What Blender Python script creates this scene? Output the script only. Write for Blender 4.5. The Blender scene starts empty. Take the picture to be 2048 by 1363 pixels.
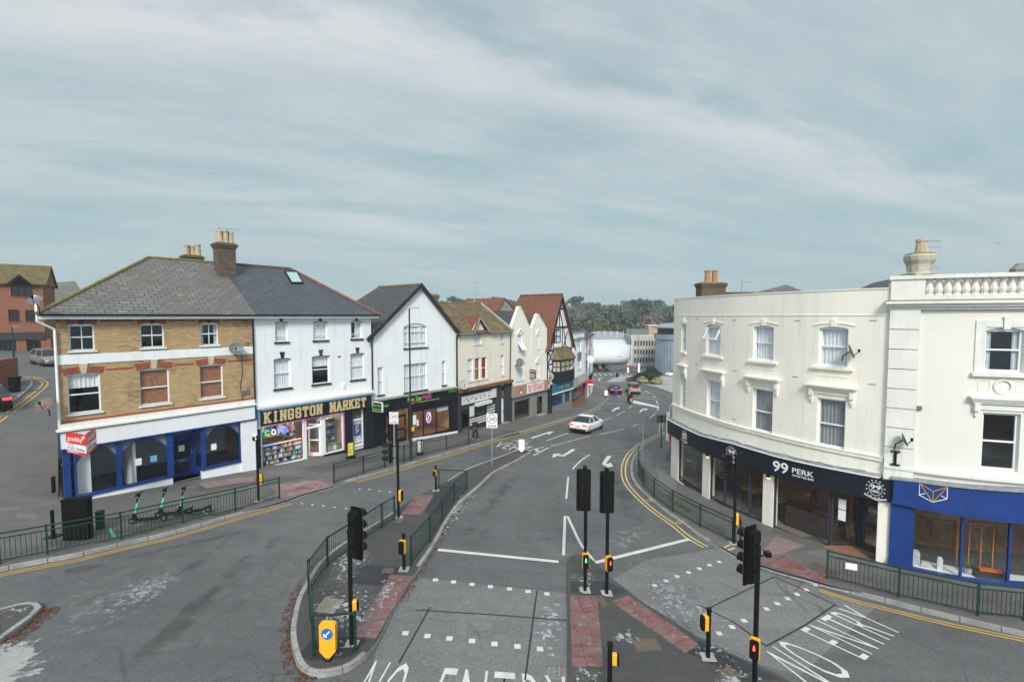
import bpy,bmesh,math,random
from mathutils import Vector,Matrix
from mathutils.geometry import tessellate_polygon
random.seed(7)
S=bpy.context.scene
COL=S.collection
R=math.radians
# ---------------------------------------------------------------- camera
FPX,CX,CY,CAMZ=940.0,1024.0,681.5,9.0
PITCH=math.atan(49.5/FPX)
cd=bpy.data.cameras.new('camera');cam=bpy.data.objects.new('camera',cd);COL.objects.link(cam)
cd.sensor_width=36;cd.lens=FPX/2048*36;cd.clip_end=5000;cd.clip_start=0.1
cam.location=(0,0,CAMZ);cam.rotation_euler=(math.pi/2 - PITCH,0,0)
S.camera=cam
# ---------------------------------------------------------------- light
S.view_settings.view_transform='Standard';S.view_settings.look='None'
S.view_settings.exposure=0.0;S.view_settings.gamma=1
SUN_EL,SUN_AZ=38,179     # high soft sun behind the camera, veiled by cloud
sd=bpy.data.lights.new('sun','SUN');sun=bpy.data.objects.new('sun',sd);COL.objects.link(sun)
sd.energy=3.3;sd.angle=R(16);sd.color=(1.0,0.955,0.89)
_a=R(SUN_AZ)
_dir=Vector((math.sin(_a)*math.cos(R(SUN_EL)),math.cos(_a)*math.cos(R(SUN_EL)),math.sin(R(SUN_EL))))
sun.rotation_euler=_dir.to_track_quat('Z','Y').to_euler()
world=bpy.data.worlds.new('World');S.world=world;world.use_nodes=True
wt=world.node_tree;wt.nodes.clear()
class NT:
    def __init__(s,tree):s.t=tree
    def n(s,typ,**kw):
        nd=s.t.nodes.new(typ)
        for k,v in kw.items():
            if k.startswith('i_'):
                key=k[2:].replace('_',' ')
                s.set(nd,key,v)
            elif k.startswith('x'):
                s.set(nd,int(k[1:]),v)
            else:setattr(nd,k,v)
        return nd
    def set(s,nd,key,v):
        if hasattr(v,'bl_idname') and not isinstance(v,bpy.types.NodeSocket):v=v.outputs[0]
        if isinstance(v,bpy.types.NodeSocket):s.t.links.new(v,nd.inputs[key])
        else:
            if isinstance(v,(tuple,list)) and len(v)==3 and len(nd.inputs[key].default_value)==4:v=(*v,1)
            nd.inputs[key].default_value=v
    def math(s,op,a,b=0.0,c=None,clamp=False):
        nd=s.n('ShaderNodeMath',operation=op,use_clamp=clamp);s.set(nd,0,a);s.set(nd,1,b)
        if c is not None:s.set(nd,2,c)
        return nd.outputs[0]
    def mix(s,f,a,b,blend='MIX'):
        nd=s.n('ShaderNodeMix',data_type='RGBA',blend_type=blend,clamp_factor=True)
        s.set(nd,0,f);s.set(nd,6,a);s.set(nd,7,b)
        return nd.outputs[2]
    def ramp(s,f,stops,interp='LINEAR'):
        nd=s.n('ShaderNodeValToRGB');cr=nd.color_ramp;cr.interpolation=interp
        while len(cr.elements)<len(stops):cr.elements.new(0.5)
        for e,(p,c) in zip(cr.elements,stops):
            e.position=p;e.color=(c,c,c,1) if isinstance(c,(int,float)) else (*c,1)
        s.set(nd,0,f);return nd.outputs[0]
    def noise(s,vec,scale,detail=4,rough=.55,dist=0.0):
        nd=s.n('ShaderNodeTexNoise',i_Scale=scale,i_Detail=detail,i_Roughness=rough,i_Distortion=dist)
        if vec is not None:s.set(nd,'Vector',vec)
        return nd.outputs[0]
w=NT(wt)
tc=w.n('ShaderNodeTexCoord').outputs['Generated']
sep=w.n('ShaderNodeSeparateXYZ',x0=tc)
up=sep.outputs[2]
nish=w.n('ShaderNodeTexSky',sky_type='NISHITA',sun_disc=False,sun_elevation=R(SUN_EL),sun_rotation=R(SUN_AZ))
nish.air_density=1.0;nish.dust_density=2.0
nsk=w.mix(1.0,nish.outputs[0],(.13,.13,.13),'MULTIPLY')
den=w.math('ADD',w.math('MAXIMUM',up,0.0),0.16)
px_=w.math('DIVIDE',sep.outputs[0],den);py_=w.math('DIVIDE',sep.outputs[1],den)
cv=w.n('ShaderNodeCombineXYZ',x0=px_,x1=py_)
mp=w.n('ShaderNodeMapping',vector_type='TEXTURE',x0=cv.outputs[0]);mp.inputs['Rotation'].default_value=(0,0,R(18));mp.inputs['Scale'].default_value=(2.2,.8,1);mp.inputs['Location'].default_value=(1.3,.35,0)
c1=w.noise(mp.outputs[0],1.35,6,.55,.5)
mp2=w.n('ShaderNodeMapping',vector_type='TEXTURE',x0=cv.outputs[0]);mp2.inputs['Rotation'].default_value=(0,0,R(22));mp2.inputs['Scale'].default_value=(1.3,.42,1)
c2=w.noise(mp2.outputs[0],2.6,10,.68,.6)
cc=w.math('ADD',w.math('MULTIPLY',c1,.66),w.math('MULTIPLY',c2,.34))
wob=w.math('MULTIPLY',w.math('SUBTRACT',c2,.5),.55)
def streak(k,q0,wd):
    q=w.math('ADD',w.math('SUBTRACT',py_,w.math('MULTIPLY',px_,k)),wob)
    return w.ramp(w.math('ABSOLUTE',w.math('SUBTRACT',q,q0)),[(0.0,1.0),(wd*.35,.75),(wd,0.0)])
st=w.math('ADD',w.math('MULTIPLY',streak(.33,1.50,.20),.60),w.math('MULTIPLY',streak(.80,3.35,.42),.42))
cl=w.math('ADD',w.ramp(cc,[(.39,0.0),(.66,.78)]),w.math('MULTIPLY',st,w.ramp(c1,[(.3,.45),(.6,1.0)])),clamp=True)
lowc=w.ramp(up,[(0.0,(.42,.57,.60)),(.16,(.38,.54,.58)),(.55,(.355,.475,.545)),(1.0,(.36,.46,.53))])
hic=w.ramp(up,[(0.0,(.50,.605,.635)),(.2,(.67,.715,.73)),(1.0,(.74,.765,.79))])
skc=w.mix(cl,lowc,hic)
zen=w.ramp(up,[(.62,0.0),(.95,1.0)])
back=w.math('MULTIPLY',w.ramp(w.math('MULTIPLY',sep.outputs[1],-1.0),[(0.0,0.0),(.7,1.0)]),w.ramp(up,[(-.02,0.0),(.2,1.0)]))
gain=w.math('ADD',1.0,w.math('ADD',w.math('MULTIPLY',zen,.6),w.math('MULTIPLY',back,.9)))
veil=w.math('MULTIPLY',w.ramp(w.math('MULTIPLY',sep.outputs[0],-1.0),[(-.2,0.0),(.8,1.0)]),w.ramp(up,[(.25,0.0),(.6,1.0)]))
skc=w.mix(w.math('MULTIPLY',veil,.62),skc,(.72,.75,.76))
skc=w.mix(0.04,skc,nsk)
bg1=w.n('ShaderNodeBackground',i_Color=skc,i_Strength=gain)
wt.links.new(bg1.outputs[0],w.n('ShaderNodeOutputWorld').inputs[0])
# ---------------------------------------------------------------- terrain and projection helpers (a pixel of the survey photo -> a real point)
GY=[(-200,7.25),(-20,7.25),(12,8.85),(40,10.25),(75,12.1),(100,13.0),(130,13.3),(6000,13.3)]
def Gf(y):
    for (a,ha),(b,hb) in zip(GY,GY[1:]):
        if y <= b:return ha+(hb - ha)*(y - a)/(b - a)
    return 13.3
def zg(x,y):return CAMZ - (Gf(y)+.04*max(-40,min(12,x)))
KINKS=[((0,y,0),(0,1,0)) for y in (-20,12,40,75,100,130)]+[((x,0,0),(1,0,0)) for x in (-40,12)]
A0=Vector((-20.3,20.6));AN=Vector((-.781,.624))   # side-road hill rises behind this line
def zg2(x,y):
    d=(x - A0.x)*AN.x+(y - A0.y)*AN.y
    return zg(x,y)+.17*max(0,min(14,d))+.07*max(0,min(45,d - 14))
KINKS2=KINKS+[((A0.x+AN.x*k,A0.y+AN.y*k,0),(AN.x,AN.y,0)) for k in (0,14,59)]
cp,sp=math.cos(PITCH),math.sin(PITCH)
def ray(u,v):
    x=(u - CX)/FPX;y=-(v - CY)/FPX
    return Vector((x,cp+y*sp,-sp+y*cp))
def G(u,v,up=0.0,zf=zg):
    d=ray(u,v);f=lambda t:CAMZ+d.z*t - (zf(d.x*t,d.y*t)+up)
    a=3.0;b=a
    while f(b)>0 and b<900:a=b;b *= 1.06
    for _ in range(40):
        m=(a+b)/2
        if f(m)>0:a=m
        else:b=m
    return Vector((d.x*b,d.y*b,zf(d.x*b,d.y*b)+up))
def at(u,v,Y):                      # point on the ray at forward distance Y
    d=ray(u,v);t=Y/d.y;return Vector((d.x*t,Y,CAMZ+d.z*t))
class Wall:
    """vertical wall surface over a plan polyline; s runs along it, d is outward"""
    def __init__(s,pts,smooth=False):
        s.p=[Vector(p[:2]) for p in pts];s.c=[0]
        for a,b in zip(s.p,s.p[1:]):s.c.append(s.c[-1]+(b - a).length)
        s.L=s.c[-1];s.smooth=smooth
        s.nn=[]
        for a,b in zip(s.p,s.p[1:]):
            t=(b - a).normalized();s.nn.append(Vector((t.y,-t.x)))
        s.vn=[(s.nn[max(0,i - 1)]+s.nn[min(len(s.nn) - 1,i)]).normalized() for i in range(len(s.p))]
    def seg(s,t):
        for i in range(len(s.nn)):
            if t <= s.c[i+1]:return i
        return len(s.nn) - 1
    def P(s,t,z,d=0.0):
        i=s.seg(t);k=(t - s.c[i])/(s.c[i+1] - s.c[i])
        q=s.p[i].lerp(s.p[i+1],k)
        if s.smooth:
            kk=max(0,min(1,k));n=s.vn[i].lerp(s.vn[i+1],kk).normalized()
        else:n=s.nn[i]
        q=q+n*d
        return Vector((q.x,q.y,z))
    def basis(s,t):
        a=s.P(t - .01,0);b=s.P(t+.01,0);x=(b - a).normalized()
        return x,Vector((x.y,-x.x,0))
    def hit(s,u,v,d=0.0):
        r=ray(u,v);best=None
        for i in range(len(s.nn)):
            a=s.p[i]+(s.vn[i] if s.smooth else s.nn[i])*d;b=s.p[i+1]+(s.vn[i+1] if s.smooth else s.nn[i])*d
            e=b - a;den=r.x*e.y - r.y*e.x
            if abs(den)<1e-9:continue
            t=(a.x*e.y - a.y*e.x)/den;k=(a.x*r.y - a.y*r.x)/den
            if t <= 0:continue
            lo=0 if i>0 else -9;hi=1 if i<len(s.nn) - 1 else 9
            if lo - 1e-6 <= k <= hi+1e-6:
                c=(t,s.c[i]+k*(s.c[i+1] - s.c[i]),CAMZ+r.z*t)
                if best is None or abs(k - .5)<best[3]:best=(*c,abs(k - .5))
        return best[1],best[2]
    def s_(s,u,v=750):return s.hit(u,v)[0]
    def z_(s,u,v,d=0):return s.hit(u,v,d)[1]
    def zl(s,pts,d=0.0):           # list of pixels -> z as a function of s
        q=sorted(s.hit(u,v,d) for u,v in pts)
        def f(t):
            if t <= q[0][0] or len(q)==1:a,b=q[0],q[1] if len(q)>1 else q[0]
            elif t >= q[-1][0]:a,b=q[-2],q[-1]
            else:
                for a,b in zip(q,q[1:]):
                    if t <= b[0]:break
            return a[1] if b[0]==a[0] else a[1]+(b[1] - a[1])*(t - a[0])/(b[0] - a[0])
        return f
    def gz(s,t):
        p=s.P(t,0);return zg(p.x,p.y)
    def off(s,d):
        return Wall([s.P(c,0,d) for c in s.c],s.smooth)
# ---------------------------------------------------------------- object helpers
ORG={}
def org(p):return ORG.get(p.name,Vector((0,0,0))) if p else Vector((0,0,0))
def tagp(o,label=None,cat=None,group=None,kind=None):
    if label:o['label']=label
    if cat:o['category']=cat
    if group:o['group']=group
    if kind:o['kind']=kind
    return o
def thing(name,label,cat,loc=(0,0,0),group=None,local=False,rz=0.0):
    o=bpy.data.objects.new(name,None);COL.objects.link(o);o.location=loc;o.rotation_euler.z=rz
    o.empty_display_size=.2
    if not local:ORG[o.name]=Vector(loc)
    return tagp(o,label,cat,group)
class MB:
    def __init__(s):s.v=[];s.f=[];s.uv=[];s.m=[];s.cur=0;s.sm=[];s.smooth=False
    def face(s,pts,uv=None,m=None):
        b=len(s.v);s.v += [Vector(p) for p in pts];s.f.append(list(range(b,b+len(pts))))
        s.uv.append(uv or [(p[0],p[1]) for p in pts]);s.m.append(s.cur if m is None else m);s.sm.append(s.smooth)
        return s
    def box(s,c,sx,sy,sz,X=Vector((1,0,0)),Y=Vector((0,1,0)),Z=Vector((0,0,1)),taper=1.0):
        """c is the centre of the bottom face"""
        X=X*sx/2;Y=Y*sy/2;Zv=Z*sz;c=Vector(c)
        b=[c - X - Y,c+X - Y,c+X+Y,c - X+Y];t=[c+Zv+(p - c)*taper for p in b]
        s.face([b[3],b[2],b[1],b[0]],[(0,0),(sx,0),(sx,sy),(0,sy)]);s.face(t,[(0,0),(sx,0),(sx,sy),(0,sy)])
        for i in range(4):
            j=(i+1) % 4;w_=sx if i % 2==0 else sy
            s.face([b[i],b[j],t[j],t[i]],[(0,0),(w_,0),(w_,sz),(0,sz)])
        return s
    def tube(s,a,b,r0,r1=None,n=8,cap=True):
        a=Vector(a);b=Vector(b);r1=r0 if r1 is None else r1;d=(b - a)
        L=d.length;d.normalize();x=d.orthogonal().normalized();y=d.cross(x)
        A=[a+(x*math.cos(i*2*math.pi/n)+y*math.sin(i*2*math.pi/n))*r0 for i in range(n)]
        B=[b+(x*math.cos(i*2*math.pi/n)+y*math.sin(i*2*math.pi/n))*r1 for i in range(n)]
        sm=s.smooth;s.smooth=n>6
        for i in range(n):
            j=(i+1) % n;s.face([A[i],A[j],B[j],B[i]],[(i/n,0),((i+1)/n,0),((i+1)/n,L),(i/n,L)])
        s.smooth=sm
        if cap:s.face(A[::-1]);s.face(B)
        return s
    def path(s,pts,r,n=6):
        for a,b in zip(pts,pts[1:]):s.tube(a,b,r,r,n)
        return s
    def lathe(s,c,prof,n=16,axis=Vector((0,0,1))):
        """prof: (radius, height) along axis"""
        axis=axis.normalized();x=axis.orthogonal().normalized();y=axis.cross(x);c=Vector(c)
        ring=lambda r,h:[c+axis*h+(x*math.cos(i*2*math.pi/n)+y*math.sin(i*2*math.pi/n))*r for i in range(n)]
        sm=s.smooth;s.smooth=True
        for (r0,h0),(r1,h1) in zip(prof,prof[1:]):
            A=ring(r0,h0);B=ring(r1,h1)
            for i in range(n):
                j=(i+1) % n
                if r0<1e-5:s.face([A[0],B[j],B[i]])
                elif r1<1e-5:s.face([A[i],A[j],B[0]])
                else:s.face([A[i],A[j],B[j],B[i]])
        s.smooth=sm
        return s
    def slab(s,pts,th,uv=None,nrm=None):
        """polygon thickened against its normal"""
        pts=[Vector(p) for p in pts]
        n=nrm or sum(((pts[i] - pts[0]).cross(pts[i+1] - pts[0]) for i in range(1,len(pts) - 1)),Vector()).normalized()
        lo=[p - n*th for p in pts]
        s.face(pts,uv);s.face(lo[::-1],uv[::-1] if uv else None)
        for i in range(len(pts)):
            j=(i+1) % len(pts);s.face([lo[i],lo[j],pts[j],pts[i]],[uv[i],uv[j],uv[j],uv[i]] if uv else None)
        return s
    def prism(s,W,s0,s1,zb,zt,d0,d1,n=1,ends=True):
        """strip along a wall from depth d0 (inner) to d1 (outer); zb, zt numbers or functions of s"""
        fb=zb if callable(zb) else (lambda t:zb);ft=zt if callable(zt) else (lambda t:zt)
        T=[s0+(s1 - s0)*i/n for i in range(n+1)]
        T += [c for c in W.c if s0+1e-3<c<s1 - 1e-3];T=sorted(set(T))
        for a,b in zip(T,T[1:]):
            q=[(a,fb(a)),(b,fb(b)),(b,ft(b)),(a,ft(a))]
            F=[W.P(t,z,d1) for t,z in q];B=[W.P(t,z,d0) for t,z in q]
            s.face(F,q);s.face(B[::-1],q[::-1])
            s.face([F[3],F[2],B[2],B[3]],[(a,0),(b,0),(b,d1 - d0),(a,d1 - d0)])
            s.face([B[0],B[1],F[1],F[0]],[(a,0),(b,0),(b,d1 - d0),(a,d1 - d0)])
            if ends and a==T[0]:s.face([B[0],F[0],F[3],B[3]],[(0,q[0][1]),(d1 - d0,q[0][1]),(d1 - d0,q[3][1]),(0,q[3][1])])
            if ends and b==T[-1]:s.face([F[1],B[1],B[2],F[2]],[(0,q[1][1]),(d1 - d0,q[1][1]),(d1 - d0,q[2][1]),(0,q[2][1])])
        return s
    def mesh(s,name,mats,L,merge=False):
        me=bpy.data.meshes.new(name)
        me.from_pydata([p - L for p in s.v],[],s.f)
        uvl=me.uv_layers.new(name='UVMap')
        k=0
        for uv in s.uv:
            for c in uv:uvl.data[k].uv=c;k += 1
        for m in (mats if isinstance(mats,(list,tuple)) else [mats]):me.materials.append(m)
        me.polygons.foreach_set('material_index',s.m)
        me.polygons.foreach_set('use_smooth',s.sm)
        if merge:
            bm=bmesh.new();bm.from_mesh(me);bmesh.ops.remove_doubles(bm,verts=bm.verts,dist=1e-4);bm.to_mesh(me);bm.free()
        me.update();return me
    def build(s,name,mats,parent=None,label=None,cat=None,group=None,kind=None,merge=False):
        if not s.f:return None
        L=org(parent)
        base=Vector((0,0,0))
        o=bpy.data.objects.new(name,s.mesh(name,mats,L,merge));COL.objects.link(o)
        if parent:o.parent=parent;ORG[o.name]=L
        return tagp(o,label,cat,group,kind)
def copy_tree(o,parent=None):
    c=o.copy();COL.objects.link(c);c.parent=parent
    for ch in list(o.children):copy_tree(ch,c)
    return c
def sheet(name,xy,up,m,zf=zg,kinks=KINKS,kind='structure',parent=None,uv01=False,skirt=0.0,quiet=False):
    """polygon draped on the terrain"""
    bm=bmesh.new();vs=[bm.verts.new((p[0],p[1],0)) for p in xy]
    uvl=bm.loops.layers.uv.new('UVMap')
    f=bm.faces.new(vs)
    if uv01:
        for l,c in zip(f.loops,uv01):l[uvl].uv=c
    f.normal_update()
    if f.normal.z<0:f.normal_flip()
    bmesh.ops.triangulate(bm,faces=bm.faces[:])
    for co,no in kinks:
        bmesh.ops.bisect_plane(bm,geom=bm.verts[:]+bm.edges[:]+bm.faces[:],plane_co=co,plane_no=no)
    for v in bm.verts:v.co.z=zf(v.co.x,v.co.y)+up
    if not uv01:
        for fc in bm.faces:
            for l in fc.loops:l[uvl].uv=(l.vert.co.x,l.vert.co.y)
    if skirt:
        for e in [e for e in bm.edges if e.is_boundary]:
            a,b=e.verts;q=bm.faces.new([bm.verts.new(a.co),bm.verts.new(b.co),bm.verts.new(b.co - Vector((0,0,skirt))),bm.verts.new(a.co - Vector((0,0,skirt)))])
    me=bpy.data.meshes.new(name);bm.to_mesh(me);bm.free();me.materials.append(m)
    o=bpy.data.objects.new(name,me);COL.objects.link(o)
    if kind:o['kind']=kind
    if parent:o.parent=parent
    return o
def gpts(px,zf=zg,up=0.0):return [G(u,v,up,zf) for u,v in px]
def smooth_line(pts,k=3):
    """Catmull-Rom through the points"""
    out=[]
    for i in range(len(pts) - 1):
        p0=pts[max(0,i - 1)];p1=pts[i];p2=pts[i+1];p3=pts[min(len(pts) - 1,i+2)]
        for j in range(k):
            t=j/k
            out.append(.5*((2*p1)+(p2 - p0)*t+(2*p0 - 5*p1+4*p2 - p3)*t*t+(3*p1 - p0 - 3*p2+p3)*t ** 3))
    out.append(pts[-1]);return out
def offset_line(pts,d,closed=False):
    out=[];n=len(pts)
    for i in range(n):
        a=pts[i - 1] if (i>0 or closed) else pts[i];b=pts[(i+1) % n] if (i<n - 1 or closed) else pts[i]
        t=Vector((b.x - a.x,b.y - a.y)).normalized();out.append(Vector((pts[i].x - t.y*d,pts[i].y+t.x*d,0)))
    return out
# ---------------------------------------------------------------- materials
def newmat(name):
    m=bpy.data.materials.new(name);m.use_nodes=True;t=m.node_tree;t.nodes.clear()
    n=NT(t);b=n.n('ShaderNodeBsdfPrincipled');o=n.n('ShaderNodeOutputMaterial');t.links.new(b.outputs[0],o.inputs[0])
    return m,n,b,o
def pos(n):return n.n('ShaderNodeNewGeometry').outputs['Position']
def uvn(n):return n.n('ShaderNodeUVMap').outputs[0]
def mk(name,col,var=.12,scale=2.0,rough=.75,metal=0.0,bump=0.0,bscale=30,streak=0.0,spec=.4,dirt=None,objco=False,tint=None):
    m,n,b,o=newmat(name);P=n.n('ShaderNodeTexCoord').outputs['Object'] if objco else pos(n)
    f=n.noise(P,scale,5)
    c=n.mix(n.ramp(f,[(.3,0.0),(.7,1.0)]),tuple(max(0,x*(1 - var)) for x in col),tuple(min(1,x*(1+var)) for x in col))
    if streak:
        mpn=n.n('ShaderNodeMapping',x0=P);mpn.inputs['Scale'].default_value=(2.2,2.2,.18)
        st=n.ramp(n.noise(mpn.outputs[0],1.6,8,.7),[(.5,0.0),(.72,streak)])
        c=n.mix(st,c,dirt or tuple(x*.55 for x in col))
    n.set(b,'Base Color',c);n.set(b,'Roughness',rough);n.set(b,'Metallic',metal);n.set(b,'Specular IOR Level',spec)
    if bump:
        bp=n.n('ShaderNodeBump',i_Strength=bump,i_Distance=.02);n.set(bp,'Height',n.noise(P,bscale,4));n.set(b,'Normal',bp.outputs[0])
    return m
def mk_emit(name,col,strength,base=(.05,.05,.05)):
    m,n,b,o=newmat(name);n.set(b,'Base Color',base);n.set(b,'Emission Color',col);n.set(b,'Emission Strength',strength);return m
def mk_brick(name,ca,cb,cm,bw=.225,bh=.075,mort=.010,rough=.85,dark=None,darkamt=0.0,patch=None,var2=.25):
    m,n,b,o=newmat(name);U=uvn(n)
    br=n.n('ShaderNodeTexBrick',i_Vector=U,i_Color1=ca,i_Color2=cb,i_Mortar=cm,i_Scale=1.0)
    n.set(br,'Brick Width',bw);n.set(br,'Row Height',bh);n.set(br,'Mortar Size',mort);n.set(br,'Mortar Smooth',.2);br.inputs['Bias'].default_value=-.1
    vo=n.n('ShaderNodeMapping',x0=U);vo.inputs['Scale'].default_value=(1/bw,1/bh,1)
    vn=n.n('ShaderNodeTexVoronoi',x0=vo.outputs[0],i_Scale=1.0,i_Randomness=.3)
    rnd=n.n('ShaderNodeSeparateColor',x0=vn.outputs['Color']).outputs[0]
    c=n.mix(n.math('MULTIPLY',rnd,var2),br.outputs[0],tuple(x*.45 for x in ca))
    big=n.noise(U,.45,5,.6)
    if dark:
        mm=n.math('MULTIPLY',n.ramp(big,[(.5,0.0),(.72,1.0)]),n.math('MULTIPLY',n.ramp(rnd,[(.3,0.0),(.6,1.0)]),darkamt))
        c=n.mix(mm,c,dark)
    if patch:
        c=n.mix(n.ramp(n.noise(U,.8,6,.7,.5),[(.55,0.0),(.68,patch[1])]),c,patch[0])
    c=n.mix(n.ramp(n.noise(U,.25,3),[(.3,0.0),(.8,.22)]),c,tuple(x*.6 for x in ca))
    n.set(b,'Base Color',c);n.set(b,'Roughness',rough);n.set(b,'Specular IOR Level',.3)
    bp=n.n('ShaderNodeBump',i_Strength=.5,i_Distance=.01);n.set(bp,'Height',n.math('SUBTRACT',1.0,br.outputs[1]));n.set(b,'Normal',bp.outputs[0])
    return m
def mk_glass(name,tint=(.55,.6,.62),refl=1.0,alpha=.62):
    """window glass: sky reflection over a partly transparent dark pane"""
    m,n,b,o=newmat(name);t=m.node_tree;t.nodes.remove(b)
    tr=n.n('ShaderNodeBsdfTransparent',i_Color=tint);gl=n.n('ShaderNodeBsdfGlossy',i_Roughness=.015,i_Color=(.9,.95,1))
    fr=n.n('ShaderNodeFresnel',i_IOR=n.math('SUBTRACT',1.5,n.math('MULTIPLY',n.n('ShaderNodeNewGeometry').outputs['Backfacing'],.8333)))
    wob=n.n('ShaderNodeBump',i_Strength=.08,i_Distance=.05);n.set(wob,'Height',n.noise(pos(n),1.3,2));n.set(gl,'Normal',wob.outputs[0])
    ms=n.n('ShaderNodeMixShader');n.set(ms,0,n.math('MULTIPLY',n.math('ADD',fr.outputs[0],.015),refl,clamp=True))
    t.links.new(tr.outputs[0],ms.inputs[1]);t.links.new(gl.outputs[0],ms.inputs[2]);t.links.new(ms.outputs[0],o.inputs[0])
    return m
M={}
def asphalt(name,base,lo,hi,wet=.3,crack=True,speck=.5):
    m,n,b,o=newmat(name);P=pos(n)
    big=n.noise(P,.16,5,.6);mid=n.noise(P,1.1,6,.65);fine=n.noise(P,24,5,.75)
    mpn=n.n('ShaderNodeMapping',x0=P);mpn.inputs['Rotation'].default_value=(0,0,R(-52));mpn.inputs['Scale'].default_value=(.12,1.5,1)
    drag=n.noise(mpn.outputs[0],1.3,5,.6)
    f=n.math('ADD',n.math('ADD',n.math('MULTIPLY',big,.45),n.math('MULTIPLY',mid,.25)),n.math('MULTIPLY',drag,.3))
    c=n.mix(n.ramp(f,[(.36,0.0),(.62,1.0)]),lo,hi)
    c=n.mix(n.ramp(fine,[(.45,0.0),(.75,speck)]),c,tuple(min(1,x*1.9) for x in base))
    c=n.mix(n.ramp(n.noise(P,17,5,.75),[(.50,0.0),(.66,.75)]),c,tuple(x*.45 for x in base))
    if crack:
        vo=n.n('ShaderNodeTexVoronoi',feature='DISTANCE_TO_EDGE',i_Scale=.35);n.set(vo,'Vector',n.mix(.12,P,n.n('ShaderNodeTexNoise',i_Scale=1.2,x0=P).outputs[1],'ADD'))
        ck=n.math('MULTIPLY',n.ramp(vo.outputs[0],[(.0,1.0),(.012,0.0)]),n.ramp(n.noise(P,.3),[(.5,0.0),(.6,.5)]))
        c=n.mix(ck,c,(.012,.012,.013))
    n.set(b,'Base Color',c);n.set(b,'Specular IOR Level',.35)
    n.set(b,'Roughness',n.ramp(n.noise(P,.5,5),[(.35,.62 - wet*.5),(.65,.85)]))
    bp=n.n('ShaderNodeBump',i_Strength=.35,i_Distance=.012);n.set(bp,'Height',fine);n.set(b,'Normal',bp.outputs[0])
    return m
M['road']=asphalt('road_asphalt',(.10,.101,.102),(.072,.073,.075),(.14,.14,.139),speck=.7)
M['road_light']=asphalt('worn_concrete_bay',(.155,.155,.152),(.10,.101,.101),(.20,.20,.195),speck=.9)
M['pave']=asphalt('pavement_asphalt',(.12,.115,.11),(.085,.082,.079),(.165,.155,.147),wet=.15)
M['pave_dark']=asphalt('new_tarmac',(.035,.036,.04),(.026,.027,.03),(.045,.046,.05),crack=False)
M['island']=asphalt('island_tarmac',(.07,.068,.066),(.042,.042,.043),(.09,.087,.083),wet=.15)
def decal(name,col,thr=(.45,.62),scale=3.0,amt=1.0,edge=(.05,.3),rough=.8,detail=7,stretch=(1,1)):
    """a spill / patch with its own ragged outline: UV 0..1 over the sheet, noise in world metres"""
    m,n,b,o=newmat(name);t=m.node_tree
    n.set(b,'Base Color',n.mix(n.ramp(n.noise(pos(n),9,4),[(.3,0.0),(.7,1.0)]),tuple(x*.75 for x in col),col));n.set(b,'Roughness',rough)
    sx=n.n('ShaderNodeSeparateXYZ',x0=uvn(n));
    ax=n.math('ABSOLUTE',n.math('SUBTRACT',sx.outputs[0],.5));ay=n.math('ABSOLUTE',n.math('SUBTRACT',sx.outputs[1],.5))
    r=n.math('SQRT',n.math('ADD',n.math('MULTIPLY',ax,ax),n.math('MULTIPLY',ay,ay)))
    fall=n.ramp(r,[(edge[0],1.0),(min(.5,edge[1]+.2),0.0)])
    nz=n.noise(pos(n),scale,detail,.68,.4)
    a=n.math('ADD',n.math('MULTIPLY',nz,.88),n.math('MULTIPLY',fall,.12))
    al=n.math('MULTIPLY',n.ramp(a,[(thr[0],0.0),(thr[1],1.0)]),n.math('MULTIPLY',n.ramp(r,[(.40,1.0),(.5,0.0)]),amt))
    tr=n.n('ShaderNodeBsdfTransparent');ms=n.n('ShaderNodeMixShader');n.set(ms,0,al)
    t.links.new(tr.outputs[0],ms.inputs[1]);t.links.new(b.outputs[0],ms.inputs[2]);t.links.new(ms.outputs[0],o.inputs[0])
    return m
M['salt']=decal('pale_deposit',(.50,.51,.52),(.535,.60),6.0,.85,detail=11)
M['salt2']=decal('thin_pale_film',(.34,.34,.335),(.50,.64),3.0,.6,detail=11)
M['cement']=decal('cement_spill',(.44,.44,.43),(.47,.50),1.2,.85)
M['dark']=decal('dark_patch',(.028,.029,.032),(.38,.42),.8,.8)
M['rust']=decal('red_wear',(.33,.09,.08),(.51,.60),4.0,.8)
M['sweep']=decal('worn_sweep',(.19,.19,.187),(.44,.60),.9,.65,detail=9)
M['tyre_dark']=decal('tyre_darkening',(.055,.055,.057),(.46,.62),1.1,.32,detail=9)
M['moss']=decal('moss_growth',(.08,.11,.02),(.50,.60),6.0,.9)
def paint(name,col,wear=.35):
    m,n,b,o=newmat(name);P=pos(n)
    c=n.mix(n.ramp(n.noise(P,2.0,5),[(.3,0.0),(.7,1.0)]),tuple(x*.8 for x in col),col)
    w1=n.ramp(n.noise(P,26,6,.75),[(.56,0.0),(.66,wear)]);w2=n.ramp(n.noise(P,1.2,3),[(.3,.35),(.65,1.0)])
    c=n.mix(n.math('MULTIPLY',w1,w2),c,(.09,.09,.09));n.set(b,'Base Color',c);n.set(b,'Roughness',.7);return m
M['white_line']=paint('road_paint_white',(.66,.66,.62),.8)
M['yellow_line']=paint('road_paint_yellow',(.60,.36,.07),.7)
M['pale_yellow']=paint('road_paint_faded_yellow',(.66,.52,.20),.6)
M['faint_line']=paint('worn_white_paint',(.20,.21,.22),.9)
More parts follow.
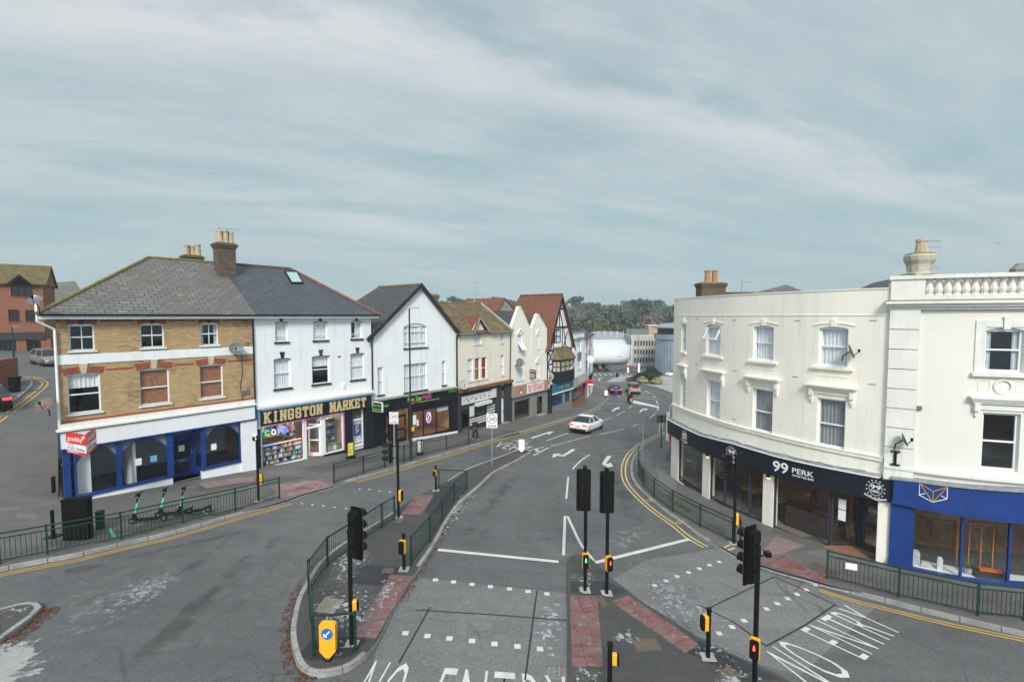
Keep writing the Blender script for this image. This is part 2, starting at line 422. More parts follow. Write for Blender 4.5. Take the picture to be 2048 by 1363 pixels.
def kerbmat():
    m,n,b,o=newmat('kerb_concrete');U=uvn(n);P=pos(n)
    sx=n.n('ShaderNodeSeparateXYZ',x0=U);fr=n.math('FRACT',n.math('DIVIDE',sx.outputs[0],.915))
    j=n.ramp(fr,[(0.0,1.0),(.022,0.0)],'CONSTANT')
    c=n.mix(n.ramp(n.noise(P,1.2,6,.65),[(.3,0.0),(.7,1.0)]),(.20,.195,.185),(.40,.395,.38))
    c=n.mix(n.ramp(n.noise(P,14,5,.7),[(.5,0.0),(.75,.7)]),c,(.10,.095,.08))
    n.set(b,'Base Color',n.mix(j,c,(.03,.03,.03)));n.set(b,'Roughness',.85);return m
M['kerb']=kerbmat()
M['tactile']=None
def tactile(name,col):
    m,n,b,o=newmat(name);U=uvn(n);P=pos(n)
    br=n.n('ShaderNodeTexBrick',i_Vector=U,i_Color1=col,i_Color2=tuple(x*.8 for x in col),i_Mortar=tuple(x*.35 for x in col),i_Scale=1.0)
    br.offset=0.0;n.set(br,'Brick Width',.4);n.set(br,'Row Height',.4);n.set(br,'Mortar Size',.012)
    c=n.mix(n.ramp(n.noise(P,2.4,7,.7),[(.42,0.0),(.66,.75)]),br.outputs[0],(.20,.17,.16))
    c=n.mix(n.ramp(n.noise(P,5,6,.7),[(.58,0.0),(.66,.55)]),c,(.45,.42,.42))
    vo=n.n('ShaderNodeTexVoronoi',i_Scale=15.0,i_Randomness=0.0,x0=U)
    dots=n.ramp(vo.outputs[0],[(.22,1.0),(.3,0.0)]);bp=n.n('ShaderNodeBump',i_Strength=.6,i_Distance=.006);n.set(bp,'Height',dots);n.set(b,'Normal',bp.outputs[0])
    c=n.mix(n.math('MULTIPLY',dots,.25),c,tuple(x*.5 for x in col))
    n.set(b,'Base Color',c);n.set(b,'Roughness',.75);return m
M['tactile']=tactile('red_tactile_paving',(.21,.085,.08))
M['tactile_pink']=tactile('pink_tactile_paving',(.30,.19,.18))
def roofmat(name,ca,cb,cm,bw,bh,moss=None,mossamt=0.0,rough=.7,stain=None,mossc=(.20,.17,.03),ridge_moss=True,corr=False,spec=.4):
    m,n,b,o=newmat(name);U=uvn(n);P=pos(n)
    br=n.n('ShaderNodeTexBrick',i_Vector=U,i_Color1=ca,i_Color2=cb,i_Mortar=cm,i_Scale=1.0);n.set(br,'Brick Width',bw);n.set(br,'Row Height',bh);n.set(br,'Mortar Size',.026);br.inputs['Bias'].default_value=0
    vo=n.n('ShaderNodeMapping',x0=U);vo.inputs['Scale'].default_value=(1/bw,1/bh,1)
    vn=n.n('ShaderNodeTexVoronoi',x0=vo.outputs[0],i_Scale=1.0,i_Randomness=.4);rnd=n.n('ShaderNodeSeparateColor',x0=vn.outputs['Color'])
    c=n.mix(n.math('MULTIPLY',rnd.outputs[0],.7),br.outputs[0],tuple(x*.5 for x in ca))
    if stain:c=n.mix(n.ramp(n.noise(P,.5,6,.65,.3),[(.42,0.0),(.62,.7)]),c,stain)
    if mossamt:
        nz=n.noise(P,1.5,8,.75);c=n.mix(n.ramp(nz,[(.62 - .18*mossamt,0.0),(.72 - .12*mossamt,.9)]),c,mossc)
    sx=n.n('ShaderNodeSeparateXYZ',x0=U);fr=n.math('FRACT',n.math('DIVIDE',sx.outputs[1],bh))
    n.set(b,'Base Color',c);n.set(b,'Roughness',rough);n.set(b,'Specular IOR Level',spec)
    h=n.math('MULTIPLY',fr,-1.0)
    if corr:
        cw=n.math('SINE',n.math('MULTIPLY',sx.outputs[0],2*math.pi/.3));h=n.math('ADD',h,n.math('MULTIPLY',cw,.5))
    bp=n.n('ShaderNodeBump',i_Strength=.7,i_Distance=.03);n.set(bp,'Height',h);n.set(b,'Normal',bp.outputs[0]);return m
M['slate_old']=roofmat('weathered_slate',(.215,.212,.20),(.145,.143,.135),(.035,.035,.035),.46,.27,mossamt=.28,stain=(.125,.105,.092),mossc=(.26,.23,.12),rough=.7)
M['slate_new']=roofmat('blue_grey_slate',(.10,.105,.122),(.078,.082,.097),(.028,.03,.036),.5,.26,rough=.5)
M['slate_dark']=roofmat('dark_slate',(.09,.088,.088),(.065,.066,.07),(.02,.02,.02),.45,.25,mossamt=.2,rough=.6,mossc=(.16,.14,.05))
M['clay_moss']=roofmat('mossy_concrete_tile',(.185,.115,.082),(.145,.095,.072),(.035,.025,.02),.33,.30,mossamt=.85,mossc=(.21,.175,.03),corr=True)
M['clay_red']=roofmat('red_pantile',(.27,.105,.06),(.19,.07,.05),(.04,.02,.018),.30,.30,mossamt=.3,mossc=(.20,.15,.04),corr=True)
M['moss_roof']=roofmat('moss_covered_tile',(.14,.085,.05),(.12,.08,.05),(.04,.03,.02),.33,.3,mossamt=1.15,mossc=(.16,.14,.025))
M['buff']=mk_brick('buff_brick',(.60,.40,.19),(.45,.29,.13),(.40,.31,.21),mort=.014,dark=(.07,.052,.038),darkamt=.9,patch=((.64,.40,.18),.5),var2=.42)
M['redbrick']=mk_brick('red_brick',(.33,.115,.062),(.26,.09,.05),(.24,.16,.12),var2=.3)
M['oldbrick']=mk_brick('old_brown_brick',(.16,.12,.085),(.10,.08,.06),(.12,.11,.09),dark=(.03,.028,.025),darkamt=.8,var2=.5)
M['arch_red']=mk('red_arch_brick',(.30,.075,.05),.25,8)
M['grey_brick']=mk_brick('grey_brick',(.22,.21,.2),(.17,.165,.16),(.28,.27,.26),var2=.3)
M['white']=mk('white_render',(.82,.83,.84),.035,1.0,.8,streak=.28,bump=.15,bscale=18,dirt=(.42,.40,.36))
M['cream']=mk('cream_render',(.80,.745,.63),.05,1.0,.8,streak=.42,bump=.2,bscale=14,dirt=(.45,.38,.28))
M['cream2']=mk('cream_render_smooth',(.84,.80,.71),.035,.8,.75,streak=.30,bump=.1,bscale=10,dirt=(.50,.45,.35))
M['cream_brick']=None
M['stone_white']=mk('painted_stone',(.74,.73,.69),.06,1.5,.8,streak=.3,bump=.1,dirt=(.3,.27,.2))
M['upvc']=mk('white_upvc',(.83,.84,.86),.02,3,.35)
M['white_paint']=mk('white_gloss_paint',(.80,.81,.82),.04,2,.4,streak=.12)
M['blue']=mk('blue_gloss_paint',(.013,.045,.20),.12,2,.35,streak=.2,dirt=(.02,.04,.15))
M['black_paint']=mk('black_painted_timber',(.012,.013,.017),.3,2,.42,spec=.3)
M['black']=mk('black_plastic',(.007,.007,.008),.2,6,.42,spec=.25)
M['black_matt']=mk('matt_black',(.005,.005,.006),.2,3,.8,spec=.12)
M['anth']=mk('anthracite_frame',(.035,.042,.055),.1,3,.4)
M['navy_sign']=mk('navy_black_sign',(.012,.014,.024),.1,2,.35)
M['green_metal']=mk('dark_green_metal',(.013,.040,.033),.2,5,.45)
M['grey_metal']=mk('galvanised_metal',(.33,.36,.39),.08,6,.45,metal=.5)
M['sign_back']=mk('grey_sign_back',(.15,.17,.175),.08,4,.5,metal=.2)
M['yellow']=mk('yellow_plastic',(.85,.42,.015),.04,4,.4)
M['lead']=mk('lead_flashing',(.28,.30,.31),.2,6,.6,streak=.3)
M['concrete']=mk('weathered_concrete',(.36,.35,.33),.15,1.5,.85,streak=.35)
M['stone']=mk('grey_stone',(.30,.29,.27),.2,2,.85,streak=.3)
M['terracotta']=mk('terracotta',(.40,.20,.10),.2,6,.8)
M['pale_pot']=mk('pale_chimney_pot',(.47,.38,.27),.2,6,.8,streak=.4)
M['lichen']=mk('yellow_lichen_mortar',(.20,.17,.06),.4,9,.9,dirt=(.2,.19,.15),streak=.5)
M['ridge_red']=mk('red_ridge_tile',(.19,.095,.065),.3,5,.8)
M['glass']=mk_glass('window_glass',(.93,.95,.96),1.2)
M['shop_glass']=mk_glass('shop_glass',(.95,.96,.96),1.1)
M['curtain']=mk('net_curtain',(.78,.80,.82),.1,6,.9)
M['curtain_dark']=mk('dark_room_blind',(.36,.16,.085),.3,8,.9)
M['interior']=mk('dim_interior_wall',(.12,.11,.10),.2,1,.9)  # dark tone stands in for unlit rooms behind the glass
M['wood']=mk('brown_wood',(.22,.12,.055),.3,6,.6)
M['pine']=mk('pale_wood',(.45,.30,.13),.2,6,.6)
M['dirt_ground']=mk('rough_ground',(.07,.075,.05),.4,.1,.95)
M['red_sign']=mk('red_sign_panel',(.62,.035,.03),.05,2,.45)
M['white_sign']=mk('white_sign_panel',(.82,.82,.82),.02,2,.45)
# ================================================================ SETTING
def structure(o):o['kind']='structure';return o
sheet('ground',[(-1500,-40),(1500,-40),(1500,2500),(-1500,2500)],-.06,M['dirt_ground'])
sheet('road',[(-75,-6),(60,-6),(60,60),(150,90),(150,160),(-40,160),(-40,45),(-75,45)],0,M['road'])
def strip(pts,off,wd,up,mb,closed=False,u0=0.0):
    a=offset_line(pts,off - wd/2,closed);b=offset_line(pts,off+wd/2,closed);L=u0
    for i in range(len(pts) - (0 if closed else 1)):
        j=(i+1) % len(pts);l=(pts[j] - pts[i]).length
        q=[(a[i],L,0),(a[j],L+l,0),(b[j],L+l,wd),(b[i],L,wd)]
        P4=[Vector((p.x,p.y,zg_cur(p.x,p.y)+up)) for p,_,_ in q]
        if (P4[1] - P4[0]).cross(P4[2] - P4[0]).z<0:P4=P4[::-1];q=q[::-1]
        mb.face(P4,[(x,y) for _,x,y in q]);L += l
zg_cur=zg
def kerb(name,pts,side,closed=False,w_=.15,h=.12,low=None,parent=None):
    """side=+1: pavement lies to the left of travel. low(i): kerb drop factor"""
    mb=MB();L=0;inn=offset_line(pts,side*w_,closed);lip=offset_line(pts,side*.02,closed);n=len(pts)
    hh=[h if low is None else h*low(p) for p in pts]
    Z=lambda p,e:Vector((p.x,p.y,zg_cur(p.x,p.y)+e))
    for i in range(n - (0 if closed else 1)):
        j=(i+1) % n;l=(pts[j] - pts[i]).length;
        A0_,A1=Z(pts[i],-.05),Z(pts[j],-.05);B0,B1=Z(pts[i],hh[i] - .02),Z(pts[j],hh[j] - .02)
        C0,C1=Z(lip[i],hh[i]),Z(lip[j],hh[j]);D0,D1=Z(inn[i],hh[i]),Z(inn[j],hh[j])
        E0,E1=Z(inn[i],-.05),Z(inn[j],-.05)
        for (a,b,c,d,v0,v1) in ((A0_,A1,B1,B0,0,.1),(B0,B1,C1,C0,.1,.13),(C0,C1,D1,D0,.13,.28),(D0,D1,E1,E0,.28,.4)):
            f=[a,b,c,d];uv=[(L,v0),(L+l,v0),(L+l,v1),(L,v1)]
            if side>0:pass
            else:f=f[::-1];uv=uv[::-1]
            mb.face(f,uv)
        L += l
    return mb.build(name,M['kerb'],parent,kind='structure')
LK=[(-160,1176),(0,1143),(70,1129),(143.6,1115.7),(212,1099.6),(275,1085),(334,1071.7),(438,1042.7),(507,1023),(574.6,1004),(616.5,988.7),(669,975.5),(696,964.5),(733,954.6),(792.6,938),(860,918),(898,907.6),(935.7,896),(967,886.4),(1011.5,873),(1053.7,861.8),(1089,851),(1129.5,839),(1159,830),(1186,820),(1203,810.5),(1214,801),(1219,791),(1216.5,783),(1210,777.5),(1199,773),(1188,769.5),(1176,765),(1160,759)]
LKp=smooth_line(gpts(LK),3)
def L1(u):y=1/(.0485 - 2.875e-5*(u - 100));return Vector(((u - CX)/FPX*y,y))
B_A0,B_A1,B_K1,B_F1=L1(112),L1(505),L1(742),L1(912)
B_C1,B_T1,B_P1,B_W1,B_X1=Vector((-.2,46.6)),Vector((3.9,52.5)),Vector((7.3,57.8)),Vector((9.95,64.5)),Vector((13.55,78.5))
back=Vector((-.781,.624));sidedir=Vector((-.69,.724))
SK=[(99,889.6),(71,917),(47.5,949),(0,995),(-150,1110)]
SKp=smooth_line(gpts(SK),3)
LKp[-1].x -= 0
fr=[B_X1,B_W1,B_P1,B_T1,B_C1,B_F1,B_A0]
pav=[p for p in LKp]+[Vector((8,84)),Vector((10,84))]+[p+(back*.8) for p in fr]+[Vector((A0.x - 1.2,A0.y+1.4))]+SKp
sheet('pavement',pav,.115,M['pave'])
CROSS_L=G(600,995)
def lowL(p):d=(Vector((p.x,p.y)) - CROSS_L.xy).length;return .25+.75*max(0,min(1,(d - 1.6)/1.2))
kerb('kerb_stone',LKp,1,low=lowL)
kerb('kerb_stone',SKp,1)
RK=[(1352,862),(1330,868),(1312,877),(1295,886),(1281,897),(1268,912),(1261,930),(1261,950),(1268,968),(1289,991.7),(1323,1020.6),(1363.6,1048.5),(1393,1072),(1426.6,1090.6),(1472,1114.5),(1520,1134),(1565,1149),(1608,1161),(1642,1171),(1701,1187),(1767.6,1204.5),(1841,1223.5),(1942,1248),(2048,1273),(2200,1306)]
RKp=smooth_line([Vector((21,62,zg(12,62))),Vector((14.5,44,zg(12,44)))]+gpts(RK),3)
RB_P=[(9.95,28.9),(10.05,27.6),(10.4,25.6),(10.9,23.6),(11.65,21.8),(12.8,19.6),(14.25,17.75)]
BB_P=[(14.25,17.75),(15.6,16.85),(17.4,16.1),(19.6,15.6),(22.5,15.4)]
pavr=[p for p in RKp]+[Vector((26,12)),Vector((26,18))]+[Vector((x+.7,y+.7)) for x,y in BB_P[::-1][1:]]+[Vector((x+.7,y+.3)) for x,y in RB_P[::-1]]+[Vector((11,33)),Vector((17,48)),Vector((24,62))]
sheet('pavement',pavr,.115,M['pave'])
CROSS_R=G(1545,1145)
def lowR(p):d=(Vector((p.x,p.y)) - CROSS_R.xy).length;return .2+.8*max(0,min(1,(d - 1.7)/1.0))
kerb('kerb_stone',RKp,1,low=lowR)
I1=[(1062.5,906.7),(1036,922.5),(1009.7,935.7),(986.8,949),(961,974),(933.8,996.8),(913.4,1019),(894.7,1046),(879.4,1076.7),(859,1110.7),(831.8,1149.7),(797.9,1202.4),(767.3,1261.9),(750,1294),(723,1324.7),(689,1345),(634.8,1355.3),(600.8,1341.7),(585.5,1307.7),(580.4,1270.4),(585.5,1233),(594,1202.4),(609.3,1172),(641.5,1124),(692.5,1085),(750,1049.5),(798,1019),(849,988),(872.6,976.5),(935.7,939),(983,921.6),(1018.5,907.6),(1039.6,900.5),(1054,900.5)]
I1p=smooth_line(gpts(I1)+[G(*I1[0])],3)[:-1]
sheet('traffic_island',I1p,.115,M['island'])
CI1=[G(775,1220),G(735,1290)];
def low1(p):
    a,b=G(815,1175).xy,G(765,1262).xy;q=Vector((p.x,p.y));d=b - a;k=max(0,min(1,(q - a).dot(d)/d.dot(d)));e=(q - a - d*k).length
    a,b=G(805,1010).xy,G(865,978).xy;d=b - a;k=max(0,min(1,(q - a).dot(d)/d.dot(d)));e2=(q - a - d*k).length
    return .25+.75*max(0,min(1,(min(e,e2) - .3)/.8))
kerb('kerb_stone',I1p,-1,closed=True,low=low1)
I2=[(1136,1130),(1139,1119),(1147,1113.4),(1163,1113),(1180,1120),(1217.5,1156.5),(1249.7,1182),(1288.8,1212.6),(1339.8,1243),(1392,1279.7),(1424,1298),(1466.6,1316),(1514.5,1336),(1568,1363),(1640,1410),(1640,1560),(1138,1560),(1136,1363),(1136,1240),(1134.5,1172)]
I2p=gpts(I2)
sheet('traffic_island',I2p,.115,M['island'])
kerb('kerb_stone',I2p,-1,closed=True,low=lambda p:.35)
I3=[(-120,1252),(-60,1237),(0,1223),(40,1212),(62,1209),(77,1211),(85,1219),(70,1236),(35,1262),(0,1287),(-120,1370)]
I3p=gpts(I3)
sheet('traffic_island',I3p,.115,M['island']);kerb('kerb_stone',I3p,-1,closed=True)
SR=[(104,868),(103,820),(103,772),(101,735),(101,700),(60,690),(-200,690),(-420,800),(-420,900),(-60,905),(50,872)]
z2=lambda u,v:G(u,v,0,zg2)
srp=[z2(u,v) for u,v in SR]
kerbside=[Vector((A0.x+.3,A0.y+.1,0))]
sr_xy=[Vector((-19.9,20.3)),Vector((-37,39)),Vector((-52,55)),Vector((-70,72)),Vector((-100,60)),Vector((-80,25)),Vector((-60,0)),]
dline=lambda k:Vector((A0.x+.624*k,A0.y+.781*k))
sr_xy=[dline(0.0),Vector((A0.x - 20,A0.y+21)),Vector((A0.x - 48,A0.y+50.4)),Vector((-115,70)),Vector((-100,20)),dline(-60),dline(-20)]
sheet('side_road',sr_xy,.004,M['road'],zf=zg2,kinks=KINKS2)
def mark(px,wd,mat=None,zf=zg,up=.012,name='road_marking',k=1,off=0.0):
    global zg_cur
    zg_cur=zf;mb=MB();pts=[G(u,v,0,zf) for u,v in px]
    if k>1:pts=smooth_line(pts,k)
    strip(pts,off,wd,up,mb);zg_cur=zg
    return mb.build(name,mat or M['white_line'],kind='structure')
def dbl(pts,a,b,mat,wd=.075,zf=zg,name='double_yellow_line'):
    global zg_cur
    zg_cur=zf;mb=MB()
    for o_ in (a,b):strip(pts,o_,wd,.01,mb)
    zg_cur=zg;return mb.build(name,mat,kind='structure')
def sub(pts,u0,u1):
    """part of a kerb line between two photo columns"""
    out=[]
    for p in pts:
        y=p.y
        if y <= 0:continue
        u=CX+FPX*p.x/(p.y*cp)
        if u0 <= u <= u1:out.append(p)
    return out
dbl(sub(LKp,-160,580),-.22,-.40,M['yellow_line'])
dbl(sub(LKp[:75],690,1216),-.22,-.40,M['yellow_line'])
dbl(sub(RKp,1255,1450)[2:],-.30,-.55,M['pale_yellow'],.09)
dbl(smooth_line(gpts([(1641,1178),(1701,1197),(1767,1214),(1860,1237),(1955,1258),(2048,1277),(2200,1310)]),2),0,-.16,M['yellow_line'])
dbl(SKp,-.22,-.42,M['yellow_line'])
dbl(smooth_line(gpts([(47,951),(70,920),(97,888)]),2),.62,.82,M['yellow_line'])
mark([(876,1099),(1117,1123)],.20)
mark([(1185,1126),(1378,1078)],.20)
mark([(1130,1031),(1127,1110)],.12);mark([(1135,1032),(1148,1060),(1163,1090),(1188,1121)],.12,k=2)
mark([(1136.5,953),(1132.5,997)],.1)
mark([(1179,909),(1161,921),(1145,938)],.11,k=2)
mark([(1102,892),(1181,871)],.09);mark([(1092,881),(1136,866)],.1)
mark([(1201,868),(1249,857)],.1);mark([(1209,839.5),(1223,834.5)],.1);mark([(1232.5,831),(1249.5,821.5)],.1)
mark([(1256,817),(1265,810)],.1);mark([(1299,836),(1311,826.5)],.1);mark([(1264,852),(1276.5,847.5)],.1)
mark([(1067,910),(1097,895)],.13);mark([(1054,901.5),(1088,893.5)],.1)
mark([(1048,899),(1065,892)],.1)
mark([(1227,800),(1241,800)],.12,M['faint_line'])
mark([(1312,801),(1316.5,808.5)],.14);mark([(1305,790),(1313,795.5)],.14);mark([(1291,781),(1301,787)],.14)
mark([(1317.5,812),(1315,820)],.14);mark([(1245,788),(1249,790)],.14);mark([(1237,791),(1238,794)],.14)
mb=MB()
def ppoly(px,up=.012,zf=zg,m=None,name='road_marking'):
    return sheet(name,gpts(px,zf),up,m or M['white_line'],zf=zf)
ppoly([(1266,800),(1317,812),(1316,815),(1266,806)])                       # big wedge beyond the lane arrows
for a,b in (((1268,795),(1309,798)),((1279,791),(1302,794.5)),((1276,787),(1296,788.5)),((1276,782),(1291,784))):mark([a,b],.22)
ppoly([(1061,875),(1094,864.5),(1085,865.5),(1107.5,862),(1099,868.5),(1094.5,866.5),(1064,877)])
ppoly([(1105,915.5),(1106,907.5),(1123,906),(1117,909.3),(1127,909),(1144,897.5),(1151.5,899),(1128,912.3),(1114,911)])
ppoly([(1214.5,911),(1223,911.5),(1212.5,926),(1216,928),(1220.5,924),(1226.5,932),(1209,936),(1213,932.5),(1204.5,929),(1205,924.5)])
ppoly([(1222,822),(1229,817),(1225.5,817),(1239,813),(1238.5,818),(1235,817.5),(1226,822)])
ppoly([(1278,823),(1284,817.5),(1290,817),(1289.5,815.5),(1296.5,818),(1289.5,820.5),(1290,819),(1286,819.5),(1281,824)])
ppoly([(1069,897),(1076,898),(1078,903),(1071,901.5)])
def studs(px,s=.13):
    mb=MB()
    for u,v in px:
        c=G(u,v);mb.slab([Vector((c.x+dx*s/2,c.y+dy*s/2,zg(c.x+dx*s/2,c.y+dy*s/2)+.014)) for dx,dy in ((-1,-1),(1,-1),(1,1),(-1,1))],.01)
    return mb.build('road_marking',M['white_line'],kind='structure')
studs([(871,1159),(907,1163),(944,1168),(981,1172.5),(1019,1177),(1056,1182),(1094,1187),(811,1265.5),(855,1271),(899,1276),(944,1281),(989,1287),(1035,1292),(1080,1297)],.17)
studs([(1354,1152),(1377,1144),(1398.5,1136.5),(1419,1129.5),(1438.5,1123),(1309,1170),(1332,1161),(1438,1266),(1464,1253),(1488,1240.5),(1533,1217),(1554.5,1206.5),(1575,1196.5),(1593.5,1187.5),(1612,1179),(1630,1169)],.16)
studs([(604,1006.5),(625,1009),(647,1011),(669,1014),(692,1016.5),(719,977.5),(739,978),(759,981.5),(780,983.5),(801,985)],.10)
def road_text(body,quad,name='road_marking',rows=1.0,mat=None):
    """elongated lettering laid between four ground pixels: bottom-left, bottom-right, top-right, top-left"""
    c=bpy.data.curves.new('t','FONT');c.body=body;c.size=1;c.fill_mode='FRONT';c.offset=-.012;c.space_character=1.12;c.resolution_u=3
    o=bpy.data.objects.new('t',c);COL.objects.link(o);dg=bpy.context.evaluated_depsgraph_get();dg.update()
    me=bpy.data.meshes.new_from_object(o.evaluated_get(dg));bpy.data.objects.remove(o)
    xs=[v.co.x for v in me.vertices];ys=[v.co.y for v in me.vertices];x0,x1,y0,y1=min(xs),max(xs),min(ys),max(ys)
    q=[G(u,v) for u,v in quad]
    for v in me.vertices:
        a=(v.co.x - x0)/(x1 - x0);b=(v.co.y - y0)/(y1 - y0)
        p=(q[0]*(1 - a)+q[1]*a)*(1 - b)+(q[3]*(1 - a)+q[2]*a)*b
        v.co=(p.x,p.y,zg(p.x,p.y)+.013)
    me.name=name;me.materials.clear();me.materials.append(mat or M['white_line'])
    bm=bmesh.new();bm.from_mesh(me);bmesh.ops.recalc_face_normals(bm,faces=bm.faces[:])
    if bm.faces and sum(f.normal.z for f in bm.faces)<0:bmesh.ops.reverse_faces(bm,faces=bm.faces[:])
    bm.to_mesh(me);bm.free()
    oo=bpy.data.objects.new(name,me);COL.objects.link(oo);oo['kind']='structure';return oo
road_text('NO',[(672,1462),(748,1478),(831,1328),(752,1319)])
road_text('ENTRY',[(830,1490),(1190,1510),(1130,1353),(890,1335)])
road_text('NO',[(1655,1400),(1712,1342),(1565,1277),(1531,1301)])
road_text('ENTRY',[(1730,1320),(1803,1260),(1690,1209),(1600,1259)])
road_text('VEHS',[(986,892),(1044,906),(1062,893),(1002,882.5)])
road_text('ALL',[(1022,882),(1056,889),(1066,881.5),(1047,877.5)])
def tac(px,up=.121,m=None,name='tactile_paving'):
    p=gpts(px,up=.115);o=sheet(name,p,up,m or M['tactile'])
    me=o.data;d=(p[1] - p[0]);d.z=0;d.normalize();
    for l in me.loops:
        c=me.vertices[l.vertex_index].co - p[0];me.uv_layers[0].data[l.index].uv=(c.x*d.x+c.y*d.y,-c.x*d.y+c.y*d.x)
    return o
tac([(700,1274),(751,1276),(826,1152),(781,1148)])
tac([(801,1028),(842,1029),(868,990),(835,989)])
tac([(1144,1333),(1207,1333),(1194,1192),(1140,1190)])
tac([(1371,1306),(1399,1288),(1257,1190),(1222,1202)])
tac([(1355,1372),(1480,1359),(1520,1400),(1360,1410)])
tac([(560,995),(612,986),(662,973),(640,959),(560,968),(540,972)],m=M['tactile_pink'])
tac([(395,966),(412,976),(480,965),(510,962),(510,952),(470,955)],m=M['tactile_pink'])
tac([(1515,1120),(1566,1140),(1647,1166),(1660,1154),(1560,1109),(1518,1111)],m=M['tactile'])
tac([(1518,1110.5),(1560,1108.5),(1610,1090),(1552,1071)],m=M['tactile_pink'])
ppoly([(818,1152),(1133,1186),(1135,1240),(1135,1520),(690,1520),(755,1292),(772,1262)],.003,m=M['road_light'],name='crossing_bay')
ppoly([(1222,1160),(1290,1120),(1440,1095),(1520,1140),(1640,1176),(1750,1215),(1600,1350),(1480,1318),(1340,1240)],.003,m=M['road_light'],name='crossing_bay')
def stain(px,m,up=.005,name='road_stain',zf=zg):
    return sheet(name,gpts(px,zf),up,m,zf=zf,uv01=[(0,0),(1,0),(1,1),(0,1)])
stain([(-160,1440),(60,1440),(150,1245),(-10,1245)],M['cement'])
stain([(150,1270),(330,1215),(420,1110),(240,1150)],M['salt'])
for q in ([(60,1400),(330,1400),(560,1120),(420,1090)],[(330,1363),(470,1363),(640,1080),(560,1075)],[(0,1230),(200,1215),(520,1080),(330,1090)],[(850,1150),(960,1150),(1030,960),(960,980)],[(1000,1120),(1120,1125),(1130,960),(1060,950)],[(1080,930),(1260,960),(1330,830),(1180,850)]):stain(q,M['sweep'],.0055)
for q in ([(150,1400),(230,1400),(600,1060),(540,1060)],[(0,1190),(0,1165),(600,1035),(560,1050)],[(880,1100),(930,1100),(1060,930),(1030,935)],[(1230,1090),(1330,1070),(1230,900),(1180,900)]):stain(q,M['tyre_dark'],.0065)
stain([(60,1330),(300,1240),(440,1110),(80,1190)],M['salt2'],.007)
stain([(780,1440),(1134,1440),(1134,1160),(820,1150)],M['salt2'])
stain([(1040,1340),(1134,1340),(1134,1180),(1070,1180)],M['salt'],.009)
stain([(1230,1185),(1400,1290),(1520,1250),(1300,1090)],M['salt'])
stain([(1215,1150),(1420,1290),(1560,1240),(1260,1080)],M['salt2'],.009)
stain([(1455,1120),(1640,1185),(1760,1240),(1480,1090)],M['salt'],.007)
stain([(1200,1130),(1330,1100),(1330,1040),(1200,1050)],M['salt2'],.007)
stain([(1430,1400),(1640,1400),(1560,1330),(1400,1275)],M['salt2'],.007)
for q in ([(600,1330),(740,1330),(790,1170),(620,1150)],[(640,1190),(720,1190),(770,1080),(670,1090)],[(840,1120),(880,1110),(990,955),(930,970)],[(740,1280),(780,1240),(830,1150),(760,1150)],
          [(1142,1190),(1200,1190),(1195,1150),(1140,1140)],[(1140,1380),(1210,1380),(1205,1330),(1140,1330)],[(1380,1340),(1470,1345),(1470,1290),(1380,1280)],[(1420,1400),(1560,1390),(1500,1330),(1430,1310)],[(1230,1300),(1290,1300),(1280,1260),(1215,1265)],[(0,1250),(60,1240),(70,1212),(0,1222)]):
    stain(q,M['salt'],.13,'pavement_stain')
for q in ([(560,1000),(650,985),(650,965),(560,975)],[(1560,1150),(1645,1165),(1655,1140),(1540,1115)]):stain(q,M['rust'],.127,'pavement_stain')
M['pave_mid']=asphalt('older_tarmac',(.085,.083,.08),(.062,.06,.058),(.115,.11,.105),wet=.1);M['pave_pale']=asphalt('pale_tarmac',(.15,.145,.14),(.12,.115,.11),(.20,.19,.18),wet=.1)
for q in ([(395,975),(560,955),(620,958),(560,968),(400,985)],[(120,1100),(300,1062),(420,1035),(440,1022),(250,1060),(90,1090)],[(640,950),(760,925),(800,915),(700,918),(600,940)],[(940,890),(1040,868),(1030,860),(930,880)]):ppoly(q,.118,m=M['pave_mid'],name='tarmac_patch')
for q in ([(0,1025),(35,1024),(40,1010),(0,1012)],[(35,1040),(75,1045),(70,1032),(30,1030)],[(1320,985),(1352,980),(1350,930),(1310,925)],[(1600,1108),(1650,1122),(1700,1118),(1640,1103)]):ppoly(q,.119,m=M['pave_pale'],name='tarmac_patch')
ppoly([(700,1174),(782,1176),(800,1140),(716,1135)],.119,m=M['pave_dark'],name='tarmac_patch')
ppoly([(848,1029),(880,1032),(924,980),(905,968),(872,982)],.119,m=M['pave_dark'],name='tarmac_patch')
ppoly([(1142,1190),(1220,1201),(1252,1188),(1216,1168),(1142,1168)],.119,m=M['pave_dark'],name='tarmac_patch')
ppoly([(1400,1290),(1470,1320),(1560,1366),(1500,1372),(1370,1310)],.118,m=M['pave_dark'],name='tarmac_patch')
ppoly([(597,1318),(622,1330),(700,1322),(740,1284),(700,1278),(620,1290)],.118,m=M['pave_dark'],name='tarmac_patch')
ppoly([(50,1000),(75,1000),(62,962),(78,935),(60,935),(40,962)],.118,m=M['pave_dark'],name='tarmac_patch')
def slabpatch(px,m,label,up=.121,zf=zg,name='manhole_cover',cat='manhole cover'):
    p=[v+Vector((0,0,.008)) for v in gpts(px,zf,up)];mb=MB();mb.slab(p,.02,[(a.x,a.y) for a in p],Vector((0,0,1)))
    return mb.build(name,m,label=label,cat=cat)
M['cover']=mk('mortared_cover',(.24,.22,.18),.2,5,.85,streak=.3);M['cover_brown']=mk('rusty_cover',(.13,.10,.075),.3,8,.8)
slabpatch([(628,1222),(667,1226),(690,1199),(651,1193)],M['cover'],'pale square access cover on the left island behind the curved railing')
slabpatch([(694,1118),(722,1125),(741,1110),(708,1104)],M['cover_brown'],'brown access cover beside the left island railing')
slabpatch([(762,1144),(785,1147),(790,1136),(768,1134)],M['cover_brown'],'small brown cover at the foot of the push button post with two-part yellow box')
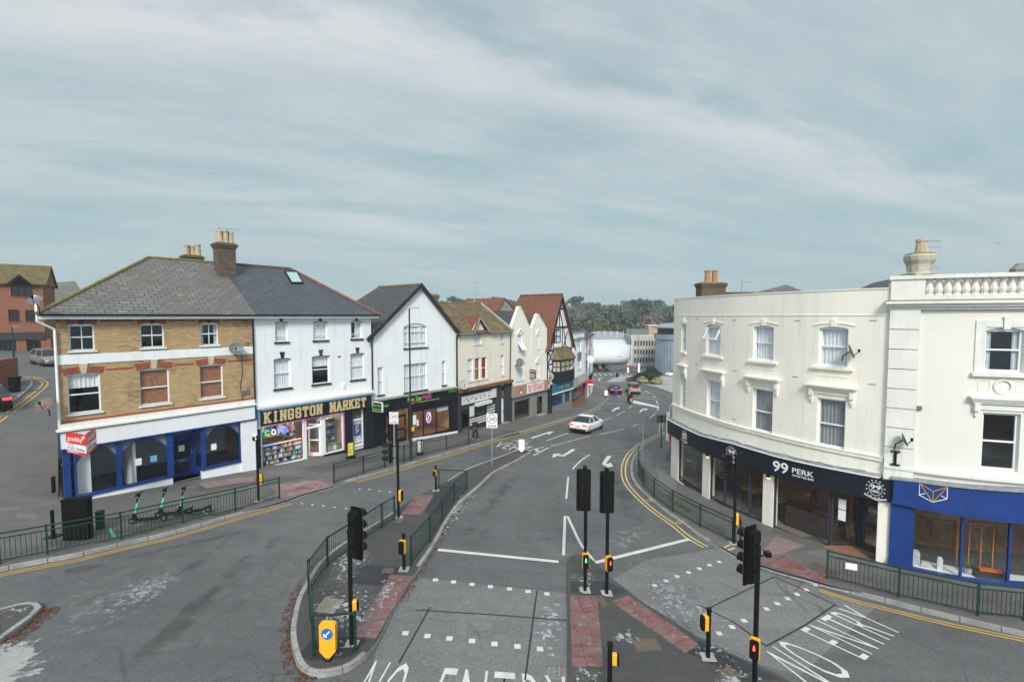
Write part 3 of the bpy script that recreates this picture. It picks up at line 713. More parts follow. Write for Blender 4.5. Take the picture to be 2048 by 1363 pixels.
slabpatch([(787,1043),(802,1045),(810,1036),(794,1035)],M['cover_brown'],'small brown cover by the base of the pole carrying the side facing signal')
slabpatch([(1187,1192),(1206,1211),(1217,1208),(1202,1190)],M['cover_brown'],'small brown cover between the two signal poles of the middle island')
slabpatch([(1263,1281),(1275,1303),(1325,1298),(1310,1275)],M['cover_brown'],'large brown access cover in the middle of the right island')
slabpatch([(1437,1343),(1470,1362),(1487,1352),(1456,1330)],M['cover_brown'],'brown cover in dark tarmac beside the nearest signal pole')
slabpatch([(562,980),(580,978),(625,964),(610,960),(574,971)][:4],M['cover'],'pale cover set in the pink tactile slabs outside the market')
slabpatch([(1620,1135),(1670,1153),(1676,1142),(1630,1123)],M['cover_brown'],'brown cover in the pavement by the cocktail bar crossing')
c=G(1113,1343);mb=MB()
g4=gpts([(1095,1354),(1130,1357),(1129,1333),(1098,1331)],up=.006)
for i in range(9):
    k0,k1=i/9,(i+.5)/9;a=g4[0].lerp(g4[3],k0);b=g4[1].lerp(g4[2],k0);cc_=g4[1].lerp(g4[2],k1);d=g4[0].lerp(g4[3],k1)
    mb.slab([a,b,cc_,d],.02,nrm=Vector((0,0,1)))
for k in (0,.32,.64,.96):
    a=g4[0].lerp(g4[1],k);b=g4[0].lerp(g4[1],k+.04);c_=g4[3].lerp(g4[2],k+.04);d=g4[3].lerp(g4[2],k);mb.slab([q+Vector((0,0,.003)) for q in (a,b,c_,d)],.02,nrm=Vector((0,0,1)))
gr=mb.build('drain_grate',M['concrete'],label='slotted drain grate in the road beside the middle island kerb',cat='drain')
mb=MB();mb.face([p+Vector((0,0,-.001)) for p in g4]);mb.build('drain_pit',M['black_matt'],gr);
M['joint']=mk('bitumen_joint',(.025,.026,.03),.2,9,.6)
for px in ([(860,1214),(798,1325)],[(832,1219),(1000,1230),(1134,1240)],[(1417,1216),(1530,1162),(1549,1153)],[(1395,1208),(1470,1245),(1532,1292)],[(1549,1153),(1610,1180),(1679,1213)],[(1532,1292),(1610,1250),(1670,1209)],[(1074,1180),(1050,1360)]):mark(px,.045,M['joint'],name='road_joint',up=.014)
for px in ([(1146,926),(1210,945),(1262,968)],[(1130,948),(1146,930),(1250,970)],[(1205,866),(1245,882),(1300,890)],[(1262,845),(1300,872)],[(1290,880),(1320,870)][:2]):mark(px,.05,M['faint_line'],name='road_marking',up=.006)
for px in ([(1270,925),(1276,925)],[(1262,946),(1269,946)],[(1268,970),(1277,970.5)],[(1293,1000),(1306,1003)],[(1298,997),(1311,1000)],[(1350,1044),(1364,1047)],[(1355,1040),(1369,1043)],[(1448,1094),(1461,1089)],[(1456,1100),(1470,1095)],[(1297,909),(1302,909)]):
    mb=MB();pts=[G(u,v,.12) for u,v in px];strip(pts,0,.09,.130,mb);mb.build('kerb_marking',M['pale_yellow'],kind='structure')
M['mint_paint']=paint('mint_paint',(.10,.42,.27),.6)
for px in ([(220,1056),(229,1075)],[(398,1017),(414,1028)],[(270,1052),(286,1047)],[(334,1034),(345,1035)]):
    mb=MB();pts=[G(u,v,.115) for u,v in px];strip(pts,0,.09,.123,mb);mb.build('bay_marking',M['mint_paint'],kind='structure')
for k,(u,v,wv,hv) in enumerate([(1360,1085,1450,0)]):pass
def moss(px):stain(px,M['moss'],.127,'moss_patch')
moss([(390,1052),(520,1018),(520,1008),(390,1040)]);moss([(180,1100),(390,1052),(390,1040),(180,1088)]);moss([(1283,975),(1460,1085),(1460,1070),(1290,962)]);moss([(1276,930),(1292,985),(1300,975),(1284,925)])
M['leaf_litter']=mk('fallen_leaf',(.12,.048,.022),.5,20,.8)
mb=MB();rr=random.Random(3)
def litter(line,off0,off1,n,p0=0,p1=1):
    for _ in range(n):
        k=(p0+(p1 - p0)*rr.random())*(len(line) - 1);i=int(k);p=line[i].lerp(line[min(i+1,len(line) - 1)],k - i)
        a=line[i];b=line[min(i+1,len(line) - 1)];t=(b - a);t.z=0
        if t.length<1e-5:continue
        t.normalize();o_=off0+(off1 - off0)*rr.random() ** 2
        c=Vector((p.x - t.y*o_,p.y+t.x*o_));an=rr.random()*6.3;s_=.02+rr.random()*.03
        z=zg(c.x,c.y)+.016
        mb.face([Vector((c.x+math.cos(an+q)*s_*f,c.y+math.sin(an+q)*s_*f,z+rr.random()*.03)) for q,f in ((0,1),(1.6,.6),(3.14,1),(4.7,.6))])
litter(gpts(I1[3:12]),.03,.25,420);litter(gpts(I1[16:25]),.03,.3,520);litter(gpts(I3[6:]),.03,.4,400);litter(gpts([(1134.5,1125),(1135,1200)]),.02,.2,90)
mb.build('fallen_leaves',M['leaf_litter'],kind='stuff')
# ================================================================ BUILDING HELPERS
def clip_poly(poly,a,b,c):
    out=[]
    for i in range(len(poly)):
        p,q=poly[i],poly[(i+1) % len(poly)];fp=a*p[0]+b*p[1] - c;fq=a*q[0]+b*q[1] - c
        if fp <= 0:out.append(p)
        if (fp<0<fq) or (fq<0<fp):
            k=fp/(fp - fq);out.append((p[0]+(q[0] - p[0])*k,p[1]+(q[1] - p[1])*k))
    return out
def wallgrid(mb,W,s0,s1,z0,z1,holes=(),depth=.14,clip=(),sub=0,d=0.0):
    Ss={s0,s1};Zs={z0,z1}
    for h in holes:
        Ss |= {max(s0,h[0]),min(s1,h[1])};Zs |= {max(z0,h[2]),min(z1,h[3])}
    Ss |= {c for c in W.c if s0<c<s1}
    if sub:Ss |= {s0+(s1 - s0)*i/sub for i in range(sub)}
    Ss=sorted(Ss);Zs=sorted(Zs)
    Ss=[a for i,a in enumerate(Ss) if i==0 or a - Ss[i - 1]>1e-4]
    for a,b in zip(Ss,Ss[1:]):
        for c,e in zip(Zs,Zs[1:]):
            ms,mz=(a+b)/2,(c+e)/2
            if any(h[0]<ms<h[1] and h[2]<mz<h[3] for h in holes):continue
            q=[(a,c),(b,c),(b,e),(a,e)]
            for cl_ in clip:
                q=clip_poly(q,*cl_)
                if len(q)<3:break
            if len(q)<3:continue
            mb.face([W.P(s,z,d) for s,z in q],q)
    for h in holes:
        a,b,c,e=h[:4];r=h[4] if len(h)>4 else 0
        for (p,q) in (((a,c),(a,e)),((b,e),(b,c)),((b,c),(a,c)),((a,e),(b,e))):
            if p[1]==q[1]==z0:continue
            mb.face([W.P(*p,d),W.P(*p,d - depth),W.P(*q,d - depth),W.P(*q,d)],[(p[0],p[1]),(p[0]+.15,p[1]),(q[0]+.15,q[1]),(q[0],q[1])])
        if r:
            n=8;f=lambda k:e - r*(2*k - 1) ** 2
            for i in range(n):
                k0,k1=i/n,(i+1)/n;x0,x1=a+(b - a)*k0,a+(b - a)*k1
                q=[(x0,f(k0)),(x1,f(k1)),(x1,e),(x0,e)]
                mb.face([W.P(s,z,d) for s,z in q],q)
                mb.face([W.P(x0,f(k0),d - depth),W.P(x1,f(k1),d - depth),W.P(x1,f(k1),d),W.P(x0,f(k0),d)])
def rect(W,u0,u1,vt,vb,d=0.0):
    um=(u0+u1)/2;vm=(vt+vb)/2
    return [W.hit(u0,vm,d)[0],W.hit(u1,vm,d)[0],W.hit(um,vb,d)[1],W.hit(um,vt,d)[1]]
def window(W,r,parent,v=(),h=(),tv=(),th=(),recess=.10,curtain='net',sill='white',fw=.06,fm=None,glass=None,sillm=None,ajar=None,rise=0,cm=None,name='window',sillh=.07,bw=.055):
    s0,s1,z0,z1=r[:4];w_=s1 - s0;H=z1 - z0;fm=fm or M['upvc']
    dd=-recess;mb=MB()
    mb.prism(W,s0,s0+fw,z0,z1,dd - .06,dd);mb.prism(W,s1 - fw,s1,z0,z1,dd - .06,dd)
    mb.prism(W,s0+fw,s1 - fw,z0,z0+fw,dd - .06,dd);mb.prism(W,s0+fw,s1 - fw,z1 - fw - rise*.6,z1 if not rise else z1,dd - .06,dd)
    for x in v:mb.prism(W,s0+w_*x - bw/2,s0+w_*x+bw/2,z0+fw,z1 - fw,dd - .055,dd - .002)
    for y in h:mb.prism(W,s0+fw,s1 - fw,z0+H*y - bw/2,z0+H*y+bw/2,dd - .05,dd+.012)
    for x,ya,yb in tv:mb.prism(W,s0+w_*x - .016,s0+w_*x+.016,z0+H*ya,z0+H*yb,dd - .045,dd - .012)
    for y,xa,xb in th:mb.prism(W,s0+w_*xa,s0+w_*xb,z0+H*y - .016,z0+H*y+.016,dd - .044,dd - .013)
    o=mb.build(name,fm,parent)
    g=MB();a=s0+fw*.5;b=s1 - fw*.5;q=[(a,z0+.02),(b,z0+.02),(b,z1 - .02),(a,z1 - .02)]
    g.face([W.P(s,z,dd - .035) for s,z in q],q);g.build('pane',glass or M['glass'],o)
    if curtain:
        c=MB();n=22;ca,cb={'net':(0,1),'L':(0,.55),'R':(.45,1),'blind':(0,1),'top':(0,1),'sides':(0,.22),'low':(0,1)}[curtain]
        rng=[(ca,cb)]+([(.78,1)] if curtain=='sides' else [])
        zlo=z0+(H*.62 if curtain=='top' else 0);zhi=z1 if curtain != 'low' else z0+H*.5
        for ca,cb in rng:
            for i in range(n):
                x0=s0+w_*(ca+(cb - ca)*i/n);x1=s0+w_*(ca+(cb - ca)*(i+1)/n)
                k=0 if curtain=='blind' else .022;f=lambda j:k*math.sin(j*2.1+s0*7)*(1+.5*math.sin(j*.7))
                c.smooth=True
                c.face([W.P(x0,zlo,dd - .11+f(i)),W.P(x1,zlo,dd - .11+f(i+1)),W.P(x1,zhi,dd - .11+f(i+1)),W.P(x0,zhi,dd - .11+f(i))])
        c.build('curtain',cm or M['curtain'],o)
    if sill:
        sm_=MB();ext=.07
        sm_.prism(W,s0 - ext,s1+ext,z0 - sillh,z0,dd - .02,.09)
        sm_.build('sill',sillm or M['white_paint'],o)
    return o
def band(W,u0,u1,zb,zt,d0,d1,m,parent,name='trim',n=1):
    s0=u0 if u0<50 else W.hit(u0,750)[0];s1=u1 if u1<50 else W.hit(u1,750)[0]
    mb=MB();mb.prism(W,s0,s1,zb,zt,d0,d1,n);return mb.build(name,m,parent)
def textmesh(body,off=.0,res=3,ext=0.0,shear=0.0):
    c=bpy.data.curves.new('t','FONT');c.body=body;c.size=1;c.offset=off;c.resolution_u=res;c.extrude=ext;c.shear=shear
    if not ext:c.fill_mode='FRONT'
    o=bpy.data.objects.new('t',c);COL.objects.link(o);dg=bpy.context.evaluated_depsgraph_get();dg.update()
    me=bpy.data.meshes.new_from_object(o.evaluated_get(dg));bpy.data.objects.remove(o);return me
def wtext(W,body,r,d,m,parent,name='lettering',off=.01,ext=.5,res=3,th=.03,shear=0.0,skew=None,**kw):
    """lettering stretched into the wall rectangle r=(s0,s1,z0,z1), standing th proud of depth d"""
    me=textmesh(body,off,res,ext,shear)
    xs=[v.co.x for v in me.vertices];ys=[v.co.y for v in me.vertices];x0,x1,y0,y1=min(xs),max(xs),min(ys),max(ys);L=org(parent)
    zb=skew or (lambda s:0.0)
    for v in me.vertices:
        s=r[0]+(r[1] - r[0])*(v.co.x - x0)/(x1 - x0);z=r[2]+(r[3] - r[2])*(v.co.y - y0)/(y1 - y0)
        v.co=W.P(s,z+zb(s),d+(th if v.co.z>-.01 else 0)) - L
    me.name=name;me.materials.clear();me.materials.append(m)
    o=bpy.data.objects.new(name,me);COL.objects.link(o)
    if parent:o.parent=parent;ORG[o.name]=L
    return tagp(o,**kw)
def roof_uv(pts,e):
    e=Vector(e);e.z=0;e.normalize();n=sum(((pts[i] - pts[0]).cross(pts[i+1] - pts[0]) for i in range(1,len(pts) - 1)),Vector()).normalized()
    k=n.cross(e).normalized()
    if k.z<0:k=-k
    return [(p.dot(e),p.dot(k)) for p in pts]
def roofpoly(mb,pts,e,th=.1):
    pts=[Vector(p) for p in pts];n=sum(((pts[i] - pts[0]).cross(pts[i+1] - pts[0]) for i in range(1,len(pts) - 1)),Vector())
    if n.z<0:pts=pts[::-1]
    mb.slab(pts,th,roof_uv(pts,e))
def shell(mb,corners,z0,z1):
    """plain side / back walls through plan corners"""
    for a,b in zip(corners,corners[1:]):
        l=(Vector(b[:2]) - Vector(a[:2])).length
        mb.face([Vector((a[0],a[1],z0)),Vector((b[0],b[1],z0)),Vector((b[0],b[1],z1)),Vector((a[0],a[1],z1))],[(0,z0),(l,z0),(l,z1),(0,z1)])
def pipe(pts,r,m,parent,name='downpipe'):
    mb=MB();mb.path([Vector(p) for p in pts],r,8);return mb.build(name,m,parent)
def dish(p,facing,r,parent,m=None,label=None,arm=True,tilt=.35):
    """satellite dish: bowl, arm and receiver, as a thing"""
    t=thing('satellite_dish',label,'satellite dish',p,group=None)
    n=Vector((math.sin(facing)*math.cos(tilt),math.cos(facing)*math.cos(tilt),math.sin(tilt)));c=Vector(p)
    mb=MB();mb.lathe(c,[(0,0),(r*.5,r*.05),(r*.85,r*.16),(r,r*.24),(r*.98,r*.27),(r*.5,r*.08),(0,r*.03)],20,n);mb.build('bowl',m or M['sign_back'],t)
    mb=MB();mb.tube(c+Vector((0,0,-r*.8))+n*.1,c+n*r*1.0+Vector((0,0,-r*.35)),.015);mb.box(c+n*r*1.05+Vector((0,0,-r*.4)),.06,.06,.12);mb.build('receiver_arm',M['black'],t)
    mb=MB();mb.tube(c,c - n*.22 - Vector((0,0,.1)),.022);mb.tube(c - n*.22 - Vector((0,0,.1)),c - n*.25 - Vector((0,0,.3)),.022);mb.build('bracket',M['black'],t)
    return t
def aerial(p,h,parent,az=0.0,n=7,L=1.0):
    p=Vector(p);mb=MB();mb.tube(p,p+Vector((0,0,h)),.014,n=5);a=Vector((math.cos(az),math.sin(az),0));b=Vector((-a.y,a.x,0));q=p+Vector((0,0,h*.95))
    mb.tube(q - a*.1,q+a*L,.01,n=5)
    for i in range(n):e=q+a*(L*(i+.3)/n);mb.tube(e - b*.14,e+b*.14,.006,n=4)
    return mb.build('tv_aerial',M['sign_back'],parent)
def chimney(parent,c,w_,dp,z0,z1,X,m,pots,cap=.12,potm=None,capm=None,oversail=True,capmoss=True):
    """stack with corbelled cap and pots; X is the long direction"""
    X=Vector((X[0],X[1],0)).normalized();Y=Vector((-X.y,X.x,0));mb=MB();c=Vector((c[0],c[1],z0));H=z1 - z0
    mb.box(c,w_,dp,H - .3,X,Y)
    for i in range(3):mb.box(c+Vector((0,0,H - .3+i*.09)),w_+.08*(i+1),dp+.08*(i+1),.09,X,Y)
    mb.box(c+Vector((0,0,H - .03)),w_+.1,dp+.1,.06,X,Y)
    o=mb.build('chimney',m,parent)
    mb=MB();mb.box(c+Vector((0,0,H+.03)),w_+.02,dp+.02,.08,X,Y,taper=.8);mb.build('mortar_cap',capm or M['lichen'],o)
    for i,(k,r,hh) in enumerate(pots):
        p=c+X*k[0]+Y*k[1]+Vector((0,0,H+.05));mb=MB()
        mb.lathe(p,[(r*1.1,0),(r*1.1,.08),(r,.12),(r*.88,hh - .12),(r*1.05,hh - .1),(r*1.05,hh),(r*.8,hh),(r*.75,hh - .25)],12)
        mb.build('chimney_pot',potm or M['terracotta'],o)
    return o
def strokes(W,letters,r,d,m,parent,th=.04,name='lettering',t=.2):
    """slab-serif capitals built from bars: each letter is strokes in a 0..1 box"""
    D={'K':[((.12,0),(.12,1)),((.85,1),(.2,.45)),((.38,.58),(.85,0))],'I':[((.5,0),(.5,1))],'N':[((.14,0),(.14,1)),((.14,1),(.86,0)),((.86,0),(.86,1))],
         'G':[((.86,.72),(.86,.88)),((.74,1),(.26,1)),((.12,.88),(.12,.12)),((.26,0),(.74,0)),((.86,.1),(.86,.45)),((.9,.45),(.55,.45))],'S':[((.86,.72),(.86,.88)),((.74,1),(.26,1)),((.14,.9),(.14,.62)),((.2,.56),(.8,.44)),((.86,.38),(.86,.1)),((.74,0),(.26,0)),((.14,.12),(.14,.28))],
         'T':[((.5,0),(.5,1)),((.08,1),(.92,1)),((.08,.8),(.08,1)),((.92,.8),(.92,1))],'O':[((.74,1),(.26,1)),((.12,.88),(.12,.12)),((.26,0),(.74,0)),((.88,.12),(.88,.88))],'M':[((.1,0),(.1,1)),((.12,1),(.5,.25)),((.5,.25),(.88,1)),((.9,0),(.9,1))],
         'A':[((.12,0),(.46,1)),((.54,1),(.88,0)),((.25,.32),(.75,.32))],'R':[((.14,0),(.14,1)),((.14,1),(.75,1)),((.86,.9),(.86,.6)),((.75,.5),(.14,.5)),((.5,.5),(.88,0))],'E':[((.14,0),(.14,1)),((.1,1),(.85,1)),((.14,.5),(.65,.5)),((.1,0),(.85,0)),((.85,.8),(.85,1)),((.85,0),(.85,.2))]}
    serif={'K':[(.12,0),(.12,1),(.86,0),(.85,1)],'I':[(.5,0),(.5,1)],'N':[(.14,0),(.14,1),(.86,1)],'T':[(.5,0)],'M':[(.1,0),(.9,0),(.1,1),(.9,1)],'A':[(.12,0),(.88,0)],'R':[(.1,0),(.88,0)],'E':[(.1,0)]}
    mb=MB();n=len(letters);cw=(r[1] - r[0])/n;H=r[3] - r[2];T=t*cw
    def bar(a,b,tt,ox,wd,dz):
        ax,az=ox+a[0]*wd,r[2]+T/2+a[1]*(H - T);bx,bz=ox+b[0]*wd,r[2]+T/2+b[1]*(H - T)
        dx,dzz=bx - ax,bz - az;L=math.hypot(dx,dzz) or 1;ex,ez=dx/L*tt/2,dzz/L*tt/2;nx,nz=-dzz/L*tt/2,dx/L*tt/2
        q=[(ax - ex+nx,az - ez+nz),(ax - ex - nx,az - ez - nz),(bx+ex - nx,bz+ez - nz),(bx+ex+nx,bz+ez+nz)]
        mb.slab([W.P(s,z,d+th+dz) for s,z in q],th,nrm=Vector((W.basis(q[0][0])[1])))
    for i,ch in enumerate(letters):
        if ch==' ':continue
        wd=cw*.74;ox=r[0]+i*cw+cw*.13;k=0
        for a,b in D[ch]:bar(a,b,T,ox,wd,k*.0008);k += 1
        for x,y in serif.get(ch,[]):
            bar((x - .16,y),(x+.16,y),T*.75,ox,wd,.005+k*.0008);k += 1
    return mb.build(name,m,parent)
# ================================================================ CORNER BUILDING (buff brick, empty blue shop) AND MARKET
WA=Wall([B_A0,B_A1]);WK=Wall([B_A1,B_K1]);W5=Wall([B_K1,B_F1])
FD=lambda q:Vector((q[0],q[1]))
def bk(p,d):return Vector((p.x+back.x*d,p.y+back.y*d))
EAVE,RIDGE=9.12,12.36
bA=thing('corner_shop_building','three storey buff brick corner house with white band and empty blue shopfront','building',(B_A0.x,B_A0.y,zg(B_A0.x,B_A0.y)))
ztop=EAVE
upA=[rect(WA,138,189.6,646.5,701),rect(WA,280.7,328.8,646,695.6),rect(WA,400.8,437,644,689.5)]
loA=[rect(WA,135,202,743.7,824.4),rect(WA,279,339.5,735.7,810),rect(WA,399.5,446.8,728,794)]
za=[min(r[2] for r in upA),max(r[3] for r in upA)];zu0=sum(r[2] for r in upA)/3;zu1=sum(r[3] for r in upA)/3
zl0=sum(r[2] for r in loA)/3;zl1=sum(r[3] for r in loA)/3
upA=[[r[0],r[1],zu0,zu1,.07] for r in upA];loA=[[r[0],r[1],zl0,zl1,.08] for r in loA]
zfas_t=WA.z_(300,838.5);zfas_b=WA.z_(300,867.5);zsill=WA.z_(230,977)
zband0,zband1=WA.z_(300,719),WA.z_(300,701.5)
mb=MB();wallgrid(mb,WA,0,WA.L,zfas_t - .3,EAVE,upA+loA,.14)
bkA0=Vector((B_A0.x+sidedir.x*10.2,B_A0.y+sidedir.y*10.2));bkK1=bk(B_K1,9.6)
shell(mb,[bkA0,B_A0],-1.5,EAVE);shell(mb,[bkK1,bkA0],-1.5,EAVE)
mb.build('wall',M['buff'],bA)
mb=MB();mb.prism(WA,.0,WA.L - .02,zband0,zband1,-.03,.035);mb.build('band',M['white'],bA)
sc=MB();M['key_lo']=mk('buff_keystone',(.55,.45,.32),.1);M['key_up']=mk('sooty_keystone',(.06,.05,.05),.3)
for r in upA+loA:
    mb=MB();ks=MB()
    w_=r[1] - r[0];low=r in loA;e=.06 if not low else .1;cx=(r[0]+r[1])/2;hh=.28 if not low else .3
    n=13
    for i in range(n):
        k0,k1=(i+.08)/n,(i+.92)/n;x0=r[0] - e+(w_+2*e)*k0;x1=r[0] - e+(w_+2*e)*k1
        if abs((k0+k1)/2 - .5)<.09:continue
        f=lambda x:r[3] - .055*((x - cx)/(w_/2)) ** 2
        fan=.12;X0=cx+(x0 - cx)*(1+fan);X1=cx+(x1 - cx)*(1+fan)
        q=[(x0,f(x0)+.01),(x1,f(x1)+.01),(X1,f(x1)+hh),(X0,f(x0)+hh)]
        mb.slab([WA.P(s,z,.02) for s,z in q],.03,nrm=WA.basis(0)[1])
    ks.slab([WA.P(s,z,.05) for s,z in ((cx - .08,r[3] - .03),(cx+.08,r[3] - .03),(cx+.15,r[3]+hh+.12*low),(cx - .15,r[3]+hh+.12*low))],.06,nrm=WA.basis(0)[1])
    mb.build('brick_arch',M['arch_red'],bA);ks.build('keystone',M['key_lo'] if low else M['key_up'],bA)
zsc=[upA[0][3]+.12,loA[0][3]+.08,loA[0][2] - .32]
for z in zsc:
    rr_=upA if z==zsc[0] else loA;xs=[0]+sum([[r[0] - .22,r[1]+.22] for r in rr_],[])+[WA.L - .05]
    if z==zsc[2]:xs=[0,WA.L - .05]
    for a,b in zip(xs[::2],xs[1::2]):
        sc=MB();sc.prism(WA,a,b,z - .045,z+.045,-.02,.012);sc.build('string_course',M['arch_red'],bA)
T4=dict(h=(.5,),tv=((.5,.05,.48),(.5,.52,.95)))
for i,r in enumerate(upA):window(WA,r,bA,curtain=None if i != 2 else 'sides',rise=.1,**T4)
window(WA,loA[0],bA,h=(.47,),curtain='top',rise=.1,cm=M['white_sign']);window(WA,loA[1],bA,h=(.47,),curtain='blind',rise=.1,cm=M['curtain_dark']);window(WA,loA[2],bA,h=(.47,),curtain='blind',rise=.1,cm=M['curtain_dark'])
We=WA.off(.38);s0e=-.55
pt=lambda s,z,d:WA.P(s,z,d)
SK1=WA.L+WK.L
WAK=Wall([B_A0,B_K1])
rl=WAK.off(-4.7);ra=rl.hit(297,516);rb_=rl.hit(581,535);rm=rl.hit(478,528)
RL,RR,RM=rl.P(ra[0],RIDGE),rl.P(rb_[0],RIDGE),rl.P(WA.L,RIDGE)
eL=WAK.P(-.62,EAVE - .02,.42);eR=WAK.P(WAK.L+.45,EAVE - .02,.42);eM=WAK.P(WA.L,EAVE - .02,.42)
bL=Vector((bkA0.x - .5,bkA0.y,EAVE));bR=Vector((bkK1.x+.3,bkK1.y+.3,EAVE));bM=WAK.P(WA.L,EAVE,-9.6)
e=WAK.basis(1)[0]
mb=MB();roofpoly(mb,[eL,eM,RM,RL],e);roofpoly(mb,[bL,eL,RL],back.to_3d());roofpoly(mb,[bM,bL,RL,RM],e);mb.build('roof',M['slate_old'],bA)
def ridge(a,b,m,parent,r=.08,name='ridge_tiles'):
    mb=MB();a=Vector(a);b=Vector(b);n=max(1,int((b - a).length/.45))
    for i in range(n):mb.tube(a.lerp(b,i/n),a.lerp(b,(i+1.04)/n),r,r*.93,8)
    return mb.build(name,m,parent)
ridge(eL+Vector((0,0,.03)),RL+Vector((0,0,.03)),M['lichen'],bA);ridge(RL+Vector((0,0,.03)),RM+Vector((0,0,.03)),M['lichen'],bA)
def gutter(W,s0,s1,z,d,parent,m=None,fascia=True):
    mb=MB();mb.prism(W,s0,s1,z - .06,z+.03,d,d+.11);mb.build('gutter',m or M['black'],parent)
    if fascia:mb=MB();mb.prism(W,s0,s1,z - .2,z - .05,.0,d+.01);mb.build('eaves_board',M['white_paint'],parent)
gutter(WAK,-.55,WA.L,EAVE - .05,.38,bA)
pipe([WAK.P(-.6,EAVE,.3),WAK.P(-.6,EAVE - .35,.25),WAK.P(-.06,EAVE - .7,.1),WAK.P(-.06,zfas_t+.2,.1)],.05,M['white_paint'],bA)
pipe([WAK.P(WA.L,EAVE - .1,.3),WAK.P(WA.L,EAVE - .4,.08),WAK.P(WA.L,zfas_t+.1,.08)],.045,M['black'],bA)
mb=MB();p=WAK.P(-.6,EAVE+.02,.35);mb.box(p,.1,.1,.75);mb.build('hip_post',M['white_paint'],bA)
cz=at(463,500,30.6)
chimney(bA,WAK.P(WA.L - .05,0,-3.6)[:2],1.0,.78,10.6,13.45,WAK.basis(1)[0],M['oldbrick'],[((-.3,.15),.16,.75),((-.3,-.17),.16,.72),((.02,.16),.17,.8),((.02,-.17),.17,.78),((.33,.15),.15,.72),((.33,-.17),.15,.7)],potm=M['pale_pot'])
mb=MB();c=WAK.P(WA.L - .05,10.55,-3.12);mb.box(c,1.25,.3,.12,*[Vector(x) for x in WAK.basis(1)]);mb.build('flashing',M['lead'],bA)
aerial(WAK.P(WA.L - .3,13.3,-3.6),1.15,bA,.6)
chimney(bA,WAK.P(WA.L - 1.2,0,-5.6)[:2],.95,.6,12.0,12.75,WAK.basis(1)[0],M['oldbrick'],[((-.28,0),.17,.62),((.05,.12),.19,.6),((.3,-.1),.17,.72)],potm=M['pale_pot'])
gA=lambda s:WA.gz(s)+.1
fasA=MB();fasA.prism(WA,-.12,WA.L - .06,zfas_b,zfas_t,-.02,.32);fasA.build('fascia_board',M['white_paint'],bA)
mb=MB();mb.prism(WA,-.16,WA.L - .05,zfas_b - .07,zfas_b,-.02,.36);mb.prism(WA,-.16,WA.L - .05,zfas_t,zfas_t+.05,-.02,.36);mb.prism(WA,WA.L - .13,WA.L - .05,zfas_b,zfas_t,.31,.35);mb.prism(WA,-.16,-.1,zfas_b,zfas_t,.30,.35)
mb.build('fascia_trim',M['blue'],bA)
mb=MB();mb.prism(WA,-.18,WA.L - .03,zfas_t+.05,zfas_t+.12,0,.42);mb.prism(WA,-.1,WA.L - .03,zfas_t+.12,zfas_t+.34,0,.16);mb.build('cornice',M['stone_white'],bA)
X=lambda u:WA.hit(u,900)[0]
def stallA(a,b):
    mb=MB();mb.prism(WA,a,b,lambda s:WA.gz(s) - .1,zsill,.02,.20,2);mb.build('stall_riser',M['white_paint'],bA)
    mb=MB();mb.prism(WA,a - .02,b+.02,zsill,zsill+.11,.0,.27);mb.build('shop_sill',M['blue'],bA)
sA=[X(113),X(235),X(338),X(404.5),X(479),WA.L]
stallA(0,sA[2]+.07);stallA(sA[3] - .12,sA[4]+.02)
mb=MB();mb.prism(WA,sA[4],WA.L - .02,lambda s:WA.gz(s),zfas_b - .07,-.02,.28,2);mb.build('pilaster',M['white_paint'],bA)
posts=[(-.02,.22),(.33,.42),(sA[1] - .09,sA[1]+.09),(sA[2] - .13,sA[2]+.13),(sA[3] - .1,sA[3]+.1),(sA[4] - .06,sA[4] - .002)]
for i,(a,b) in enumerate(posts):
    mb=MB();mb.prism(WA,a,b,zsill+.11,zfas_b - .07,.04,.22)
    if i in (0,2,3,4):mb.prism(WA,a - .05,b+.05,zfas_b - .75,zfas_b - .68,.02,.25)
    mb.build('shop_post',M['blue'],bA)
M['spandrel']=mk('frosted_spandrel',(.16,.2,.22),.1)
for a,b in ((posts[1][1],posts[2][0]),(posts[2][1],posts[3][0]),(posts[4][1],posts[5][0])):
    n=14;zt_=zfas_b - .07;sp_=MB();spb=MB();gl=MB()
    for i in range(n):
        k0,k1=i/n,(i+1)/n;f=lambda k:zt_ - .06 - .62*(abs(2*k - 1)) ** 2.3
        x0,x1=a+(b - a)*k0,a+(b - a)*k1
        sp_.prism(WA,x0,x1,lambda s,f=f,a=a,b=b:f((s - a)/(b - a)),zt_,.06,.09,1,False)
        spb.prism(WA,x0,x1,lambda s,f=f,a=a,b=b:f((s - a)/(b - a)) - .05,lambda s,f=f,a=a,b=b:f((s - a)/(b - a)),.05,.13,1,False)
    gl.face([WA.P(s,z,.07) for s,z in ((a,zsill+.1),(b,zsill+.1),(b,zt_),(a,zt_))])
    sp_.build('spandrel',M['spandrel'],bA);spb.build('arch_rib',M['blue'],bA);gl.build('shop_window',M['shop_glass'],bA)
FZ=zsill - .35
M['blue_carpet']=mk('navy_carpet',(.02,.035,.09),.2,3,.95);M['panel_grey']=mk('grey_panelling',(.60,.63,.64),.06,2,.8)
mb=MB();q=[(.1,.0),(WA.L,.0),(WA.L,-4.6),(.72,-4.6)];mb.face([WA.P(s,FZ,d) for s,d in q]);mb.build('shop_floor',M['blue_carpet'],bA)
mb=MB();mb.prism(WA,.72,WA.L,FZ,zfas_b+.1,-4.7,-4.6);mb.build('shop_back_wall',M['panel_grey'],bA)
mb=MB();mb.prism(WA,.72,WA.L,zfas_b+.1,zfas_b+.2,-4.7,-.05);mb.build('ceiling',M['white'],bA)
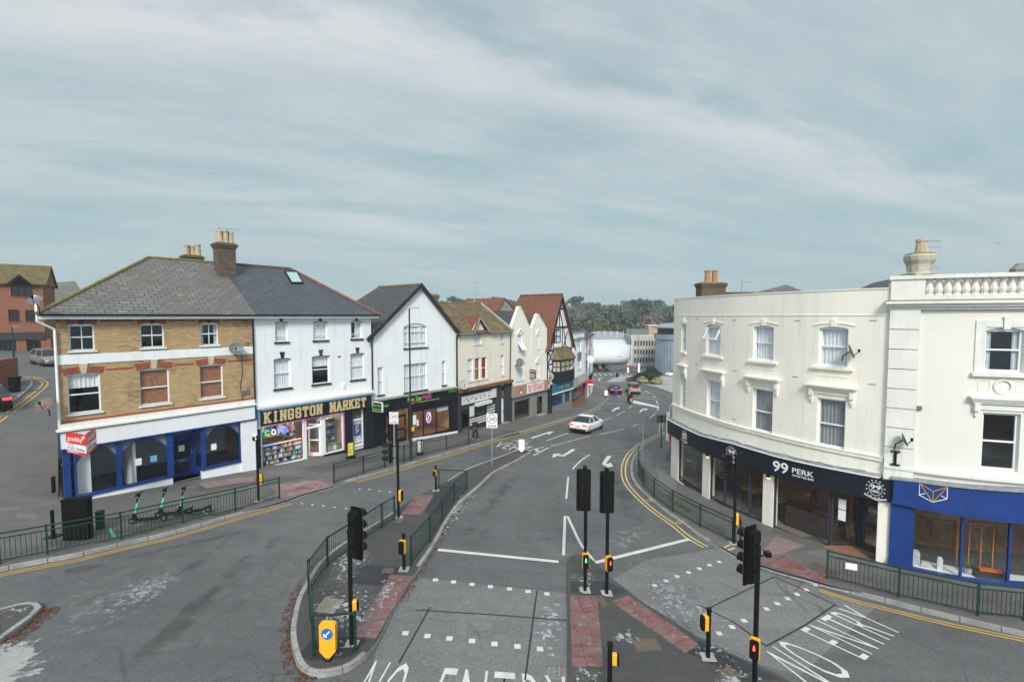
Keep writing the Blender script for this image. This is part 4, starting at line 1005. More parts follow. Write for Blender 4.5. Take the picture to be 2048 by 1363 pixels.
for a,d0,d1 in ((.75,-4.6,-3),(X(268),-2.2,-.3)):
    mb=MB();mb.prism(WA,a,a+.12,FZ,zfas_b+.1,d0,d1);mb.build('partition',M['white'],bA)
mb=MB();mb.prism(WA,.45,.95,FZ,zfas_b+.1,-.5,-.15);mb.build('partition',M['white'],bA)
a,b=sA[2]+.13,sA[3] - .1;dd=-.75
mb=MB();zb_=FZ;mb.prism(WA,a,a+.09,zb_,zfas_b - .07,dd - .06,dd+.05);mb.prism(WA,b - .09,b,zb_,zfas_b - .07,dd - .06,dd+.05);mb.prism(WA,a,b,zb_+2.15,zb_+2.26,dd - .06,dd+.03);mb.build('door_frame',M['blue'],bA)
mb=MB();mb.prism(WA,a - .05,a,FZ,zfas_b - .07,dd,.1);mb.prism(WA,b,b+.05,FZ,zsill+.1,dd,.1);mb.build('porch_side',M['blue'],bA)
mb=MB();mb.face([WA.P(b+.02,z,d) for z,d in ((zsill+.1,dd),(zsill+.1,.1),(zfas_b,.1),(zfas_b,dd))]);mb.build('shop_window',M['shop_glass'],bA)
mb=MB();x0,x1=a+.1,b - .1;z0_,z1_=zb_+.02,zb_+2.14;wd=.16
mb.prism(WA,x0,x0+wd,z0_,z1_,dd - .03,dd+.02);mb.prism(WA,x1 - wd,x1,z0_,z1_,dd - .03,dd+.02)
for zA,zB in ((0,.22),(.72,.98),(1.92,2.12)):mb.prism(WA,x0+wd,x1 - wd,z0_+zA,z0_+zB,dd - .03,dd+.02)
dr=mb.build('door',M['blue'],bA)
mb=MB();mb.prism(WA,x0+wd,x1 - wd,z0_+.2,z0_+1.95,dd - .02,dd - .01);mb.build('pane',mk('dark_door_glass',(.012,.016,.025),.2,1,.1),dr)
mb=MB();c_=(x0+x1)/2;mb.prism(WA,c_ - .16,c_+.16,z0_+.82,z0_+.9,dd+.02,dd+.035);mb.prism(WA,x1 - .09,x1 - .05,z0_+1.1,z0_+1.3,dd+.02,dd+.06);mb.build('handle',mk('brass',(.45,.33,.12),.1,5,.3,metal=.9),dr)
mb=MB();mb.prism(WA,c_ - .14,c_+.13,z0_+1.35,z0_+1.68,dd+.0,dd+.005);mb.build('notice',M['white_sign'],dr)
for k in range(2):
    mb=MB();zt=FZ - .17*k;mb.prism(WA,a - .02 - .0,b+.05+.12*k,WA.gz(a) - .1,zt,dd - .2 if k==0 else -.05,.05+.3*k);mb.build('step',mk('step_tile%d' % k,(.04,.04,.045),.2,5,.6),bA)
    mb=MB();mb.prism(WA,a,b+.05+.12*k,zt,zt+.012,.0+.3*k,.055+.3*k);mb.build('step_nosing',M['stone'],bA)
for u,v,w_,h_ in ((276,922.5,.26,.34),(306.5,916,.27,.32),(426.5,892.5,.26,.34)):
    s,z=WA.hit(u,v);mb=MB();mb.prism(WA,s - w_/2,s+w_/2,z - h_/2,z+h_/2,.072,.076);mb.build('window_notice',M['white_sign'] if u != 306.5 else mk('blue_notice',(.12,.36,.62),.05),bA)
mb=MB();mb.prism(WA,X(424) - .1,X(424)+.12,FZ,FZ+1.1,-1.8,-1.7);
dish(WA.P(WA.hit(468,697)[0],WA.hit(468,697)[1],.3),R(150),.34,bA,M['sign_back'],'grey satellite dish on the white band of the buff brick house')
dish(at(91,811,20.1),R(175),.36,bA,mk('rusty_dish',(.16,.11,.09),.3,8,.6),'rusty brown satellite dish low on the corner of the buff brick house',tilt=.75)
dish(at(71.5,602,19.6),R(170),.27,bA,M['sign_back'],'grey satellite dish on the white post at the roof corner',tilt=.9)
mb=MB();s,z=WA.hit(485,790);mb.box(WA.P(s,z,.03),.16,.1,.26,*[Vector(x) for x in WA.basis(1)]);mb.box(WA.P(s+.25,z+.02,.03),.16,.1,.26,*[Vector(x) for x in WA.basis(1)]);mb.build('junction_box',M['sign_back'],bA)
pipe([WA.P(WA.hit(483,700)[0],WA.hit(483,700)[1],.03),WA.P(WA.hit(484,745)[0],WA.hit(484,745)[1],.03),WA.P(WA.hit(480,775)[0],WA.hit(480,775)[1],.03),WA.P(WA.hit(486,800)[0],WA.hit(486,800)[1],.03)],.012,M['black'],bA,'cable')
tb=thing('letting_board','red and white V shaped estate agent board on the blue shopfront fascia','sign',WA.P(WA.hit(172,880)[0],1.0,.3))
pa,pb,pc=at(132,866,19.35),at(172,868,18.75),at(191.5,854,19.9)
for i,(p,q) in enumerate(((pa,pb),(pb,pc))):
    Wb=Wall([p.xy,q.xy]);zt=[at(132,864,p.y).z,at(172,868,pb.y).z,at(191.5,855,pc.y).z];
    zB=[at(132,904,p.y).z,at(172,910,pb.y).z,at(191.5,898,pc.y).z];T_=(zt[0]+zt[1]+zt[2])/3;Bm=(sum(zB))/3
    mb=MB();mb.prism(Wb,0,Wb.L,Bm,T_,-.015,.01);pn=mb.build('board_panel',M['red_sign'],tb)
    mb=MB();mb.prism(Wb,.004,Wb.L - .01,Bm+(T_ - Bm)*.14,Bm+(T_ - Bm)*.47,.008,.014);mb.build('white_strip',M['white_sign'],pn)
    wtext(Wb,'goadsby',(Wb.L*.08,Wb.L*.80,Bm+(T_ - Bm)*.53,Bm+(T_ - Bm)*.82),.012,M['white_sign'],pn,off=.0,th=.004)
    wtext(Wb,'TO LET',(Wb.L*.08,Wb.L*.40,Bm+(T_ - Bm)*.37,Bm+(T_ - Bm)*.45),.015,M['red_sign'],pn,th=.004)
    wtext(Wb,'01202 550066',(Wb.L*.06,Wb.L*.93,Bm+(T_ - Bm)*.18,Bm+(T_ - Bm)*.33),.015,M['sign_back'],pn,th=.004)
    wtext(Wb,'goadsby.com',(Wb.L*.08,Wb.L*.6,Bm+(T_ - Bm)*.03,Bm+(T_ - Bm)*.12),.012,M['white_sign'],pn,th=.004)
    mb=MB()
    for k in range(3):mb.prism(Wb,Wb.L*(.78+.06*k),Wb.L*(.81+.06*k),Bm+(T_ - Bm)*(.7+.05*k),Bm+(T_ - Bm)*(.86+.05*k),.01,.016)
    mb.build('logo_bars',M['white_sign'],pn)
# ---------------------------------------------------------------- market building (white render)
bK=thing('market_building','three storey white rendered house over the lit convenience market with gold letters','building',(B_A1.x,B_A1.y,zg(*B_A1)))
upK=[rect(WK,550,575.7,644,684.7),rect(WK,626.4,655,643.3,679),rect(WK,702,724,641.8,676.6)]
loK=[rect(WK,547.8,582,717.7,777.6),rect(WK,624,659.4,711,767),rect(WK,701,728.7,706.7,757.3)]
for g in (upK,loK):
    a=sum(r[2] for r in g)/3;b=sum(r[3] for r in g)/3
    for r in g:r[2],r[3]=a,b;r.append(.06)
zKt=WK.z_(628,801);zKb=WK.z_(628,832)
mb=MB();wallgrid(mb,WK,0,WK.L,zKt - .2,EAVE,upK+loK,.13)
shell(mb,[B_K1,bkK1],-2,EAVE);mb.build('wall',M['white'],bK)
M['black_stone']=mk('black_painted_stone',(.02,.02,.022),.5,9,.7,streak=.2,dirt=(.3,.3,.3))
for r in upK+loK:
    mb=MB();cx=(r[0]+r[1])/2;z=r[3]
    mb.slab([WK.P(s,zz,.045) for s,zz in ((cx - .07,z+.04),(cx+.07,z+.04),(cx+.15,z+.42),(cx - .15,z+.42))],.05,nrm=WK.basis(0)[1])
    n=6;w_=r[1] - r[0]
    for i in range(n):
        f=lambda k:z - .06*(2*k - 1) ** 2
        k0,k1=i/n,(i+1)/n
        mb.prism(WK,r[0]+w_*k0,r[0]+w_*k1,lambda s:f((s - r[0])/w_),lambda s:f((s - r[0])/w_)+.045,-.02,.02,1,False)
    mb.build('keystone',M['black_stone'],bK)
CW=dict(sillm=M['black_stone'],sillh=.1)
for i,r in enumerate(upK):window(WK,r,bK,h=() ,curtain=('net','net','R')[i],fw=.09,th=((.2,.08,.92),(.3,.08,.92)) ,**CW)
for i,r in enumerate(loK):window(WK,r,bK,h=(.52,),curtain=('net','top','net')[i],fw=.075,**CW)
mb=MB();roofpoly(mb,[eM,eR,RR,RM],e);roofpoly(mb,[eR,bR,RR],back.to_3d());roofpoly(mb,[bR,bM,RM,RR],e);mb.build('roof',M['slate_new'],bK)
ridge(RM+Vector((0,0,.03)),RR+Vector((0,0,.03)),M['ridge_red'],bK);ridge(eR+Vector((0,0,.03)),RR+Vector((0,0,.03)),M['ridge_red'],bK)
gutter(WAK,WA.L,WAK.L+.4,EAVE - .05,.38,bK)
def onroof(u,v,up=.0):
    n=(eR - eM).cross(RM - eM).normalized();r=ray(u,v);o_=Vector((0,0,CAMZ));t=(eM - o_).dot(n)/r.dot(n);return o_+r*t+n*up
n_=(eR - eM).cross(RM - eM).normalized()
q=[onroof(*p) for p in ((568,542.5),(593.5,543.5),(607,567.5),(583,567.5))]
mb=MB()
for i in range(4):
    a,b=q[i],q[(i+1) % 4];ins=(sum(q,Vector())/4);a2=a.lerp(ins,.14);b2=b.lerp(ins,.14)
    mb.slab([p+n_*.1 for p in (a,b,b2,a2)],.14,nrm=n_)
rlt=mb.build('roof_window',M['black'],bK);mb=MB();mb.slab([p.lerp(sum(q,Vector())/4,.12)+n_*.05 for p in q],.02,nrm=n_);mb.build('pane',mk('pale_roof_glass',(.35,.48,.46),.05,1,.08),rlt)
mb=MB();s,z=WK.hit(687,771);mb.prism(WK,s - .1,s+.1,z - .17,z+.17,0,.08);mb.build('alarm_box',M['upvc'],bK)
mb=MB();s,z=WK.hit(678.6,713);mb.prism(WK,s - .11,s+.11,z - .06,z+.06,-.02,.01);mb.build('air_vent',M['wood'],bK)
M['sky_blue']=mk('pale_blue_paint',(.20,.42,.68),.1,2,.5);M['gold']=mk('gold_lettering',(.58,.47,.24),.08,4,.5)
ks0=WK.hit(517.5,830)[0];ks1=WK.hit(737.6,800)[0]
mb=MB();mb.prism(WK,ks0,ks1,zKb,zKt - .1,.0,.30);mb.build('fascia_board',M['navy_sign'],bK)
mb=MB();mb.prism(WK,ks0,ks1+.1,zKt - .1,zKt+.02,.0,.34);mb.build('fascia_trim',M['sky_blue'],bK)
mb=MB();mb.prism(WK,.03,ks0,zKb - .15,zKt+.1,.0,.2);mb.prism(WK,ks1,WK.L - .05,zKb,zKt+.05,.0,.2);mb.build('console',mk('flaking_blue_paint',(.22,.38,.46),.3,5,.8,streak=.4),bK)
mb=MB();mb.prism(WK,.0,WK.L - .02,zKt+.02,zKt+.16,0,.4);mb.build('cornice',M['stone_white'],bK)
strokes(WK,'KINGSTON MARKET',(WK.hit(526.5,830,.3)[0],WK.hit(732.5,805,.3)[0],zKb+.13,zKt - .2),.30,M['gold'],bK,t=.25)
XK=lambda u,v=880:WK.hit(u,v)[0]
zss=WK.z_(585,923.5);zst=zKb
gl=MB();fr_=MB();kw=[(XK(520),XK(608.5)),(XK(648),XK(686.5))]
for a,b in kw:
    gl.face([WK.P(s,z,.03) for s,z in ((a,zss),(b,zss),(b,zst),(a,zst))])
    fr_.prism(WK,a,a+.08,zss,zst,-.03,.06);fr_.prism(WK,b - .1,b,zss,zst,-.03,.06);fr_.prism(WK,a+.08,b - .1,zss,zss+.09,-.03,.06);fr_.prism(WK,a+.08,b - .1,zst - .07,zst,-.03,.06)
da,db=XK(611.6),XK(643)
fr_.prism(WK,da - .09,da+.03,WK.gz(da)+.1,zst,-.06,.07);fr_.prism(WK,db - .05,db+.16,WK.gz(da)+.1,zst,-.06,.07)
ztr=WK.z_(627,855);fr_.prism(WK,da+.03,db - .05,ztr,ztr+.1,-.06,.06);fr_.prism(WK,da+.03,db - .05,zst - .07,zst,-.06,.06)
fr_.build('shop_frame',M['upvc'],bK);gl.face([WK.P(s,z,.0) for s,z in ((da,ztr),(db,ztr),(db,zst),(da,zst))]);gl.build('shop_window',M['shop_glass'],bK)
mb=MB()
for a,b in ((.05,XK(611.6)),(XK(645),XK(703))):mb.prism(WK,a,b,lambda s:WK.gz(s),zss,-.02,.09,2)
mb.prism(WK,XK(687.5),XK(703),lambda s:WK.gz(s),zst,.02,.2,1);mb.prism(WK,XK(730),WK.L - .02,lambda s:WK.gz(s),zst,-.05,.2,1);mb.prism(WK,.02,XK(519),lambda s:WK.gz(s),zst,-.05,.16)
mb.build('shop_pier',M['navy_sign'],bK)
od=mb=MB();
Wd=Wall([WK.P(db - .07,0,-.02).xy,WK.P(db - .55,0,-.62).xy]);
FK=WK.gz(da)+.12
Wd=Wall([Wd.p[1],Wd.p[0]])
mb=MB();Ld=Wd.L
for a,b,c,d_ in ((0,.09,0,2.1),(Ld - .09,Ld,0,2.1),(.09,Ld - .09,0,.22),(.09,Ld - .09,1.0,1.08),(.09,Ld - .09,2.0,2.1)):mb.prism(Wd,a,b,FK+c,FK+d_,-.02,.02)
dd_=mb.build('door',M['upvc'],bK);mb=MB();mb.prism(Wd,.09,Ld - .09,FK+.2,FK+2.0,-.004,.004);mb.build('pane',M['shop_glass'],dd_)
a,b=XK(703.5),XK(727.5);zdt=WK.z_(715,837)
mb=MB();g0=WK.gz(a)+.15
for p in ((a,a+.1,g0,zdt),(b - .1,b,g0,zst),(a+.1,b - .1,zdt - .12,zdt),(a+.1,b - .1,g0,g0+.35),(a+.1,b - .1,g0+.5,g0+.56)):mb.prism(WK,p[0],p[1],p[2],p[3],-.1,-.04)
sdn=mb.build('door',M['upvc'],bK);c=MB();n=16
for i in range(n):
    x0,x1=a+.1+(b - a - .2)*i/n,a+.1+(b - a - .2)*(i+1)/n;c.face([WK.P(x0,g0+.3,-.16+.03*(i % 2)),WK.P(x1,g0+.3,-.16+.03*((i+1) % 2)),WK.P(x1,zdt - .1,-.16+.03*((i+1) % 2)),WK.P(x0,zdt - .1,-.16+.03*(i % 2))])
c.build('curtain',M['curtain'],sdn)
mb=MB();mb.prism(WK,a+.1,b - .1,g0+.3,zdt - .1,-.09,-.085);mb.build('pane',M['glass'],sdn)
mb=MB();mb.prism(WK,a+.1,b - .1,zdt,zst - .02,-.1,-.08);mb.build('transom_panel',mk('grey_panel',(.10,.10,.10),.2),sdn)
mb=MB();mb.prism(WK,a+.25,b - .2,g0+1.0,g0+1.75,-.07,-.06);nt=mb.build('door_notice',mk('navy_notice',(.03,.06,.22),.05),sdn)
mb=MB();
for k in range(6):mb.prism(WK,a+.33,b - .3 - .06*(k % 3),g0+1.64 - k*.1,g0+1.67 - k*.1,-.062,-.057)
mb.build('notice_lines',M['white_sign'],nt)
mb=MB();mb.prism(WK,a - .02,b+.02,g0 - .2,g0+.0,-.2,.12);mb.build('step',M['black_paint'],bK)
M['shop_wall']=mk('shop_inside_wall',(.30,.25,.2),.1,2,.9);M['shop_floor_m']=mk('shop_floor_wood',(.22,.12,.06),.2,3,.5)
mb=MB();mb.face([WK.P(s,FK,d) for s,d in ((.1,.02),(WK.L - .1,.02),(WK.L - .1,-5),(.1,-5))]);mb.build('shop_floor',M['shop_floor_m'],bK)
mb=MB();mb.prism(WK,.1,WK.L,FK - .5,zst+.2,-5.1,-5.0);mb.prism(WK,XK(690),XK(693),FK - .5,zst+.2,-5,-.05);mb.prism(WK,.05,.15,FK - .5,zst+.2,-5,-.05);mb.build('shop_back_wall',M['shop_wall'],bK)
mb=MB();mb.prism(WK,.0,WK.L,zst+.12,zst+.2,-9,-.02);mb.build('ceiling',M['white'],bK)
M['lamp_warm']=mk_emit('shop_ceiling_lamp',(1,.93,.82),16)
mb=MB()
for k in range(3):mb.prism(WK,1.0+k*1.9,2.2+k*1.9,zst+.06,zst+.11,-2.2,-1.9);mb.prism(WK,1.0+k*1.9,2.2+k*1.9,zst+.06,zst+.11,-.9,-.75)
mb.build('ceiling_lamp',M['lamp_warm'],bK)
cols=[(.6,.10,.06),(.10,.18,.5),(.7,.55,.2),(.12,.35,.16),(.8,.8,.78),(.03,.03,.03),(.5,.36,.2),(.75,.72,.62),(.3,.5,.55),(.45,.45,.47),(.7,.7,.72)]
STK=[mk('packet_%d' % i,c,.1,9,.5) for i,c in enumerate(cols)]
rs=random.Random(5)
def shelfunit(W,a,b,zb,zt,d,rows,label,lower=True,hs=(.12,.24),fill=.85):
    t=thing('shop_shelf',label,'shelf',W.P((a+b)/2,zb,d))
    mb=MB();n=rows
    for i in range(n+1):z=zb+(zt - zb)*i/n;mb.prism(W,a,b,z - .02,z+.01,d - .3,d)
    for x in (a,(a+b)/2,b):mb.prism(W,x - .02,x+.02,zb,zt,d - .3,d+.01)
    mb.prism(W,a,b,zb,zt,d - .33,d - .3)
    mb.build('shelf_frame',M['grey_metal'],t)
    mb=MB()
    for i in range(n):
        z=zb+(zt - zb)*i/n+.01;x=a+.04;room=(zt - zb)/n - .04
        while x<b - .1:
            w_=rs.uniform(.05,.16);h_=min(room,rs.uniform(*hs));mb.cur=rs.randrange(len(STK)) if rs.random()<.7 else mb.cur
            if rs.random()<fill:mb.prism(W,x,x+w_*.92,z,z+h_,d - .22,d - rs.uniform(.01,.08))
            x += w_
    mb.build('packets',STK,t,kind='stuff');return t
shelfunit(WK,XK(531),XK(608),zss+.08,zss+1.25,-.35,4,'long white display shelf of packets inside the wide market window')
shelfunit(WK,XK(522),XK(606),zss+1.3,zss+2.0,-2.2,2,'tall rear shelf of bottles seen over the market window display',hs=(.2,.34))
shelfunit(WK,XK(613),XK(640),FK+.1,FK+2.0,-3.2,5,'shelf of groceries seen through the open market doorway')
shelfunit(WK,XK(652),XK(684),zss+.6,zss+2.1,-.9,3,'small goods shelf in the right market window',fill=.7)
shelfunit(WK,XK(650),XK(685),zss+.06,zss+.5,-.2,1,'row of boxes low in the right market window',hs=(.3,.42),fill=.7)
neon=[('C',(.05,.9,.3)),('O',(.9,1,1)),('M',(.3,.3,1)),('E',(.2,.2,1)),('T',(1,.12,.05))]
xn=XK(531.5);t=thing('neon_sign','multicoloured lit COME letters in the market window','sign',WK.P(xn,zst - .8,-.1))
for i,(ch,c_) in enumerate(neon):
    wtext(WK,ch,(xn+i*.38,xn+i*.38+(.33 if ch=='M' else .27),zst - .72,zst - .38),-.12,mk_emit('neon_%d' % i,c_,1.5),t,name='neon_letter',off=.02,th=.03)
mb=MB();
for a,b in kw+[(da,db)]:
    n=int((b - a)/.07)
    for i in range(n):x=a+(b - a)*i/n;mb.box(WK.P(x,zst - .06 - rs.random()*.07,.08),.028,.03,.025)
for z in range(34):zz=zss+(zst - zss)*z/34;mb.box(WK.P(kw[1][1]+.03,zz,.1),.035,.03,.04);mb.box(WK.P(kw[0][1] - .02,zz,.09),.03,.03,.035) if z>17 else None
mb.build('tinsel_lights',mk_emit('pink_lights',(1,.12,.5),.9,(.5,.05,.25)),None,'pink string lights framing the market windows','string lights')
mb=MB();mb.prism(WK,XK(551),XK(607),zss+1.27,zss+1.33,-.3,-.26);mb.build('light_strip',mk_emit('coloured_strip',(1,.35,.25),2.2),None,'glowing red light strip above the market display shelf','light strip')
mb=MB();mb.prism(WK,XK(533),XK(553),zss+1.27,zss+1.31,-.3,-.26);mb.build('light_strip',mk_emit('blue_strip',(.2,.3,1),2.0),None,'short blue light strip in the market window corner','light strip')
# ================================================================ THE REST OF THE LEFT-HAND ROW
def pr(W,name,m,parent,lst,n=1):
    """each prism is its own part"""
    for q in lst:
        mb=MB();mb.prism(W,*q,n);mb.build(name,m,parent)
def eq(rs_,rise=None):
    a=sum(r[2] for r in rs_)/len(rs_);b=sum(r[3] for r in rs_)/len(rs_)
    for r in rs_:
        r[2],r[3]=a,b
        if rise:r.append(rise)
    return rs_
def door(W,a,b,z0,z1,d,m,parent,glass=True,fr=None,panels=((.22,.9),(1.05,1.9)),wd=.11):
    H=z1 - z0;k=H/2.1;mb=MB();ys=[0]+sum([[p*k,q*k] for p,q in panels],[])+[H]
    mb.prism(W,a,a+wd,z0,z1,d - .04,d);mb.prism(W,b - wd,b,z0,z1,d - .04,d)
    for p,q in zip(ys[::2],ys[1::2]):mb.prism(W,a+wd,b - wd,z0+p,z0+q,d - .04,d)
    o=mb.build('door',m,parent)
    mb=MB();mb.prism(W,a+wd,b - wd,z0+ys[1],z0+ys[-2],d - .025,d - .015);mb.build('pane' if glass else 'door_panel',M['shop_glass'] if glass else m,o)
    mb=MB();mb.prism(W,b - .09,b - .06,z0+.95,z0+1.15,d,d+.04);mb.build('handle',M['grey_metal'],o)
    return o
def shopwin(W,a,b,z0,z1,d,m,parent,mull=(),fw=.06,th=()):
    mb=MB()
    for p,q in [(a,a+fw),(b - fw,b)]+[(x - fw/2,x+fw/2) for x in mull]:mb.prism(W,p,q,z0,z1,d - .05,d+.04)
    mb.prism(W,a+fw,b - fw,z0,z0+fw,d - .05,d+.03);mb.prism(W,a+fw,b - fw,z1 - fw,z1,d - .05,d+.03)
    for y in th:mb.prism(W,a+fw,b - fw,y - fw/2,y+fw/2,d - .05,d+.02)
    o=mb.build('shop_window',m,parent)
    mb=MB();q=[(a+.02,z0+.02),(b - .02,z0+.02),(b - .02,z1 - .02),(a+.02,z1 - .02)];mb.face([W.P(s,z,d - .01) for s,z in q],q);mb.build('pane',M['shop_glass'],o)
    return o
def room(W,a,b,z0,z1,dp,parent,wall=None,floor=None,zc=None):
    mb=MB();mb.prism(W,a,b,z0 - .4,z0,-dp,-.06);mb.build('shop_floor',floor or M['shop_floor_m'],parent)
    mb=MB();mb.prism(W,a,b,z0,z1,-dp - .1,-dp);mb.prism(W,a,a+.06,z0,z1,-dp,-.2);mb.prism(W,b - .06,b,z0,z1,-dp,-.2);mb.build('shop_back_wall',wall or M['interior'],parent)
    mb=MB();mb.prism(W,a,b,z1,z1+.1,-dp - .1,-.03);mb.build('ceiling',M['white'],parent)
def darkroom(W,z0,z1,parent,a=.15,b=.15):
    mb=MB();mb.prism(W,a,W.L - b,z0,z1,-1.6,-1.5);mb.build('dark_backing',M['interior'],parent)  # dark sheet added behind the windows so the rooms read as unlit
ptz=lambda W:thing
# ---- gabled house over the nail salon
b5=thing('nail_salon_building','white gabled house with arched attic window above the black nail salon','building',(B_K1.x,B_K1.y,zg(*B_K1)))
aL=W5.hit(744,666);aP=W5.hit(838.8,571);aR=W5.hit(912.5,667);ev5=(aL[1]+aR[1])/2;pk=aP[1];sm5=aP[0]
z5t=W5.z_(830,786.5);z5b=W5.z_(830,812)
k1=(pk - ev5)/(sm5 - 0);k2=(pk - ev5)/(W5.L - sm5)
clip5=[(-k1,1,ev5+0),(k2,1,ev5+k2*W5.L)]
w5=[rect(W5,807.5,854,646.2,695)+[.28]]+eq([rect(W5,808,854,726.5,781.5)])+[rect(W5,755.6,767,733,788),rect(W5,884,892,722,771)]
w5[2][2:4]=w5[3][2:4]=[(w5[2][2]+w5[3][2])/2,(w5[2][3]+w5[3][3])/2]
mb=MB();wallgrid(mb,W5,0,W5.L,z5t - .2,pk,w5,.12,clip5);bkF1=bk(B_F1,9);bkK1b=bk(B_K1,9)
shell(mb,[bkK1b,B_K1],-2.5,ev5);shell(mb,[B_F1,bkF1,bkK1b],-2.5,ev5);mb.build('wall',M['white'],b5)
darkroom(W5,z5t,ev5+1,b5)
bs=dict(sillm=M['black_stone'],sillh=.09,fw=.07)
window(W5,w5[0][:4],b5,v=(.2,.72),h=(.22,.66),curtain='net',rise=.28,**bs);window(W5,w5[1],b5,v=(.28,.72),h=(.55,),curtain='net',**bs)
for r in w5[2:]:window(W5,r,b5,h=(.5,),curtain='net',**bs)
P5=lambda s,z,d:W5.P(s,z,d)
ov=.28;LR=5.3
pkp=P5(sm5,pk+.12,ov);pkb=P5(sm5,pk+.12,-LR)
lE=P5(-.45,ev5+.12 - .45*k1,ov);rE=P5(W5.L+.3,ev5+.12 - .3*k2,ov)
lB=P5(-.45,ev5+.12 - .45*k1,-9.2);rB=P5(W5.L+.3,ev5+.12 - .3*k2,-9.2)
mb=MB();roofpoly(mb,[lE,pkp,pkb,lB],back.to_3d());roofpoly(mb,[rE,rB,pkb,pkp],back.to_3d());roofpoly(mb,[lB,pkb,rB],W5.basis(1)[0]);mb.build('roof',M['slate_dark'],b5)
ridge(pkp,pkb,M['lichen'],b5)
def barge(W,s0,z0,s1,z1,d,parent,m,w_=.28):
    mb=MB();mb.prism(W,min(s0,s1),max(s0,s1),lambda s:z0+(z1 - z0)*(s - s0)/(s1 - s0) - w_,lambda s:z0+(z1 - z0)*(s - s0)/(s1 - s0),d - .06,d);mb.build('bargeboard',m,parent)
barge(W5,-.45,ev5 - .45*k1+.2,sm5,pk+.2,ov+.04,b5,M['black_stone'],.34);barge(W5,sm5,pk+.2,W5.L+.3,ev5+.2 - .3*k2,ov+.04,b5,M['black_stone'],.34)
for s in (.0,W5.L - .02):pipe([P5(s,ev5 - .1,.25),P5(s,ev5 - .5,.08),P5(s,z5t,.08)],.05,M['black'],b5)
chimney(b5,W5.P(W5.L - .2,0,-3.0)[:2],1.3,.7,7.6,W5.z_(0,0)*0+at(876,590,42).z,W5.basis(1)[0],M['grey_brick'],[((-.3,0),.13,.3)])
f0,f1=.05,W5.L - .02;X5=lambda u,v=840:W5.hit(u,v)[0]
pr(W5,'fascia_board',M['black_paint'],b5,[(f0,f1,z5b,z5t - .06,0,.24)]);pr(W5,'cornice',M['stone'],b5,[(f0,f1,z5t - .06,z5t+.05,0,.38)])
pr(W5,'shop_pier',M['black_paint'],b5,[(f0,X5(750),W5.gz(0) - .2,z5b,0,.1),(X5(775),X5(793),W5.gz(1) - .3,z5b,0,.1),(X5(899),f1,W5.gz(f1) - .2,z5b,0,.14),(X5(816.5),X5(823.5),W5.gz(4) - .3,z5b,0,.1)])
zs5,zt5=W5.z_(860,868),W5.z_(860,815.5)
mb=MB();mb.prism(W5,X5(823.5),X5(899),lambda s:W5.gz(s)+.25,zs5,0,.1,2);mb.prism(W5,X5(823.5),X5(899),zt5,z5b,0,.1);mb.build('stall_riser',M['black_paint'],b5)
mb=MB();mb.prism(W5,X5(818),f1,lambda s:W5.gz(s) - .1,lambda s:W5.gz(s)+.3,0,.16,2);mb.build('plinth',M['stone_white'],b5)
shopwin(W5,X5(823.5),X5(899),zs5,zt5,.03,M['black_paint'],b5,(X5(846.5),X5(871.8)))
gd=W5.gz(X5(805))+.1;door(W5,X5(794),X5(816),gd,gd+2.1,-.25,M['black_paint'],b5);pr(W5,'transom',M['shop_glass'],b5,[(X5(794),X5(816),gd+2.12,z5b,-.27,-.25)])
gd2=W5.gz(X5(763))+.1;door(W5,X5(751),X5(774.5),gd2,gd2+2.1,-.1,M['black_paint'],b5,glass=False);pr(W5,'transom',M['black_paint'],b5,[(X5(750),X5(775),gd2+2.1,z5b,-.1,.0)])
M['salon_wall']=mk('salon_plywood',(.42,.25,.12),.25,2,.8);room(W5,.4,W5.L - .1,gd,z5b+.1,3.2,b5,M['salon_wall'])
M['lamp_soft']=mk_emit('salon_ceiling_lamp',(1,.85,.65),14);pr(W5,'ceiling_lamp',M['lamp_soft'],b5,[(X5(830),X5(890),z5b+.02,z5b+.07,-1.8,-1.6)])
M['lime']=mk_emit('lime_lettering',(.16,.75,.04),.15,(.16,.5,.05));M['pinkl']=mk_emit('pink_lettering',(.9,.05,.3),.12,(.6,.04,.22));M['wl']=M['white_sign']
tz=(z5t+z5b)/2
wtext(W5,'Five Star',(X5(811.5,800),X5(840,800),tz - .05,tz+.36),.24,M['lime'],b5,th=.03,off=0);wtext(W5,'Nails',(X5(842,800),X5(858.5,800),tz - .02,tz+.38),.24,M['pinkl'],b5,th=.03)
wtext(W5,'Professional Nail Care For Ladies & Gents',(X5(834,800),X5(875,800),tz - .22,tz - .1),.24,M['lime'],b5,th=.01,res=1,ext=.2)
wtext(W5,'The Triangle',(X5(747,800),X5(773,800),tz - .1,tz+.1),.24,M['lime'],b5,th=.01);wtext(W5,'01202 290 607',(X5(893,790),X5(909.5,790),tz+.18,tz+.34),.24,M['lime'],b5,th=.01,res=1)
for k in range(7):
    mb=MB();c=W5.P(X5(844+k*2.6,795),tz+.42+.08*math.sin(k),.26);mb.lathe(c,[(0,.03),(.07 - .01*abs(k - 3),.02),(.07 - .01*abs(k - 3),0)],8,W5.basis(1)[1]);mb.build('dot',M['lime'],b5)
for k in range(5):
    mb=MB();c=W5.P(X5(816+k*4,800),tz - .2+.02*k,.26);mb.lathe(c,[(0,.03),(.08 - .008*k,.02),(.08 - .008*k,0)],8,W5.basis(1)[1]);mb.build('dot',M['pinkl'],b5)
t=thing('neon_sign','round red and blue neon sign in the nail salon window','sign',W5.P(X5(859),zt5 - .6,-.1))
